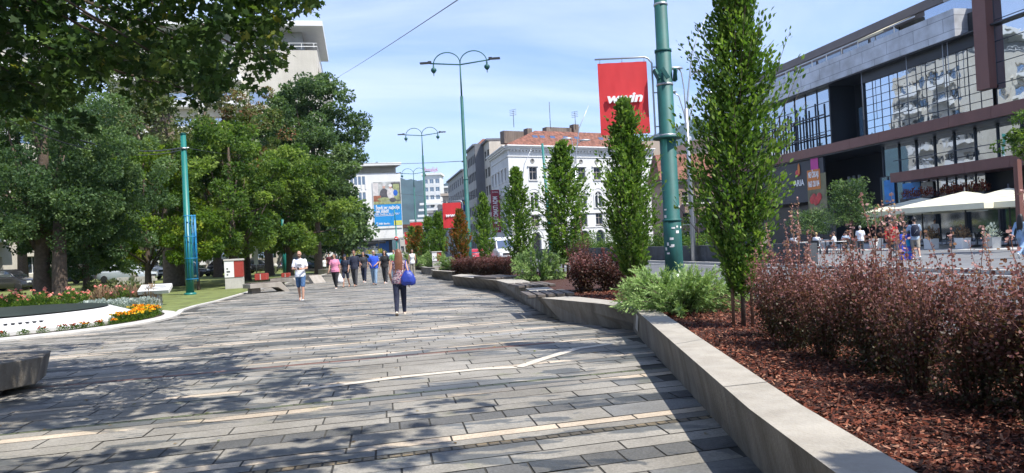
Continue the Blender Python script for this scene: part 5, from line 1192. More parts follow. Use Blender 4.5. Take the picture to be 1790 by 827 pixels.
# billboard
bx0, bz1 = onwall(650.5, 318, w0, w1); bx1, bz0 = onwall(704, 398, w0, w1); bw, bh = bx1 - bx0, bz1 - bz0
bb = MB(); cpos = BW.L(along(w0, w1, (bx0 + bx1) / 2, .1)); bo = empty('billboard_tmp', '', '', (0, 0, 0)); bpy.data.objects.remove(bo)
MBt = Matrix.Translation((*cpos, (bz0 + bz1) / 2)) @ Matrix.Rotation(ang, 4, 'Z')
def flat(b, x0, x1, z0, z1, y, mi): vs = [tuple(MBt @ Vector(q)) for q in ((x0 * bw, y, z0 * bh), (x1 * bw, y, z0 * bh), (x1 * bw, y, z1 * bh), (x0 * bw, y, z1 * bh))]; b.add(vs, [(0, 1, 2, 3)], mi)
def disc(b, cx_, cz_, rx, rz_, y, mi, n_=14): b.add([tuple(MBt @ Vector(((cx_ + rx * cos(2 * pi * k / n_)) * bw, y, (cz_ + rz_ * sin(2 * pi * k / n_)) * bh))) for k in range(n_)], [tuple(range(n_))], mi)
mats_b = [W_trim, mat('ad_blue', (.015, .26, .62), .5, .03, 1), mat('ad_photo_grey', (.42, .43, .42), .6, .5, .9), mat('ad_dark', (.09, .085, .095), .6, .35, 1.5), mat('ad_skin', (.55, .32, .24), .6, .1), mat('ad_pale', (.62, .58, .56), .6, .2, 2), mat('ad_green', (.30, .33, .16), .6, .4, 2), mat('ad_bright_blue', (.02, .12, .5), .6, .1), mat('ad_yellow', (.62, .62, .10), .6, .1, 3), mat('ad_rust', (.30, .11, .06), .6, .4, 2), M_wl]
b = MB(); vs = [(-.5, .5, -.5, .5)]
flat(b, -.5, .5, -.5, .5, -.05, 0); flat(b, -.48, .485, .015, .49, -.06, 2); flat(b, -.48, -.30, .10, .47, -.065, 5); flat(b, .15, .48, .06, .47, -.065, 3); flat(b, .22, .44, .10, .44, -.068, 6)
disc(b, -.10, .22, .16, .13, -.07, 3); disc(b, -.10, .39, .05, .042, -.08, 4); disc(b, -.10, .42, .055, .025, -.085, 5)
disc(b, .14, .24, .14, .12, -.075, 5); disc(b, .13, .385, .05, .045, -.085, 4); disc(b, .13, .41, .065, .03, -.09, 0); disc(b, .30, .25, .08, .065, -.09, 7)
flat(b, -.48, -.22, .06, .20, -.08, 9); flat(b, -.48, .485, .015, .075, -.09, 6); disc(b, -.12, .12, .22, .04, -.095, 6); disc(b, .2, .10, .12, .05, -.095, 3)
flat(b, -.48, .485, -.45, .012, -.06, 1); flat(b, .20, .48, -.44, -.34, -.07, 8); flat(b, .23, .45, -.40, -.395, -.075, 1); flat(b, -.44, .2, -.235, -.228, -.07, 10); flat(b, -.42, -.36, -.43, -.37, -.07, 10); flat(b, -.408, -.372, -.42, -.38, -.075, 1)
ad = b.build('advertisement', mats_b, BW.root)
def adtxt(t, x, z, wd, sz, bold=.02): lettering(t, sz, M_wl, ad, MBt @ Matrix.Translation((x * bw, -.10, z * bh)), bold=bold, width=wd * bw, depth=.01)
adtxt('Štedi jer najbolje', .0, -.06, .84, 1.0); adtxt('tek slijedi!', -.19, -.135, .46, 1.0); adtxt('BBI Štednja do 2,70%*', -.01, -.20, .86, .55, .0); adtxt('BBI Banka', -.13, -.40, .38, .5, .01)
# café pergola before it
r_ = empty('café_pergola'.replace('é', 'e'), 'dark café pergola with blue glass screens in front of the white office building', 'pergola', (*atd(602, 118)[:2], 0), 0)
b = MB(); b.box(-5.2, 5.6, -.1, .1, 3.0, 3.25); b.box(-5.2, 5.6, 6, 6.2, 3.0, 3.25)
for x in (-5.1, -1.6, 2, 5.5): b.box(x - .08, x + .08, -.08, .08, 0, 3.0); b.box(x - .08, x + .08, -.08, 6.1, 3.25, 3.4)
b.build('frame', M_dark, r_); b = MB(); b.box(-5, 5.4, .12, .16, .9, 2.6); b.build('glass_screen', G_sky, r_); b = MB(); b.box(-5, 5.4, .2, 5.8, 3.41, 3.5); b.build('roof_sheet', M_dark, r_); b = MB(); b.box(-5, 5.4, .2, .28, .1, .88); b.build('low_panel', M_bluep, r_)
L_yb = leafmat('yellow_green_box_plant', [(0, (.20, .22, .02)), (1, (.5, .46, .05))], .3)
for k in range(4):
    p = atd(607 + k * 19 + (k > 1) * 3, 100); q = empty('flower_trough', 'trough of yellow green plants, %s from the left on the café rail' % ORD[k], 'planter box', (p[0], p[1], .9), 0, 'troughs of yellow green plants'); b = MB(); b.box(-.7, .7, -.25, .25, -.9, .3); b.build('trough', M_dark, q); put('foliage', tuft(700 + k, .8, .75, 160, .2, L_yb), q, (0, 0, .25))
# ---- tower
TA = atd(571, 100)[:2]; TL = (TA[0] - NS[0] * 26, TA[1] - NS[1] * 26); TB = (TA[0] + TT[0] * 17, TA[1] + TT[1] * 17); TC = (TL[0] + TT[0] * 17, TL[1] + TT[1] * 17)
BT = Bld('tower_block', 'tall cream apartment tower rising above the trees with a flat overhanging roof', TL)
zt = 29.6; ws = []
for f in range(8):
    z = 1.2 + f * 3.4
    for x in (3.0, 8.4, 13.8): ws.append((x, z + .35, 3.6, 1.9, 'strip', W_trim, G_sky, None))
    if f < 7: ws.append((18.2, z + .35, 2.6, 1.9, 'strip', W_trim, G_sky, None))
BT.face(TL, TA, 0, zt - .4, ws, .8)
ws = []
for f in range(8):
    z = 1.2 + f * 3.4
    for x in np.arange(2.4, 16, 4.1): ws.append((float(x), z + .4, 2.9, 1.8, 'strip', W_trim, G_dark, None))
BT.face(TA, TB, 0, zt - .4, ws, .6); BT.face(TB, TC, 0, zt - .4); BT.face(TC, TL, 0, zt - .4); BT.w.prism([BT.L(p) for p in (along(TL, TA, .3, -.3), along(TL, TA, 25.7, -.3), along(TL, TA, 25.7, -16.7), along(TL, TA, .3, -16.7))], zt - .6, zt - .35); BT.done([W_cream])
BT.part('roof', W_trim, lambda b: b.prism([BT.L(p) for p in (along(TL, TA, -.6, 1.0), along(TL, TA, 26.9, 1.0), along(TL, TA, 26.9, -18), along(TL, TA, -.6, -18))], 32.2, 32.9), .03)
BT.part('roof_storey', W_grey, lambda b: b.prism([BT.L(p) for p in (along(TL, TA, 1, -2), along(TL, TA, 24, -2), along(TL, TA, 24, -16), along(TL, TA, 1, -16))], zt - .3, 32.2))
def f_(b):
    for z in (zt + .1, zt + .55): b.tube([(*BT.L(along(TL, TA, 0, 0)), z), (*BT.L(TA), z), (*BT.L(TB), z)], .05, 5)
    for x in np.arange(0, 26, 1.6): b.tube([(*BT.L(along(TL, TA, x, 0)), zt - .4), (*BT.L(along(TL, TA, x, 0)), zt + .55)], .03, 4)
BT.part('roof_railing', M_white, f_)
bm_ = MB()
for wall_, n_, st_, xs in (((TL, TA), 8, 0, (3.0, 8.4, 13.8)), ((TA, TB), 8, 0, (4.45, 12.65))):
    for f in range(n_):
        for x in xs:
            z = 1.2 + f * 3.4; p0_, p1_ = wall_; a_ = BT.L(along(p0_, p1_, x, .75)); rz = atan2(p1_[1] - p0_[1], p1_[0] - p0_[0])
            q = MB(); 
            key = ('balc',)
            if key not in _wc:
                q.box(-2.4, 2.4, -.75, .745, -.12, .02); q.box(-2.4, 2.4, -.75, -.68, .02, .75); q.box(-2.4, -2.33, -.68, .745, .02, .75); q.box(2.33, 2.4, -.68, .745, .02, .75); q.box(-2.4, 2.4, -.77, -.70, 1.0, 1.05); _wc[key] = q.mesh('balcony', [W_trim])
            put('balcony', _wc[key], BT.root, (*a_, z), rz)
# apartment slab on the left side of the street, behind the park trees; the mall's glass mirrors it
U0 = (TL[0] - 4, TL[1] - 26); ua = radians(78)
ap = Bld('apartment_block', 'long cream apartment block behind the park trees', (-62, 40)); q0, q1 = (-52, 22), (-47, 78); ws = []
for f in range(7):
    for k in range(10): ws.append((3 + k * 5.4, 1.2 + f * 3.2, 3.2, 1.7, 'strip', W_trim, G_dark, None))
ap.face(q0, q1, 0, 24, ws[:70], .5); ap.w.prism([ap.L(p) for p in ((q0[0] - .3, q0[1]), (q0[0] - .3, q0[1] + .1), (q1[0] - 12, q1[1]), (q0[0] - 14, q0[1]))][::-1], 0, 23.9); ap.done([W_cream])
ap.part('roof', W_trim, lambda b: b.prism([ap.L(p) for p in ((q0[0] + .8, q0[1] - .8), (q1[0] + .8, q1[1] + .8), (q1[0] - 13, q1[1] + .8), (q0[0] - 14, q0[1] - .8))], 24.0, 24.6))
def f_(b):
    for f in range(1, 7):
        for k in range(5): p = ap.L(along(q0, q1, 3 + k * 10.8, .6)); b.rbox((*p, 1.2 + f * 3.2 + .3), (4.2, 1.2, .9), atan2(q1[1] - q0[1], q1[0] - q0[0]))
ap.part('balconies', W_trim, f_)
# beige wall glimpsed under the trees at the back
s0, s1 = (-95, 92), (-30, 104); bk = Bld('park_side_building', 'beige building glimpsed under the trees at the far side of the park', s0); bk.face(s0, s1, 0, 9, [(3 + k * 4.0, z, 1.4, 1.8, 'cross', W_trim, G_dark, W_trim) for k in range(15) for z in (1.2, 5)]); bk.w.prism([bk.L(p) for p in ((s0[0], s0[1] + .4), (s1[0], s1[1] + .4), (s1[0], s1[1] + 8), (s0[0], s0[1] + 8))], 0, 9); bk.done([mat('beige_render', (.60, .47, .38), .85, .06, .4)])
bk.part('roof', M_tile, lambda b: hip(b, [bk.L(p) for p in (s0, s1, (s1[0], s1[1] + 9), (s0[0], s0[1] + 9))], 9, 12, .3, .3))
# ---- far centre
def far_block(name, label, px0, px1, py_top, d, wm, nf, nc, depth=12, roofm=None, extra=0, base=0, rot=0.0, style='strip'):
    a_, c_ = atd(px0, d)[:2], atd(px1, d)[:2]; c_ = (c_[0], c_[1] + rot); h = atd((px0 + px1) / 2, d, py_top)[2]; Bx = Bld(name, label, a_); L_ = hypot(c_[0] - a_[0], c_[1] - a_[1]); ws = []
    for f in range(nf):
        for k in range(nc): ws.append((L_ * (k + .5) / nc, h * (.06 + .92 * f / nf) + .5, L_ / nc * .7, h / nf * .5, style, W_trim, G_dark, None))
    Bx.face(a_, c_, 0, h, ws, .3); Bx.face(c_, (c_[0] + .5, c_[1] + depth), 0, h); Bx.face((a_[0], a_[1] + depth), a_, 0, h); Bx.done([wm]); Bx.part('roof', roofm or W_trim, lambda b: b.prism([Bx.L(p) for p in ((a_[0] - .6, a_[1] - .6), (c_[0] + .6, c_[1] - .6), (c_[0] + 1, c_[1] + depth), (a_[0] - .6, a_[1] + depth))], h + .01, h + .8)); return Bx, a_, c_, h
T3, a_, c_, h = far_block('high_rise', 'distant pale stepped high rise with red rooftop letters before the hill', 745, 775, 306, 300, W_white, 9, 3, 10)
T3.part('lower_terraces', W_trim, lambda b: [b.box(-1.6 - k * .5, c_[0] - a_[0] + 2.6 + k * .6, -1.2, 0, h * (.62 - .075 * k), h * (.62 - .075 * k) + .9) for k in range(6)])
lettering('Bosnalijek', 2.6, mat('red_roof_letters', (.5, .03, .05), .5, 0), T3.root, Matrix.Translation(((c_[0] - a_[0]) / 2, 0, h + 2.2)), width=5.5)
far_block('small_building', 'small cream building behind the left edge of the smallest banners', 700, 722, 398, 190, W_cream, 2, 3, roofm=M_tile)
FB, a_, c_, h = far_block('gabled_building', 'white gabled building with a grey side wall behind the second banner', 752, 800, 372, 200, W_white, 3, 3, 14, roofm=W_grey)
FB.part('side_wall', W_dgrey, lambda b: b.box((c_[0] - a_[0]) * .35, (c_[0] - a_[0]) * .62, -.3, -.05, 0, h + 2.2)); FB.part('gable', W_trim, lambda b: b.add([(-1, -.2, h - 3), ((c_[0] - a_[0]) * .33, -.2, h + 3), ((c_[0] - a_[0]) * .36, -.2, h + 2), (-1, -.2, h - 4.4)], [(0, 3, 2, 1)]))
far_block('grey_block', 'grey rooftop block with brown upper storey left of the blue grey block', 778, 806, 342, 230, W_tan, 5, 4, 10, roofm=W_tan)
far_block('glass_block', 'distant bluish block just right of the high rise', 778, 800, 328, 330, W_grey, 7, 5)
far_block('distant_block', 'distant white block low between the banners', 722, 745, 388, 240, W_white, 4, 3)
# ================================================================== SHOPPING CENTRE
# local frame: x grows towards the camera along the front (x = T0 - t), y into the building
MT0, MS = 90.0, 46.0
mall = empty('shopping_centre', 'modern shopping centre with mirrored glass, brown beams and a silver fascia', 'building', (*ST(MS, MT0), 0), 0)
mall.rotation_euler = (0, 0, atan2(-TT[1], -TT[0]))   # local x along -TT ; local y = into the building (+NS)?
def ML(px, py, s=MS):
    """where a sight line meets the front plane s: (local x, height)"""
    p0, p1 = ST(s, MT0), ST(s, 0.0); x, z = onwall(px, py, p0, p1); return x, z
def mp_(name, m, fn, parent=None, bevel=0): b = MB(); fn(b); return b.build(name, m, parent or mall, bevel=bevel)
XE = 76.0
_, zb1 = ML(1450, 257); _, zb0 = ML(1450, 272)
zbt, zbb = ML(1600, 218)[1], ML(1600, 235)[1]

M_brown = mat('brown_metal_cladding', (.19, .085, .070), .5, .08, .8, dirt=.15)
M_silver = brickmat('silver_panels', (.56, .59, .64), (.62, .65, .70), (.28, .30, .34), 3.2, 1.1, .45, .03, (pi / 2, 0, 0))
M_mdark = mat('dark_cladding', (.022, .025, .032), .4, .15, .5)
M_mull = mat('mullion', (.02, .03, .05), .4, .05)
M_roofb = mat('roof_band_brown_grey', (.15, .13, .125), .7, .1, .5)
ZB1, ZB0 = 10.0, 9.1      # upper brown beam
ZS1, ZS0 = 18.1, 15.95      # silver fascia
xcol = ML(1706, 100)[0]; xcol2 = ML(1737, 100)[0]; xs_end = ML(1681, 60)[0]; xg0 = ML(1508, 200)[0]; xr0 = ML(1449, 200)[0]
# upper beam
mp_('upper_beam', M_brown, lambda b: [b.box(k * 4.0 + .012, k * 4.0 + 3.988, -.6, .9, ZB0, ZB1) for k in range(int(XE / 4))])
# silver fascia, projecting
mp_('fascia', M_silver, lambda b: b.box(0, xs_end, -.6, 3.5, ZS0, ZS1))
mp_('fascia_soffit', M_mdark, lambda b: b.box(0, XE, -.5, 3.4, ZS0 - .12, ZS0 - .004))
mp_('terrace_box', M_mdark, lambda b: (b.box(xs_end + .01, xcol - .01, .6, 4, ZS0, ZS1 - .4)))
mp_('terrace_glass', glassmat('blue_glass', (.02, .10, .25), .05, .5), lambda b: (b.box(xs_end - 5, xcol, 1.2, 1.3, ZS1 - .3, ZS1 + 1.4)))
# roof storey
mp_('roof_storey', M_roofb, lambda b: (b.box(2, XE, 3.2, 14, ZS1 - .2, ZS1 + 2.6), b.box(5, XE, 3.0, 3.19, ZS1 + 2.2, ZS1 + 3.0), b.box(12, XE, 4.6, 14, ZS1 + 2.6, ZS1 + 3.4)))
mp_('terrace_window', G_dark, lambda b: [b.box(6 + k * 4.2, 9.8 + k * 4.2, 3.05, 3.18, ZS1 + .2, ZS1 + 1.7) for k in range(8)])
mp_('terrace_rail', M_grey, lambda b: (b.box(0, xs_end - 5, .2, .26, ZS1 + .9, ZS1 + 1.0), [b.box(k * 2.4, k * 2.4 + .06, .2, .26, ZS1, ZS1 + .9) for k in range(int((xs_end - 5) / 2.4))]))
xa0, xa1 = ML(1506, 80)[0], ML(1552, 65)[0]
mp_('awning', mat('cream_awning', (.62, .55, .38), .7, .06, 3), lambda b: b.add([(xa0, -.4, ZS1 + .75), (xa1, -.4, ZS1 + .75), (xa1, 2.9, ZS1 + 2.1), (xa0, 2.9, ZS1 + 2.1), (xa0, -.4, ZS1 + .55), (xa1, -.4, ZS1 + .55)], [(0, 1, 2, 3), (4, 5, 1, 0)]))
mp_('roof_duct', M_grey, lambda b: (b.tube([(ML(1508, 30)[0] + k, 6.0, ZS1 + 3.6) for k in (0, 3.4)], .55, 12), b.tube([(xs_end - 3, 1.4, ZS1 + 1.6), (xs_end - .5, 1.4, ZS1 + 1.5)], .16, 10)))
# main curtain wall and its mullions
def curtain(name, x0, x1, z0, z1, y, nx, nz, gm, proud=.08, tick=.05):
    gl = MB(); cw = (x1 - x0) / nx; ch = (z1 - z0) / nz; g = random.Random(int(x0 * 7))
    for i in range(nx):
        for j in range(nz):
            t1, t2, t3 = [g.uniform(-.003, .003) for _ in range(3)]; gl.add([(x0 + i * cw, y, z0 + j * ch), (x0 + (i + 1) * cw, y + t1, z0 + j * ch), (x0 + (i + 1) * cw, y + t1 + t2, z0 + (j + 1) * ch), (x0 + i * cw, y + t2, z0 + (j + 1) * ch)], [(0, 1, 2, 3)])
    o = gl.build(name, gm, mall); fr = MB()
    for i in range(nx + 1): fr.box(x0 + i * cw - tick / 2, x0 + i * cw + tick / 2, y - proud, y - .014, z0, z1)
    for j in range(nz + 1): fr.box(x0, x1, y - proud * .9, y - .016, z0 + j * ch - tick / 2, z0 + j * ch + tick / 2)
    fr.build('mullion', M_mull, o); return o
mp_('head_band', M_mdark, lambda b: b.box(xg0, xcol + 1, .2, .34, ZS0 - 1.0, ZS0 - .125))
curtain('glass_front', xg0, xcol + 1.0, ZB1, ZS0 - 1.0, .35, 13, 7, G_mall, .03, .05)
curtain('glass_front', xcol2 + .2, XE, ZB1, 24, -.1, 11, 9, G_mall, .03, .05)
mp_('window_cable', M_grey, lambda b: [b.tube([(x, -.35, 11.5), (x, -.35, ZS0)], .03, 5) for x in (ML(1655, 100)[0], ML(1655, 100)[0] + .5, xg0 + .6, ML(1590, 100)[0])])
# recess between
mp_('recess', M_mdark, lambda b: (b.box(xr0, xg0 - .1, 3.0, 3.2, ZB1, ZS0 - .13), b.box(xr0 - .2, xr0, .2, 3.0, ZB1, ZS0 - .13), b.box(xg0 - .25, xg0 - .02, .2, 3.0, ZB1, ZS0 - .13)))
mp_('recess_glass', glassmat('pale_blue_glass', (.10, .22, .34), .05, .45), lambda b: (b.box(xr0 + 1.0, xr0 + 3.0, 2.6, 2.8, ZB1 + .4, ZB1 + 3.4), b.box(xr0 + 3.2, xg0 - .5, 1.4, 1.6, ZB1, ZS0 - .6)))
curtain('finned_glass', 0, xr0 - .2, ZB1, ZS0 - .13, .3, 12, 4, G_mall2)
mp_('dark_fin', M_mull, lambda b: [(b.box(k * 1.1 + .4, k * 1.1 + .5, -.30, -.15, ZB1 + .1, ZB1 + 3.4 + .5 * (k % 3))) for k in range(int((xr0 - .5) / 1.1))] + [b.box(0, xr0 - .3, -.29, -.2, ZB1 + z, ZB1 + z + .14) for z in (1.0, 3.0)])
# brown column
xk0, xk1 = ML(1704, 100, MS - .8)[0], ML(1727, 100, MS - .8)[0]
mp_('column', M_brown, lambda b: b.box(xk0, xk1, -.8, -.15, 11.3, 27), None, .0)
mp_('column_side', M_mdark, lambda b: b.box(xk1 - .9, xk1 - .005, -.145, .6, 11.5, 27))
# lower storey
ZL1, ZL0 = 6.15, 5.35
xlb = ML(1577, 304)[0]; xlg = ML(1516, 250)[0]
mp_('lower_beam', M_brown, lambda b: [b.box(xlb + k * 4.0 + .012, min(XE, xlb + k * 4 + 3.988), -1.2, 3.2, ZL0, ZL1) for k in range(int((XE - xlb) / 4) + 1)])
curtain('middle_glass', xlg, XE, ZL1 - 3.0 if False else ZL1 - .0, ZB0, 1.6, 22, 1, G_mall2, .12, .09)
mp_('balcony_rail', M_mull, lambda b: b.box(xlb + .2, XE, -1.0, -.96, ZL1 + 1.0, ZL1 + 1.06))
mp_('slab_behind', M_mdark, lambda b: (b.box(xlg, XE, 1.7, 12, -.1, ZB0 - .02), b.box(0, XE, -.4, 8, ZB0 - .15, ZB0 - .004)))
curtain('lower_glass', xlg, ML(1700, 300)[0], 3.6, ZL1 - .02, 1.2, 12, 1, G_mall2, .08, .07)
mp_('canopy_slab', M_mdark, lambda b: b.box(xlg - 2, XE, .6, 1.15, 3.1, 3.6))
# posters in the lower windows
mp_('blue_poster', mat('poster_blue', (.03, .22, .55), .5, .3, 1.2), lambda b: (b.box(ML(1560, 330)[0], ML(1590, 330)[0], 1.02, 1.08, 3.65, 5.3), b.box(xlg + .6, xlg + 1.9, 1.02, 1.08, 3.7, 5.8)))
mp_('white_poster', mat('poster_white', (.5, .52, .52), .5, .2, 2), lambda b: b.box(ML(1592, 330)[0], ML(1612, 330)[0], 1.02, 1.08, 3.65, 5.2))
# shop fronts at street level
mp_('shop_front', G_dark, lambda b: [b.box(xlg + k * 3.2, xlg + k * 3.2 + 3.0, 1.45, 1.6, .12, 3.0) for k in range(15)])
for k_ in range(16): mp_('shop_pier', M_mdark, lambda b: b.box(xlg + k_ * 3.2 - .18, xlg + k_ * 3.2 + .0, 1.2, 1.62, .1, 3.1))
# left part under the beam: hoarding with advertisement, dark void
xh1 = ML(1444, 320)[0]; xh0 = 2.0; zh0 = ML(1420, 352)[1]
mp_('void', M_mdark, lambda b: (b.box(0, xlg, 4.5, 4.8, 0, ZB0 - .16), b.box(0, xh1 - .2, 1.0, 4.4, 0, zh0 - .3)))
mp_('void_pillar', M_grey, lambda b: [b.box(xh1 + .6 + k * .8, xh1 + .75 + k * .8, 2, 2.2, zh0 + .2, zh0 + 2.2) for k in range(3)])
hb = mp_('advert_hoarding', mat('hoarding_grey', (.035, .042, .055), .5, .1, .5), lambda b: b.box(xh0, xh1, -.2, .0, zh0, ZB0 - .2))
def LP(px, py): return ML(px, py, MS - .22)
ox0, oz1 = LP(1411, 302); ox1, oz0 = LP(1436, 346)
mm_ = [mat('poster_orange', (.62, .20, .035), .5, .1, 2), mat('poster_magenta', (.5, .04, .28), .5, .1, 2), mat('poster_red', (.55, .05, .05), .5, .3, 2), mat('poster_olive', (.16, .15, .08), .5, .5, 1)]
b = MB(); H_ = oz1 - oz0; W_ = ox1 - ox0
b.box(ox0 - .1, ox1 + .9, -.222, -.21, oz0 - 1.4, oz1 - H_ * .1, 3); b.box(ox0, ox1, -.245, -.225, oz1 - H_ * .66, oz1 + .2, 0); b.box(ox0 + W_ * .32, ox0 + W_ * .9, -.25, -.23, oz1 + .2, oz1 + 1.35, 1); b.box(ox0 + W_ * .45, ox0 + W_ * .55, -.25, -.23, oz1 + 1.35, oz1 + 1.6, 1)
for k in range(5): b.ell((ox0 + W_ * (.3 + .14 * k), -.26, oz0 - .1 + .25 * sin(k * 2)), (.42, .03, .42), 10, 2)
po = b.build('poster', mm_, hb)
lettering('NE ČEKAJ!', .8, M_wl, po, Matrix.Translation(((ox0 + ox1) / 2, -.27, oz1 - H_ * .12)), width=W_ * .8, bold=.03)
lettering('063 20 04', .8, M_wl, po, Matrix.Translation(((ox0 + ox1) / 2, -.27, oz1 - H_ * .46)), width=W_ * .85, bold=.03)
ax, az_ = LP(1394, 321)
lettering('ARIA', .9, M_wl, hb, Matrix.Translation((ax + .3, -.24, az_)), width=1.9, bold=.02)
b = MB(); b.ell((ax + .2, -.26, az_ + 1.1), (.45, .03, .35), 12, 0); b.ell((ax + .45, -.27, az_ + 1.5), (.22, .03, .6), 12, 1); b.build('flame_emblem', [mm_[2], mm_[0]], hb)
# end walls and body
mp_('rear_volume', W_dgrey, lambda b: (b.box(0, XE, 8.2, 40, 0, ZS1 + 1.5), b.box(0, .4, 3.6, 8.1, 0, ZS0)))
# terrace plant boxes
L_red = L_purp
for k in range(9):
    t = 47.5 + k * .9 + (k > 4) * .8; x, y = ST(MS - .2, t)
    q = empty('planted_box', 'red and green planted box, %s from the right on the mall canopy' % ORD[k], 'planter box', (x, y, 3.62), TH, 'planted boxes on the mall canopy'); b = MB(); b.box(-.3, .3, -.42, .42, 0, .25); b.build('box', M_dark, q); put('foliage', tuft(800 + k % 3, .85, .55, 150, .16, L_red if k % 2 else L_purp), q, (0, 0, .2))
# ---- parasols on the terrace
def parasol(label, loc, W, ze, zt_, rz, m1, m2):
    r_ = empty('parasol', label, 'parasol', (*loc, .114), rz, 'cream striped parasols'); b = MB(); n_ = 8; h = W / 2
    def ringp(f): z = zt_ + (ze - zt_) * f; k = h * f; return [(-k, -k, z), (0, -k * 1.0, z), (k, -k, z), (k, 0, z), (k, k, z), (0, k, z), (-k, k, z), (-k, 0, z)]
    rs = [ringp(f) for f in (.02, .12, .16, .28, .32, .45, .49, .63, .67, .82, .86, 1.0)]
    for i in range(len(rs) - 1): b.loft([rs[i], rs[i + 1]], (i % 2), False, False)
    e = rs[-1]; b.loft([e, [(x * 1.01, y * 1.01, z - .32) for x, y, z in e]], 0, False, False); o = b.build('canopy', [m1, m2], r_); sd = o.modifiers.new('t', 'SOLIDIFY'); sd.thickness = .01
    b = MB(); b.tube([(0, 0, 0), (0, 0, zt_ + .25)], .05, 8); b.box(-.5, .5, -.5, .5, 0, .1)
    for sx, sy in ((1, 1), (1, -1), (-1, 1), (-1, -1)): b.tube([(0, 0, zt_ - .1), (sx * h * .98, sy * h * .98, ze - .05)], .018, 5)
    b.build('mast', M_dark, r_); b = MB(); b.add([(x * 1.02 * h, -h * 1.013 - .004, z) for x, z in ((-.55, ze - .12), (-.25, ze - .12), (-.25, ze - .2), (-.55, ze - .2))], [(0, 1, 2, 3)]); b.add([(x * 1.02 * h, -h * 1.013 - .004, z) for x, z in ((.35, ze - .12), (.7, ze - .12), (.7, ze - .2), (.35, ze - .2))], [(0, 1, 2, 3)]); b.build('printed_mark', M_grey, o); return r_
mc1 = mat('parasol_cream', (.70, .67, .50), .8, .04, 2); mc2 = mat('parasol_grey_stripe', (.36, .36, .30), .8, .04, 2)
for k, (px, s_, W) in enumerate(((1612, 38.5, 5.6), (1688, 36.0, 5.9), (1765, 37.0, 5.0))):
    u = (px - 895) / 1300; kk = s_ / (.98 * u + .2); t = kk * (.98 - .2 * u); parasol(['leftmost cream striped parasol on the café terrace', 'large cream striped parasol in the middle of the café terrace', 'cream striped parasol at the right edge behind the dark post'][k], ST(s_, t), W, 2.55, 3.38, TH + .25, mc1, mc2)
u = (1783 - 895) / 1300; kk = 33 / (.98 * u + .2); t = kk * (.98 - .2 * u); b = MB(); b.box(-.13, .13, -.13, .13, 0, 4.6); o = b.build('terrace_post', M_brown, None, (*ST(33, t), .1), TH); tag(o, 'square brown post at the right edge of the terrace', 'post')
X_, Y_ = ST(31.5, 28.9)
broad_tree('street_tree', 'small green tree whose leaves enter at the right edge of the picture', (X_, Y_), 7.2, 2.8, 4.2, .1, 70, 90, .14, L_maple, 171, clr=.45)
# steel arms behind parasols
# ---- terrace furniture
def sxy(px, s_): u = (px - 895) / 1300; kk = s_ / (.98 * u + .2); return ST(s_, kk * (.98 - .2 * u))
def chair_proto(label):
    r_ = empty('cafe_chair', label, 'chair', (0, 0, 0), 0, 'dark café chairs'); b = MB(); b.box(-.22, .22, -.22, .22, .43, .47); b.build('seat', M_dark, r_); b = MB(); b.rbox((0, .22, .68), (.42, .03, .36), 0, 0, -.12); b.build('backrest', M_dark, r_)
    for sx in (-1, 1):
        for sy in (-1, 1): b = MB(); b.tube([(sx * .19, sy * .19, .44), (sx * .22, sy * .22, 0)], .014, 5); b.build('leg', M_grey, r_)
    return r_
def table_proto(label):
    r_ = empty('cafe_table', label, 'table', (0, 0, 0), 0, 'café tables'); b = MB(); b.lathe([(.01, .72), (.36, .72), (.37, .74), (.36, .755), (.01, .755)], 20); b.build('table_top', M_white, r_); b = MB(); b.tube([(0, 0, .02), (0, 0, .72)], .03, 8); b.lathe([(.01, 0), (.22, 0), (.2, .03), (.02, .04)], 14); b.build('leg', M_dark, r_); return r_
c0 = chair_proto(''); t0 = table_proto(''); first = True
spots = [(1622, 40), (1652, 41), (1672, 38), (1706, 39), (1735, 38), (1760, 39)]
g = random.Random(6); nc_ = 0
for k, (px, s_) in enumerate(spots):
    x, y = sxy(px, s_)
    lab = 'café table under the parasols, %s from the left' % ORD[k]
    if k == 0: t0.location = (x, y, .114); t0['label'] = lab
    else: dup(t0, (x, y, .114), 0, lab)
    for j, a in enumerate((0.4, 2.4, 4.4)):
        lab = 'dark café chair %s the %s table from the left under the parasols' % (('right of', 'behind', 'in front of')[j], ORD[k]); X, Y = x + .75 * cos(a), y + .75 * sin(a)
        if nc_ == 0: c0.location = (X, Y, .114); c0.rotation_euler = (0, 0, a - pi / 2); c0['label'] = lab
        else: dup(c0, (X, Y, .114), a - pi / 2, lab)
        nc_ += 1
PF = [tuft(820 + i, .75, .42, 130, .15, (L_olive, L_dry, L_silv)[i]) for i in range(3)]
def pot_plant(label, px, s_, kind, ph=.62, pw=.55, small_tree=False):
    x, y = sxy(px, s_); r_ = empty('potted_plant', label, 'potted plant', (x, y, .114), TH); b = MB(); w_ = pw / 2; b.prism([(-w_, -w_), (w_, -w_), (w_, w_), (-w_, w_)], 0, ph, 0, [(-w_ * 1.12, -w_ * 1.12), (w_ * 1.12, -w_ * 1.12), (w_ * 1.12, w_ * 1.12), (-w_ * 1.12, w_ * 1.12)]); b.build('pot', (M_concL, M_white, M_grey)[kind % 3], r_, bevel=.02)
    if small_tree:
        b = MB(); b.tube([(0, 0, ph), (.05, 0, ph + .8), (0, .05, ph + 1.3)], .025, 6); b.tube([(.05, 0, ph + .8), (.3, 0, ph + 1.3)], .015, 5); b.tube([(.05, 0, ph + .7), (-.28, 0, ph + 1.2)], .015, 5); b.build('stem', M_bark, r_); put('foliage', tuft(840 + kind, .65, .6, 130, .13, L_silv if kind else L_olive), r_, (0, 0, ph + 1.0))
    else: put('foliage', PF[kind % 3], r_, (0, 0, ph - .05))
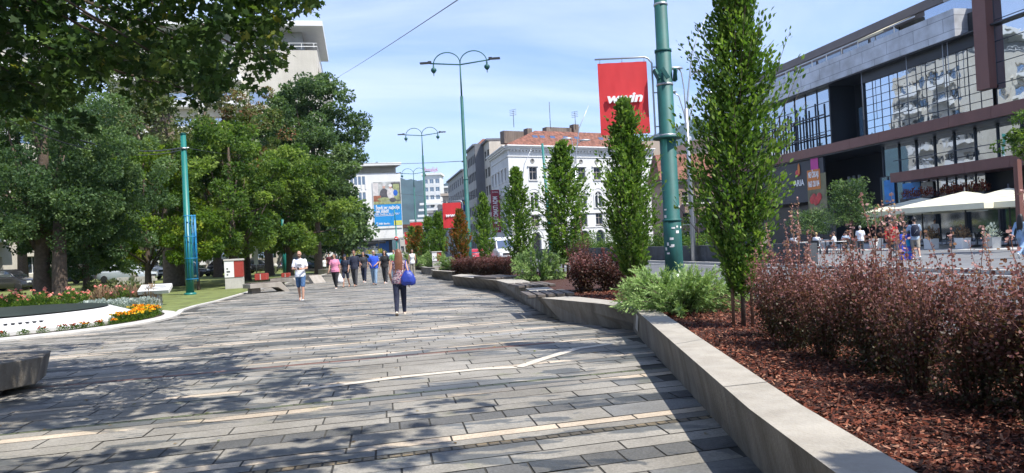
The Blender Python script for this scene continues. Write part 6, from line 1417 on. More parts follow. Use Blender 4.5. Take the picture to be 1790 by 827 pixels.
pot_plant('white square pot with dry tan plants in front of the middle parasol', 1625, 34, 1); pot_plant('white square pot with twiggy plants below the middle parasol', 1680, 34, 1); pot_plant('grey square pot with pale plants right of centre on the terrace', 1732, 34, 2)
pot_plant('pot with a slim olive tree behind the blue bin', 1572, 34, 0, .7, .6, True); pot_plant('pot with a pale green small tree left of the person in red', 1529, 35, 1, .7, .6, True); pot_plant('pot with a pale slim tree beside the seated person in white', 1488, 36, 0, .7, .6, True); pot_plant('pot with a thin tree among the seated guests', 1437, 37, 1, .7, .6, True)
# green planters with low hedge in front of the guests
PH = [crown_mesh([(random.Random(i * 3 + k).uniform(-.9, .9), random.Random(i + k * 5).uniform(-.3, .3), random.Random(i + k).uniform(0, .5), .25) for k in range(16)], 50, .11, L_maple, 440 + i) for i in range(2)]
for k in range(7):
    t = 44.6 + k * 2.35; x, y = ST(24.6, t); q = empty('hedge_planter', 'dark planter box with clipped green plants, %s from the right before the seated guests' % ORD[k], 'planter box', (x, y, .11), TH, 'dark hedge planters'); b = MB(); b.box(-.4, .4, -1.12, 1.12, 0, 1.0); b.build('box', bpy.data.materials['dark_stained_concrete'], q, bevel=.02); o = put('foliage', PH[k % 2], q, (0, 0, 1.05), pi / 2)
b = MB(); b.ell((0, 0, .5), (.45, .45, .45)); q = empty('clipped_ball', 'round clipped box ball at the right end of the hedge planters', 'shrub', (*ST(24.6, 42.6), .9)); put('foliage', crown_mesh([(random.Random(k).uniform(-.3, .3), random.Random(k + 9).uniform(-.3, .3), .45 + random.Random(k + 5).uniform(-.3, .3), .22) for k in range(20)], 60, .08, L_maple, 9), q); b = MB(); b.box(-.35, .35, -.35, .35, -.8, .15); b.build('box', bpy.data.materials['dark_stained_concrete'], q)
b = MB(); b.prism([(-.5, -.6), (.5, -.6), (.5, .6), (-.5, .6)], 0, 1.35, 0, [(-.3, -.1), (.5, -.1), (.5, .6), (-.3, .6)]); o = b.build('concrete_block', M_conc, None, (*ST(23.8, 41.5), .1), TH); tag(o, 'sloping grey concrete block left of the person in red', 'block')
# two layered trees in front of the mall
for k, (px, s_, h, w_) in enumerate(((1487, 33, 4.7, 4.2), (1418, 35, 3.7, 4.0))):
    x, y = sxy(px, s_); g = random.Random(60 + k); cl = []
    for j in range(9 if k == 0 else 6):
        z = h * (.42 + .55 * j / 8); a0 = g.uniform(0, 6.28); rr = w_ / 2 * (1.05 - .55 * (j / 8))
        for i in range(9): a = a0 + i * .7; f = g.uniform(.2, 1); cl.append((rr * f * cos(a), rr * f * sin(a), z + g.uniform(-.15, .15), .42))
    r_ = empty('layered_tree', ['small green tree with flat layered branches before the dark part of the mall', 'lower green layered tree beneath the mall advertisement'][k], 'tree', (x, y, .1)); put('crown', crown_mesh([(a, b_, c_, r) for a, b_, c_, r in cl], 80, .13, L_oak, 90 + k, up=.6), r_); b = MB(); b.tube([(0, 0, 0), (.1, 0, h * .5), (0, 0, h * .9)], [.12, .08, .03], 8); [b.tube([(0, 0, c_[2] - .5), (c_[0] * .6, c_[1] * .6, c_[2] - .1)], [.04, .015], 5) for c_ in cl[::4]]; b.build('trunk', M_bark, r_)
# ================================================================== VEHICLES
def rr(w_, z0, z1, y, r=.12, n_=3):
    """rounded rectangle cross-section at length y, half-width w_"""
    pts = []
    for cx_, cz_, a0 in ((w_ - r, z0 + r, -pi / 2), (w_ - r, z1 - r, 0), (-w_ + r, z1 - r, pi / 2), (-w_ + r, z0 + r, pi)):
        for k in range(n_ + 1): a = a0 + pi / 2 * k / n_; pts.append((cx_ + r * cos(a), y, cz_ + r * sin(a)))
    return pts
M_lamp = mat('headlamp', (.6, .62, .62), .15, 0); M_tail = mat('tail_lamp', (.35, .01, .01), .3, 0); M_rimm = mat('wheel_rim', (.35, .36, .37), .35, .05, metal=.7)
def car(label, loc, rz, paint, kind='car', group=None, cat='car'):
    """front of the vehicle at local -y"""
    r_ = empty({'van': 'delivery_van'}.get(kind, 'parked_car'), label, cat, (*loc[:2], loc[2] if len(loc) > 2 else 0), rz, group)
    b = MB()
    if kind == 'van':
        W, Ln = 1.0, 5.4
        b.loft([rr(W * .86, .38, .95, -2.7, .16), rr(W * .96, .32, 1.08, -2.55, .16), rr(W, .30, 1.22, -2.2, .14), rr(W, .30, 1.32, -1.7, .14), rr(W, .30, 1.4, -1.5, .14), rr(W, .30, 1.4, 2.6, .14), rr(W * .98, .32, 1.4, 2.7, .14)])
        b.loft([rr(W * .97, 1.25, 1.40, -1.75, .05), rr(W * .90, 1.25, 2.16, -1.08, .08), rr(W * .88, 1.25, 2.40, -.6, .14), rr(W * .90, 1.25, 2.48, 0, .16), rr(W * .90, 1.25, 2.48, 2.55, .16), rr(W * .88, 1.25, 2.42, 2.68, .16)])
        b.build('body', paint, r_)
        b = MB(); b.add([(-.84, -1.79, 1.40), (.84, -1.79, 1.40), (.77, -1.115, 2.14), (-.77, -1.115, 2.14)], [(0, 1, 2, 3)]); b.build('windscreen', G_car, r_)
        for s in (-1, 1): b = MB(); b.add([(s * .985, -1.5, 1.45), (s * .985, -.3, 1.45), (s * .93, -.3, 2.0), (s * .93, -1.05, 2.0)], [(0, 1, 2, 3)]); b.build('side_window', G_car, r_)
        b = MB(); b.box(-.55, .55, -2.73, -2.66, .72, .92); b.box(-.8, .8, -2.74, -2.5, .36, .55); b.build('grille', M_dark, r_)
        for s in (-1, 1):
            b = MB(); b.rbox((s * .74, -2.60, .95), (.30, .16, .26), s * .3); b.build('headlight', M_lamp, r_)
            b = MB(); b.rbox((s * 1.13, -1.55, 1.55), (.18, .12, .34), 0); b.build('mirror', M_dark, r_)
        b = MB(); b.box(-.26, .26, -2.76, -2.742, .56, .67); b.build('number_plate', M_wl, r_)
        wy = (-1.75, 1.7); wr = .34
    else:
        W = .86; suv = kind == 'suv'; hb = .95 if not suv else 1.08; ht = 1.44 if not suv else 1.70
        b.loft([rr(W * .80, .32, .62, -2.12, .12), rr(W * .95, .24, .74, -1.95, .12), rr(W, .22, hb - .10, -1.2, .12), rr(W, .22, hb, -.85, .12), rr(W, .22, hb, 1.5, .12), rr(W * .96, .24, hb - .03, 1.95, .14), rr(W * .86, .34, hb - .15, 2.1, .14)])
        b.loft([rr(W * .86, hb - .08, hb + .02, -.95, .04), rr(W * .74, hb - .08, ht - .05, -.25, .06), rr(W * .72, hb - .08, ht, .1, .08), rr(W * .72, hb - .08, ht - .02, 1.0, .08), rr(W * .72, hb - .08, ht - .12, 1.45, .08), rr(W * .82, hb - .08, hb + .02, 1.95, .04)])
        b.build('body', paint, r_)
        b = MB(); b.add([(-W * .78, -.93, hb + .04), (W * .78, -.93, hb + .04), (W * .66, -.285, ht - .09), (-W * .66, -.285, ht - .09)], [(0, 1, 2, 3)]); b.build('windscreen', G_car, r_)
        b = MB(); b.add([(-W * .70, 1.90, hb + .06), (-W * .64, 1.49, ht - .16), (W * .64, 1.49, ht - .16), (W * .70, 1.90, hb + .06)], [(0, 1, 2, 3)]); b.build('rear_window', G_car, r_)
        b = MB()
        for s in (-1, 1):
            for y0, y1 in ((-.70, .35), (.42, 1.4)): b.add([(s * W * .845, y0, hb + .03), (s * W * .845, y1, hb + .03), (s * W * .735, y1 - .05, ht - .10), (s * W * .735, max(y0 + .3, -.25) if y0 < 0 else y0, ht - .10)], [(0, 1, 2, 3)])
        b.build('side_window', G_car, r_)
        for s in (-1, 1):
            b = MB(); b.rbox((s * .62, -2.0, .68), (.32, .16, .14), s * .35); b.build('headlight', M_lamp, r_)
            b = MB(); b.rbox((s * .66, 2.03, .78), (.28, .1, .16), -s * .2); b.build('tail_light', M_tail, r_)
        b = MB(); b.box(-.45, .45, -2.135, -2.09, .42, .58); b.build('grille', M_dark, r_)
        wy = (-1.3, 1.35); wr = .32
    key = ('wheel', wr)
    if key not in _wc:
        t = MB(); t.lathe([(wr * .6, -.11), (wr * .95, -.11), (wr, -.07), (wr, .07), (wr * .95, .11), (wr * .6, .11)], 20); q = MB(); q.lathe([(.02, .09), (wr * .58, .10), (wr * .62, .02), (wr * .58, -.10), (.02, -.09)], 14); _wc[key] = (t.mesh('tyre', [M_black]), q.mesh('rim', [M_rimm]))
    for s in (-1, 1):
        for y in wy: o = put('wheel', _wc[key][0], r_, (s * (W - .09), y, wr)); o.rotation_euler = (0, pi / 2, 0); put('rim', _wc[key][1], o)
    return r_
def paint(name, c): m = mat(name, c, .25, .02, 1); m.node_tree.nodes['Principled BSDF'].inputs['Coat Weight'].default_value = .6; return m
P_white = paint('white_car_paint', (.72, .73, .74)); P_silver = paint('silver_car_paint', (.42, .47, .52)); P_black = paint('black_car_paint', (.02, .021, .024)); P_blue = paint('blue_car_paint', (.02, .10, .32)); P_red = paint('red_car_paint', (.38, .015, .02)); P_dblue = paint('dark_car_paint', (.03, .05, .09))
car('white high roofed delivery van driving towards the paving behind the red hedge', atd(878, 74)[:2], radians(13), P_white, 'van', cat='van')
car('red car driving just behind and left of the white van', atd(833, 80)[:2], radians(12), P_red)
car('blue car parked in front of the café flower troughs, behind the walkers', atd(642, 88)[:2], radians(80), P_blue)
car('dark blue car right of the blue car near the road sign', atd(666, 84)[:2], radians(20), P_dblue)
car('light car behind the woman with long hair, left of the planter trees', atd(684, 92)[:2], radians(5), P_silver)
row = [(18, 58, P_black, 'suv', 'black off-road car parked at the far left edge behind the leaning oak'), (238, 74, P_white, 'van', 'white van glimpsed under the low oak branches'), (120, 72, P_dblue, 'car', 'dark car between the two black oak trunks'), (335, 76, P_black, 'car', 'dark car parked right of the old thick trunk'), (400, 78, P_black, 'suv', 'dark off-road car parked behind the red and white box post'), (455, 80, P_black, 'car', 'dark car parked behind the marker post'), (525, 84, P_dblue, 'car', 'dark blue car parked behind the man with the phone')]
for px, d, pt, kd, lab in row: car(lab, atd(px, d)[:2], radians(84), pt, kd, 'cars parked beyond the park', 'car' if kd != 'van' else 'van')
car('silver blue car parked behind the low pale block wall', (atd(222, 66)[0], 66, .0), radians(80), P_silver, 'car', 'cars parked beyond the park').scale = (1.15,) * 3
p0, p1 = atd(205, 60), atd(268, 60); b = MB()
for k in range(8):
    for j in range(3): x = p0[0] + (p1[0] - p0[0]) * (k + .5 * (j % 2)) / 8; b.box(x + .01, x + (p1[0] - p0[0]) / 8 - .01, 59.8, 60.2, j * .2, j * .2 + .19)
o = b.build('stone_wall', M_concL); tag(o, 'low pale block wall in front of the silver blue parked car', 'wall')
# ================================================================== PEOPLE
_rm = bpy.data.objects
def remesh(b, voxel, mats, name, smooth=6, fac=.5):
    me = bpy.data.meshes.new('t'); me.from_pydata(b.v, [], b.f); o = bpy.data.objects.new('t', me); C.objects.link(o)
    r = o.modifiers.new('r', 'REMESH'); r.mode = 'VOXEL'; r.voxel_size = voxel; r.use_smooth_shade = True
    s = o.modifiers.new('s', 'SMOOTH'); s.factor = fac; s.iterations = smooth
    dg = bpy.context.evaluated_depsgraph_get(); m = bpy.data.meshes.new_from_object(o.evaluated_get(dg)); bpy.data.objects.remove(o); bpy.data.meshes.remove(me)
    m.materials.clear(); [m.materials.append(q) for q in mats]; m.name = name; return m
def cap(b, p0, p1, r0, r1, n_=10):
    p0, p1 = Vector(p0), Vector(p1); d = (p1 - p0).normalized(); pts = [p0 - d * r0 * .85, p0 - d * r0 * .5, p0, p1, p1 + d * r1 * .5, p1 + d * r1 * .85]; b.tube(pts, [r0 * .5, r0 * .86, r0, r1, r1 * .86, r1 * .5], n_)
def ring(c, rx, ry, n_=14, e=1.0): return [(c[0] + rx * cos(2 * pi * k / n_), c[1] + ry * sin(2 * pi * k / n_), c[2]) for k in range(n_)]
_mc = {}
def cloth(name, c, rough=.85, var=.10, sc=9):
    if name not in _mc: _mc[name] = mat(name, c, rough, var, sc, bump=.9, bscale=13)
    return _mc[name]
M_skin = mat('skin', (.46, .26, .18), .55, .06, 12); M_skin2 = mat('tanned_skin', (.36, .19, .125), .55, .06, 12); M_eye = mat('dark_eye', (.03, .02, .02), .4, 0); M_lip = mat('lip', (.30, .10, .08), .5, 0)
M_hair = {'brown': mat('brown_hair', (.05, .028, .017), .6, .3, 40), 'red': mat('auburn_hair', (.17, .066, .032), .5, .35, 40), 'black': mat('black_hair', (.012, .01, .009), .5, .2, 40), 'stub': mat('stubble_hair', (.19, .12, .09), .8, .15, 60), 'grey': mat('grey_hair', (.35, .33, .31), .7, .2, 40), 'blond': mat('blond_hair', (.42, .28, .13), .6, .2, 40)}
def person(label, loc, yaw, H=1.75, fem=False, fat=0.0, top=None, sleeve='short', bottom=None, legs='long', shoe=None, hair='brown', hstyle='short', lleg=(0, 0), rleg=(0, 0), larm=(0, .12, .15, 0), rarm=(0, .12, .15, 0), head=(0, 0), skin=None, detail=.013, beard=False, z=0.0, sit=False, name='person', lean=0.0, untuck=True, cap_m=None):
    """local axes: x to the person's left... faces +y. leg = (hip forward, knee bend); arm = (forward, outward, elbow bend, inward turn of forearm)"""
    if not sit:
        sw = 1.0 if lleg[0] >= rleg[0] else -1.0; amp = abs(lleg[0] - rleg[0])
        lleg, rleg = [(a * 1.9, kn_ * (2.6 if a < 0 else 1.2)) for a, kn_ in (lleg, rleg)]
        if larm[2] < .4: larm = (larm[0] - sw * amp * 1.1, *larm[1:])
        if rarm[2] < .4: rarm = (rarm[0] + sw * amp * 1.1, *rarm[1:])
    k = H / 1.75; skin = skin or M_skin; top = top or cloth('c', (.5, .5, .5)); shoe = shoe or M_white
    r_ = empty(name, label, 'person', (loc[0], loc[1], z), yaw)
    hipx = .088; shx = .175 if fem else .195; fx = .0 + fat
    J = {}
    def leg(s, a, kn):
        h = Vector((s * hipx, 0, .90)); d = Vector((0, sin(a), -cos(a))); kneep = h + d * .43; d2 = Vector((0, sin(a - kn), -cos(a - kn))); an = kneep + d2 * .40; return h, kneep, an, a - kn
    Lg, Rg = leg(-1, *lleg), leg(1, *rleg)
    low = min(Lg[2].z, Rg[2].z) - .075
    if sit: low = .90 - .50
    dz = Vector((0, 0, -low))
    def T(p): q = Vector(p); q.y += lean * max(0, q.z - .9); return (q + dz) * k
    def arm(s, fwd, outw, el, inn):
        sh = Vector((s * shx, 0, 1.405)); d = Vector((s * sin(outw), sin(fwd) * cos(outw), -cos(fwd) * cos(outw))); elb = sh + d * .285
        a2 = fwd + el; d2 = Vector((-s * sin(inn), sin(a2) * cos(inn), -cos(a2) * cos(inn))); wr = elb + d2 * .25; return sh, elb, wr, d2
    La, Ra = arm(-1, *larm), arm(1, *rarm)
    b = MB()
    wst = (.115 if fem else .135) + fx; hpw = (.165 if fem else .158) + fx; chw = (.145 if fem else .165) + fx * .8
    tors = [(.82, hpw * .75, .10 + fx * .6), (.88, hpw, .115 + fx * .8), (.95, hpw * .97, .115 + fx), (1.04, wst + .01, .095 + fx), (1.12, wst, .092 + fx), (1.22, chw * .95, .105 + fx * .8), (1.32, chw, .11 + fx * .5), (1.39, chw * 1.0, .095 + fx * .3), (1.44, chw * .72, .07), (1.47, .06, .055)]
    def rings(infl, z0=0, z1=9): return [[tuple(T(p)) for p in ring((0, 0 if not (fem and 1.2 < zz_ < 1.36) else .015, zz_), rx + infl, ry + infl)] for zz_, rx, ry in tors if z0 <= zz_ <= z1]
    b.loft(rings(-.008))
    cap(b, T((0, -.01, 1.42)), T((0, .005, 1.53)), .056 * k, .05 * k)
    hc = Vector((0, .015, 1.635)); hy, hp = head   # yaw, pitch down
    HR = Matrix.Rotation(hy, 3, 'Z') @ Matrix.Rotation(-hp, 3, 'X')
    def HD(p): return T(hc + Vector((0, -.01, -.09)) + HR @ (Vector(p) + Vector((0, .01, .09))))
    def hell(c, r, bb=b, n_=14): bb.loft([[tuple(HD((c[0] + r[0] * sin(a) * cos(2 * pi * q / n_), c[1] + r[1] * sin(a) * sin(2 * pi * q / n_), c[2] - r[2] * cos(a)))) for q in range(n_)] for a in [pi * (.04 + .92 * j / 9) for j in range(10)]])
    hell((0, -.008, .022), (.074, .092, .098)); hell((0, .026, -.045), (.054, .060, .062)); hell((0, .098, -.012), (.013, .018, .024)); hell((0, .086, .045), (.05, .012, .010)); hell((-.077, -.005, -.005), (.010, .018, .028)); hell((.077, -.005, -.005), (.010, .018, .028))
    for h, kn, an, ang in (Lg, Rg):
        cap(b, T(h), T(kn), (.078 + fx * .5) * k, .052 * k); cap(b, T(kn), T(an), .052 * k, .036 * k); cf = kn.lerp(an, .28); cap(b, T(cf + Vector((0, -.012, 0))), T(kn.lerp(an, .5)), .052 * k, .045 * k)
    def hand(wr, d2, s):
        d = d2.normalized(); side = d.cross(Vector((s, 0, 0.001))); side = (side if side.length > .1 else Vector((0, 1, 0))).normalized(); nrm = d.cross(side).normalized()
        pc = wr + d * .055; b.loft([[tuple(T(wr + d * t + side * (w_ * cos(2 * pi * q / 8)) + nrm * (.015 * sin(2 * pi * q / 8)))) for q in range(8)] for t, w_ in ((0, .024), (.03, .036), (.075, .040), (.095, .036))])
        for i, ln in enumerate((.062, .072, .068, .052)):
            p0 = wr + d * .085 + side * (.030 - .020 * i); p1 = p0 + d * ln * .55 + nrm * (-s) * .010; p2 = p1 + d * ln * .40 + nrm * (-s) * .028
            b.tube([T(p0), T(p1), T(p2)], [.0098 * k, .009 * k, .0078 * k], 6)
        p0 = wr + d * .03 + side * .034; p1 = p0 + d * .035 + side * .025; p2 = p1 + d * .03 + side * .004; b.tube([T(p0), T(p1), T(p2)], [.012 * k, .011 * k, .009 * k], 6)
    for s, (sh, el, wr, d2) in ((-1, La), (1, Ra)):
        cap(b, T(sh), T(el), .043 * k, .036 * k); cap(b, T(el), T(wr), .037 * k, .026 * k); hand(wr, d2, s)
    for h, kn, an, ang in (Lg, Rg):
        fd = Vector((0, cos(ang) , sin(ang))); cap(b, T(an + Vector((0, -.02, -.035))), T(an + fd * .14 + Vector((0, 0, -.045))), .036 * k, .028 * k)
    body = remesh(b, detail, [skin, M_eye, M_lip, M_hair['brown']], 'body', 3, .4)
    # face colouring by place
    nf = len(body.polygons); cen = np.zeros(nf * 3); body.polygons.foreach_get('center', cen); cen = cen.reshape(-1, 3)
    mi = np.zeros(nf, dtype=np.int32)
    for s in (-1, 1):
        e = np.array(HD((s * .031, .085, .018))); mi[np.linalg.norm(cen - e, axis=1) < .015 * k] = 1
        for q in range(3): e = np.array(HD((s * (.018 + .013 * q), .092, .042))); mi[np.linalg.norm(cen - e, axis=1) < .010 * k] = 3
    for q in (-.016, 0, .016): mi[np.linalg.norm(cen - np.array(HD((q, .088, -.052))), axis=1) < .011 * k] = 2
    if beard:
        for q in ((0, .08, -.085), (.03, .07, -.075), (-.03, .07, -.075), (0, .085, -.038), (.045, .05, -.06), (-.045, .05, -.06)): mi[(np.linalg.norm(cen - np.array(HD(q)), axis=1) < .026 * k) & (mi == 0)] = 3
    body.polygons.foreach_set('material_index', mi); put('body', body, r_)
    # clothes
    b = MB(); hem = .84 if untuck else .95; tz = [t for t in tors if t[0] >= (.88 if untuck else 1.0) and t[0] <= 1.40]
    rg = [[tuple(T(p)) for p in ring((0, 0, hem), (hpw + .016 if untuck else wst + .02), .13 + fx * .9)]] + rings(.014, tz[0][0], 1.40) + [[tuple(T(p)) for p in ring((0, 0, 1.45), chw * .74 + .01, .078)], [tuple(T(p)) for p in ring((0, 0, 1.475), .066, .062)]]
    b.loft(rg)
    if fem: 
        for s in (-1, 1): q = T((s * .07, .085 + fx * .6, 1.27)); b.ell(q, (.062 * k, .05 * k, .06 * k))
    if sleeve != 'none':
        for s, (sh, el, wr, d2) in ((-1, La), (1, Ra)):
            e = el if sleeve != 'short' else sh.lerp(el, .66); cap(b, T(sh + Vector((-s * .02, 0, .004))), T(e), .062 * k, (.060 if sleeve == 'short' else .048) * k)
            if sleeve == 'long': cap(b, T(el), T(el.lerp(wr, .93)), .048 * k, .036 * k)
    else:
        for s, (sh, el, wr, d2) in ((-1, La), (1, Ra)): cap(b, T(sh + Vector((-s * .03, 0, .012))), T(sh + Vector((-s * .02, 0, -.01))), .052 * k, .05 * k)
    tp_ = put('top', remesh(b, max(detail, .015), [top], 'top', 3), r_)
    b = MB(); b.loft([[tuple(T(p)) for p in ring((0, 0, zz_), rx, ry)] for zz_, rx, ry in ((.80, hpw * .7, .10 + fx * .5), (.86, hpw + .010, .125 + fx * .8), (.95, hpw + .004, .12 + fx), (1.01, wst + .022, .108 + fx))])
    wd = .022 if legs == 'wide' else .012
    for h, kn, an, ang in (Lg, Rg):
        if legs == 'shorts': cap(b, T(h), T(h.lerp(kn, .88)), (.094 + fx * .5) * k, .078 * k)
        else: cap(b, T(h), T(kn), (.090 + fx * .5) * k, (.068 + wd * .5) * k); cap(b, T(kn), T(kn.lerp(an, .95)), (.070 + wd * .5) * k, (.040 + wd) * k)
    put('trousers' if legs != 'shorts' else 'shorts', remesh(b, max(detail, .015), [bottom], 'bottom', 3), r_)
    for h, kn, an, ang in (Lg, Rg):
        fd = Vector((0, cos(ang), sin(ang))); up = Vector((0, -sin(ang), cos(ang))); b = MB(); S = Vector((1, 0, 0)); rg = []
        for t, w_, hh_ in ((-.075, .02, .03), (-.06, .036, .062), (0, .041, .075), (.06, .042, .052), (.12, .046, .038), (.165, .040, .026), (.185, .02, .014)):
            c_ = an + fd * t - up * .075; rg.append([tuple(T(c_ + S * (w_ * cos(a)) + up * (hh_ * max(0, sin(a)) + .0)) + Vector((0, 0, .004))) for a in [2 * pi * q / 12 for q in range(12)]])
        b.loft(rg); b.build('shoe', shoe, r_)
    # hair
    if hstyle != 'bald':
        b = MB(); hm = M_hair[hair]
        hell((0, -.020, .036), (.083, .096, .098), b)
        if hstyle in ('long', 'mid'):
            L_ = .44 if hstyle == 'long' else .16
            hell((0, -.04, -.03), (.088, .075, .10), b); rg = [[tuple(T(hc + HR @ Vector((0, -.045, .05)) + Vector((w_ * cos(a), dy_ + d_ * sin(a), -zz_)))) for a in [2 * pi * q / 14 for q in range(14)]] for zz_, w_, d_, dy_ in ((0, .085, .07, 0), (.10, .105, .065, -.02), (.10 + L_ * .4, .115, .045, -.055), (.10 + L_ * .8, .10, .028, -.07), (.10 + L_, .06, .014, -.07))]
            b.loft(rg)
            for q in range(6): x_ = -.09 + .036 * q; cap(b, T(hc + Vector((x_ * .9, -.075, -.20))), T(hc + Vector((x_, -.125, -(.12 + L_ * (.86 + .18 * sin(q * 2.3)))))), .026 * k, .014 * k, 6)
            for s in (-1, 1): cap(b, HD((s * .075, .01, .0)), T(hc + Vector((s * .10, -.02, -.22 if hstyle == 'long' else -.12))), .022 * k, .018 * k)
        if hstyle == 'bun': hell((0, -.11, .05), (.045, .04, .045), b)
        hmesh = remesh(b, .013, [hm], 'hair', 2)
        # keep hair off the face
        put('hair', hmesh, r_)
        # trim: move any hair vertex in front of the face plane back
        Hi = HR.inverted()
        for v_ in hmesh.vertices:
            q = Hi @ ((v_.co / k - dz) - hc - Vector((0, -.01, -.09))) - Vector((0, .01, .09))
            if q.y > .045 and q.z < .065 and abs(q.x) < .085: q.y = .02; v_.co = T(hc + Vector((0, -.01, -.09)) + HR @ (q + Vector((0, .01, .09))))
    if cap_m:
        b = MB(); hell((0, -.015, .06), (.086, .098, .075), b); hell((0, .11, .055), (.06, .05, .008), b); b.build('cap', cap_m, r_)
    r_['_T'] = 0; del r_['_T']
    return r_, dict(T=T, La=La, Ra=Ra, HD=HD, hc=hc, k=k)
def W(r_, p):  # local to world
    c, s = cos(r_.rotation_euler.z), sin(r_.rotation_euler.z); return (r_.location.x + c * p[0] - s * p[1], r_.location.y + s * p[0] + c * p[1], r_.location.z + p[2])
navy = cloth('navy_cotton', (.018, .022, .042)); blackc = cloth('black_cotton', (.012, .012, .014)); whitec = cloth('white_cotton', (.74, .75, .78), var=.03); pink = cloth('pink_cotton', (.62, .22, .33), var=.05); dgrey = cloth('dark_grey_cotton', (.055, .055, .06)); blue = cloth('bright_blue_cotton', (.025, .08, .50), var=.08); jeans = cloth('faded_jeans', (.20, .30, .42), var=.2); djean = cloth('blue_denim', (.055, .12, .24), var=.2); char = cloth('charcoal_cotton', (.035, .036, .042)); indigo = cloth('dark_indigo_denim', (.012, .016, .040), var=.3); redc = cloth('red_jacket_cloth', (.42, .015, .02)); lblue = cloth('light_blue_cotton', (.36, .46, .58), var=.06); green = cloth('green_cotton', (.16, .36, .12)); tan_ = cloth('khaki_cotton', (.30, .27, .22)); maroon = cloth('dark_maroon_cotton', (.10, .02, .03)); denimL = cloth('light_denim', (.24, .36, .52), var=.15)
# patterned blouse
def patterned():
    m, n, l, b = _nm('patterned_blouse'); tc = n.new('ShaderNodeTexCoord'); mp = n.new('ShaderNodeMapping'); mp.inputs['Rotation'].default_value = (0, .5, 0); mp.inputs['Scale'].default_value = (9, 9, 26); l.new(tc.outputs['Object'], mp.inputs[0]); ns = n.new('ShaderNodeTexNoise'); ns.inputs['Scale'].default_value = 1; ns.inputs['Detail'].default_value = 1; ns.inputs['Distortion'].default_value = 1.2; l.new(mp.outputs[0], ns.inputs[0])
    r = n.new('ShaderNodeValToRGB'); r.color_ramp.interpolation = 'CONSTANT'; cs = [(.0, (.03, .03, .07)), (.40, (.35, .20, .22)), (.47, (.60, .52, .50)), (.53, (.06, .05, .11)), (.60, (.40, .10, .12))]
    while len(r.color_ramp.elements) < 5: r.color_ramp.elements.new(.5)
    for i, (p, c) in enumerate(cs): r.color_ramp.elements[i].position = p; r.color_ramp.elements[i].color = (*c, 1)
    l.new(ns.outputs[0], r.inputs[0]); l.new(r.outputs[0], b.inputs['Base Color']); b.inputs['Roughness'].default_value = .85; return m
# -- the woman walking away
WX, WY = G(701, 551)
wm, I = person('woman with long auburn hair walking away in a patterned blouse and dark jeans', (WX, WY), .10, 1.66, True, .026, patterned(), 'none', indigo, 'long', cloth('beige_trainers', (.62, .54, .44)), 'red', 'long', (-.10, .12), (.14, .06), (-.18, .25, .9, .1), (-.05, .22, .25, 0), (.1, .05), detail=.010)
# tote hanging on her right shoulder
T = I['T']; b = MB(); cxb = .27
rg = []
for z_, w_, d_ in ((.73, .10, .035), (.76, .185, .065), (.86, .20, .075), (.98, .17, .060), (1.08, .10, .035), (1.11, .05, .02)):
    rg.append([tuple(T((cxb - .04 + w_ * .98 * cos(a) + .04 * (1.1 - z_), -.15 + d_ * 1.2 * sin(a), z_ + .07 + .015 * sin(3 * a)))) for a in [2 * pi * q / 18 for q in range(18)]])
bag = empty('tote_bag', 'large shiny blue shoulder bag hanging on the long haired woman', 'bag', tuple(wm.location), .10); b.loft(rg); b.build('sack', cloth('blue_bag_nylon', (.02, .045, .30), .45, .15, 14), bag)
b = MB(); b.tube([T((cxb - .05, -.15, 1.14)), T((cxb - .09, -.12, 1.30)), T((.185, -.02, 1.455)), T((.20, .03, 1.44)), T((cxb - .03, .02, 1.28)), T((cxb + .03, -.12, 1.14))], .012, 6); b.build('strap', _mc['blue_bag_nylon'], bag)
# -- the man looking at his phone
MX, MY = G(527, 525.5)
mn, I = person('bald man in white t-shirt and blue denim shorts walking up and looking at his phone', (MX, MY), pi + .12, 1.80, False, .016, whitec, 'short', djean, 'shorts', M_white, 'stub', 'bald', (.14, .12), (-.12, .10), (.18, .16, 1.35, .55), (.18, .16, 1.35, .55), (0, .38), detail=.010, beard=True)
hL, hR = I['La'][2] + I['La'][3] * .1, I['Ra'][2] + I['Ra'][3] * .1; c_ = (hL + hR) / 2; pc = I['T'](c_ + Vector((0, .02, .02))); b = MB(); b.rbox(tuple(pc), (.075, .15, .010), 0, 0, .7); ph = empty('mobile_phone', 'dark phone held in both hands by the man in white', 'phone', tuple(mn.location), mn.rotation_euler.z); b.build('phone_body', M_dark, ph, bevel=.003)
b = MB(); q_ = tuple(np.array(tuple(pc)) + np.array([0, -.005, .0056])); b.rbox(q_, (.066, .138, .002), 0, 0, .7); b.build('screen', G_dark, ph)
# shirt print stripes
b = MB()
for z_, w_ in ((1.275, .085), (1.235, .10)):
    for q in range(8): x = (q - 3.5) / 4 * w_; b.rbox(tuple(I['T']((x, .1405 - .35 * x * x + .0, z_))), (w_ / 4 * 1.02 * I['k'], .004, .018), -x * .9)
b.build('printed_stripe', dgrey, mn)
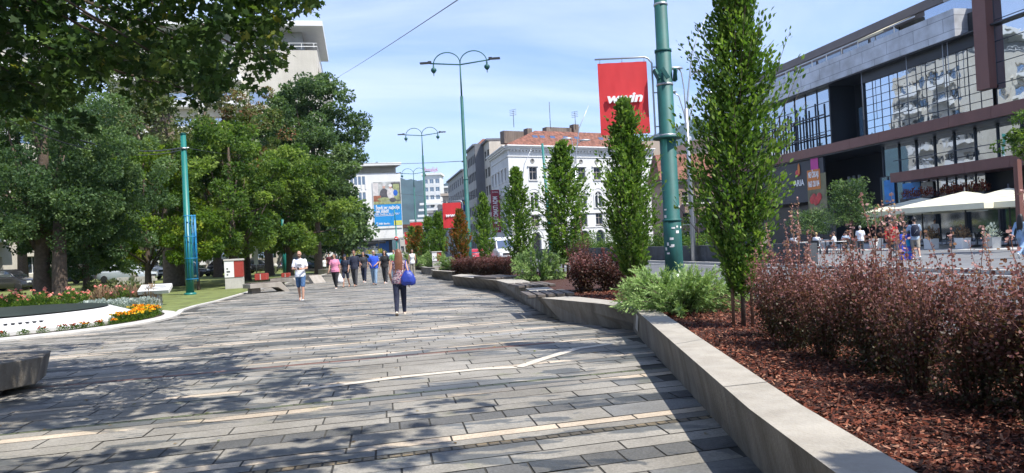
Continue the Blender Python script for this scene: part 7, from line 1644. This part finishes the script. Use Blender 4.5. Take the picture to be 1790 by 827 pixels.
# -- group walking up
def at_px(px, py): return G(px, py)
pk, I = person('dark haired woman in pink t-shirt and black trousers carrying a white plastic bag', at_px(587, 505), pi - .1, 1.64, True, .045, pink, 'short', blackc, 'long', M_white, 'black', 'bun', (.12, .1), (-.12, .1), (.05, .18, .25, 0), (.05, .18, .25, 0), (-.35, 0))
hw = W(pk, tuple(I['T'](I['La'][2] + I['La'][3] * .14))); pb = empty('plastic_bag', 'full white plastic carrier bag in the hand of the woman in pink', 'bag', hw, .3); b = MB(); b.loft([[(w_ * cos(a) * (1 + .12 * sin(3 * a + z_ * 9)), w_ * .7 * sin(a), z_) for a in [2 * pi * q / 14 for q in range(14)]] for z_, w_ in ((-.44, .05), (-.42, .12), (-.32, .15), (-.2, .12), (-.08, .05), (-.0, .022), (.02, .03))]); b.build('sack', cloth('white_plastic', (.75, .75, .76), .4), pb)
person('boy in dark navy t-shirt and navy shorts walking beside the woman in pink', at_px(605, 502), pi - .1, 1.56, False, .0, navy, 'short', navy, 'shorts', blackc, 'brown', 'short', (-.14, .1), (.12, .1), head=(0, .25), cap_m=navy)
person('man in dark navy polo shirt and grey trousers in the middle of the walking group', at_px(621, 501), pi, 1.76, False, .022, navy, 'short', dgrey, 'long', cloth('grey_shoes', (.2, .19, .18)), 'brown', 'short', (.12, .08), (-.12, .1), (.05, .2, .2, 0), (.05, .2, .2, 0), skin=M_skin2)
person('woman in dark top and jeans behind the man in the navy polo', at_px(637, 494), pi, 1.66, True, .01, char, 'short', indigo, 'long', M_white, 'brown', 'mid', (.1, .1), (-.1, .1), rarm=(.2, .1, 1.0, .5))
person('stout person in bright blue t-shirt and pale jeans in the walking group', at_px(655, 498), pi + .05, 1.70, False, .05, blue, 'short', jeans, 'wide', blackc, 'grey', 'short', (.1, .05), (-.1, .1), (.1, .12, .9, .5), (.1, .12, .9, .5), (.2, .1))
person('woman dressed all in black at the right end of the walking group', at_px(674, 496), pi, 1.68, True, .008, blackc, 'short', char, 'long', M_white, 'black', 'mid', (.12, .05), (-.12, .1), (.05, .2, .3, 0), (.05, .2, .3, 0))
person('person in green top half hidden behind the long haired woman', at_px(690, 489), pi, 1.70, False, .0, green, 'short', jeans, 'long', M_white, 'brown', 'short')
wb, I = person('dark haired woman in a white top carrying a dark bag, walking up', at_px(722, 484), pi + .2, 1.66, True, .0, whitec, 'none', tan_, 'long', M_white, 'black', 'long')
hb_ = empty('handbag', 'dark handbag at the side of the woman in the white top', 'bag', W(wb, tuple(I['T']((-.27, 0, .98)))), .2); b = MB(); b.loft([rr(.04, -.14, .12, y, .03) for y in (-.15, .15)]); b.tube([(0, -.13, .1), (.04, -.02, .46), (.04, .03, .46), (0, .13, .1)], .01, 5); b.build('sack', blackc, hb_)
person('person in maroon top in the shade at the back left of the café', at_px(576, 478), pi, 1.68, False, .0, maroon, 'short', blackc, 'long', M_white, 'black', 'short')
X, Y = at_px(567, 474); person('person in a white shirt sitting with the back turned on the long low concrete seat', (X, Y), .1, 1.72, False, .02, whitec, 'short', blackc, 'long', blackc, 'black', 'short', (1.45, 1.45), (1.45, 1.45), (.3, .12, .6, .2), (.3, .12, .6, .2), sit=True, z=.0)
# -- right side of the street
zp = .11
def rpx(px, s_): return sxy(px, s_)
person('person in a red hooded jacket and dark trousers walking away past the blue bin', rpx(1557, 23.6), -.5, 1.86, False, .03, redc, 'long', char, 'long', M_white, 'black', 'short', (.28, .15), (-.28, .15), skin=M_skin2, z=zp)
bp2, I = person('young man in light blue shirt and khaki shorts wearing a dark backpack', rpx(1597, 23.3), -.35, 1.84, False, .01, lblue, 'short', tan_, 'shorts', M_white, 'black', 'short', (.15, .1), (-.18, .1), (.5, .3, 1.6, .3), (.05, .12, .15, 0), z=zp)
T = I['T']; bk_ = empty('backpack', 'dark navy backpack on the back of the young man in light blue', 'backpack', tuple(bp2.location), bp2.rotation_euler.z); b = MB(); b.loft([[tuple(T((w_ * cos(a), -.20 - .0 + d_ * sin(a), z_))) for a in [2 * pi * q / 14 for q in range(14)]] for z_, w_, d_ in ((.98, .09, .04), (1.0, .15, .075), (1.15, .165, .09), (1.32, .155, .085), (1.43, .11, .06), (1.46, .05, .03))]); b.build('pack', navy, bk_); b = MB()
for s in (-1, 1): b.tube([T((s * .09, -.13, 1.42)), T((s * .11, .0, 1.475)), T((s * .12, .135, 1.36)), T((s * .12, .14, 1.2)), T((s * .13, .02, 1.05)), T((s * .11, -.14, 1.02))], .016, 6)
b.build('shoulder_strap', navy, bk_); b = MB(); b.tube([T((-.05, -.292, 1.1)), T((.06, -.292, 1.25))], .006, 4); b.build('zip', M_grey, bk_)
rw, I = person('long haired woman in pale denim and light jeans at the terrace right edge', rpx(1783, 25.2), -1.0, 1.78, True, .015, denimL, 'long', denimL, 'wide', M_white, 'black', 'long', (.25, .1), (-.25, .15), z=zp)
hb_ = empty('shoulder_bag', 'dark shoulder bag on the woman at the right edge', 'bag', W(rw, tuple(I['T']((.26, -.06, 1.12)))), -1.0); b = MB(); b.loft([rr(.06, -.17, .15, y, .05) for y in (-.17, -.15, .15, .17)]); b.tube([(0, -.13, .13), (-.06, -.02, .34), (-.06, .03, .34), (0, .13, .13)], .012, 5); b.build('sack', navy, hb_)
person('waiter in white shirt and dark apron standing beneath the left parasol', rpx(1633, 38.8), pi - .3, 1.80, False, .0, whitec, 'short', blackc, 'long', blackc, 'black', 'short', z=.114)
def seated(label, px, s_, yaw, topc, hair_, hst='short', fem=False, hcol=None):
    x, y = rpx(px, s_); person(label, (x, y), yaw, 1.74, fem, .02, topc, 'short', dgrey, 'long', blackc, hair_, hst, (1.45, 1.45), (1.45, 1.45), (.7, .12, .9, .3), (.7, .12, .9, .3), z=.114, sit=True, detail=.016)
    dup(c0, (x - .02 * cos(yaw), y, .114), yaw + pi, 'dark café chair under the ' + label.split(' behind')[0].split(' between')[0].split(',')[0] + (' nearest the left end' if 'leftmost' in label else ''))
seated('blond seated guest in a white shirt behind the hedge planters, second from left', 1425, 27.5, -.6, whitec, 'blond', 'short', True)
seated('seated guest in a white shirt, leftmost behind the hedge planters', 1385, 27.8, -.6, whitec, 'grey')
seated('seated guest in a pale top between two little trees, third from the left', 1456, 28.0, 1.2, whitec, 'brown')
seated('seated guest in a light blue top, fourth from the left behind the hedge planters', 1477, 29.0, -.2, lblue, 'brown')
x, y = rpx(1502, 27.0); person('man in a white shirt with a dark shoulder strap standing behind the hedge planters', (x, y), -.4, 1.60, False, .03, whitec, 'short', dgrey, 'long', blackc, 'grey', 'short', z=.114)
for k, px in enumerate((1400, 1441, 1466)):
    x, y = rpx(px, 28.2); dup(t0, (x, y, .114), 0, 'café table behind the hedge planters, %s from the left' % ORD[k])
# blue bin / advertising stand
x, y = rpx(1581, 23.0); r_ = empty('advertising_stand', 'bright blue advertising stand beside the person in red', 'sign stand', (x, y, .11), TH + .2); b = MB(); b.rbox((0, 0, .58), (.78, .12, 1.1), 0, 0); b.build('board', cloth('stand_blue', (.015, .05, .42), .4), r_, bevel=.02); b = MB(); b.rbox((0, -.068, .75), (.3, .012, .3), 0); b.rbox((0, -.068, .35), (.5, .012, .06), 0); b.build('printed_panel', M_bluep, r_); b = MB(); b.box(-.3, .3, -.25, .25, 0, .04); b.build('foot', M_dark, r_)
# ================================================================== AIR
m = bpy.data.materials.new('haze'); m.use_nodes = True; n = m.node_tree.nodes; n.remove(n['Principled BSDF'])
v = n.new('ShaderNodeVolumePrincipled'); v.inputs['Color'].default_value = (.55, .75, 1, 1); v.inputs['Density'].default_value = .00009; v.inputs['Anisotropy'].default_value = .1
m.node_tree.links.new(v.outputs[0], n['Material Output'].inputs['Volume'])
b = MB(); b.box(-5200, 5200, -5200, 5200, -8, 430); o = b.build('haze', m); o['kind'] = 'stuff'; tag(o, 'thin blue summer haze over the far hills', 'haze')
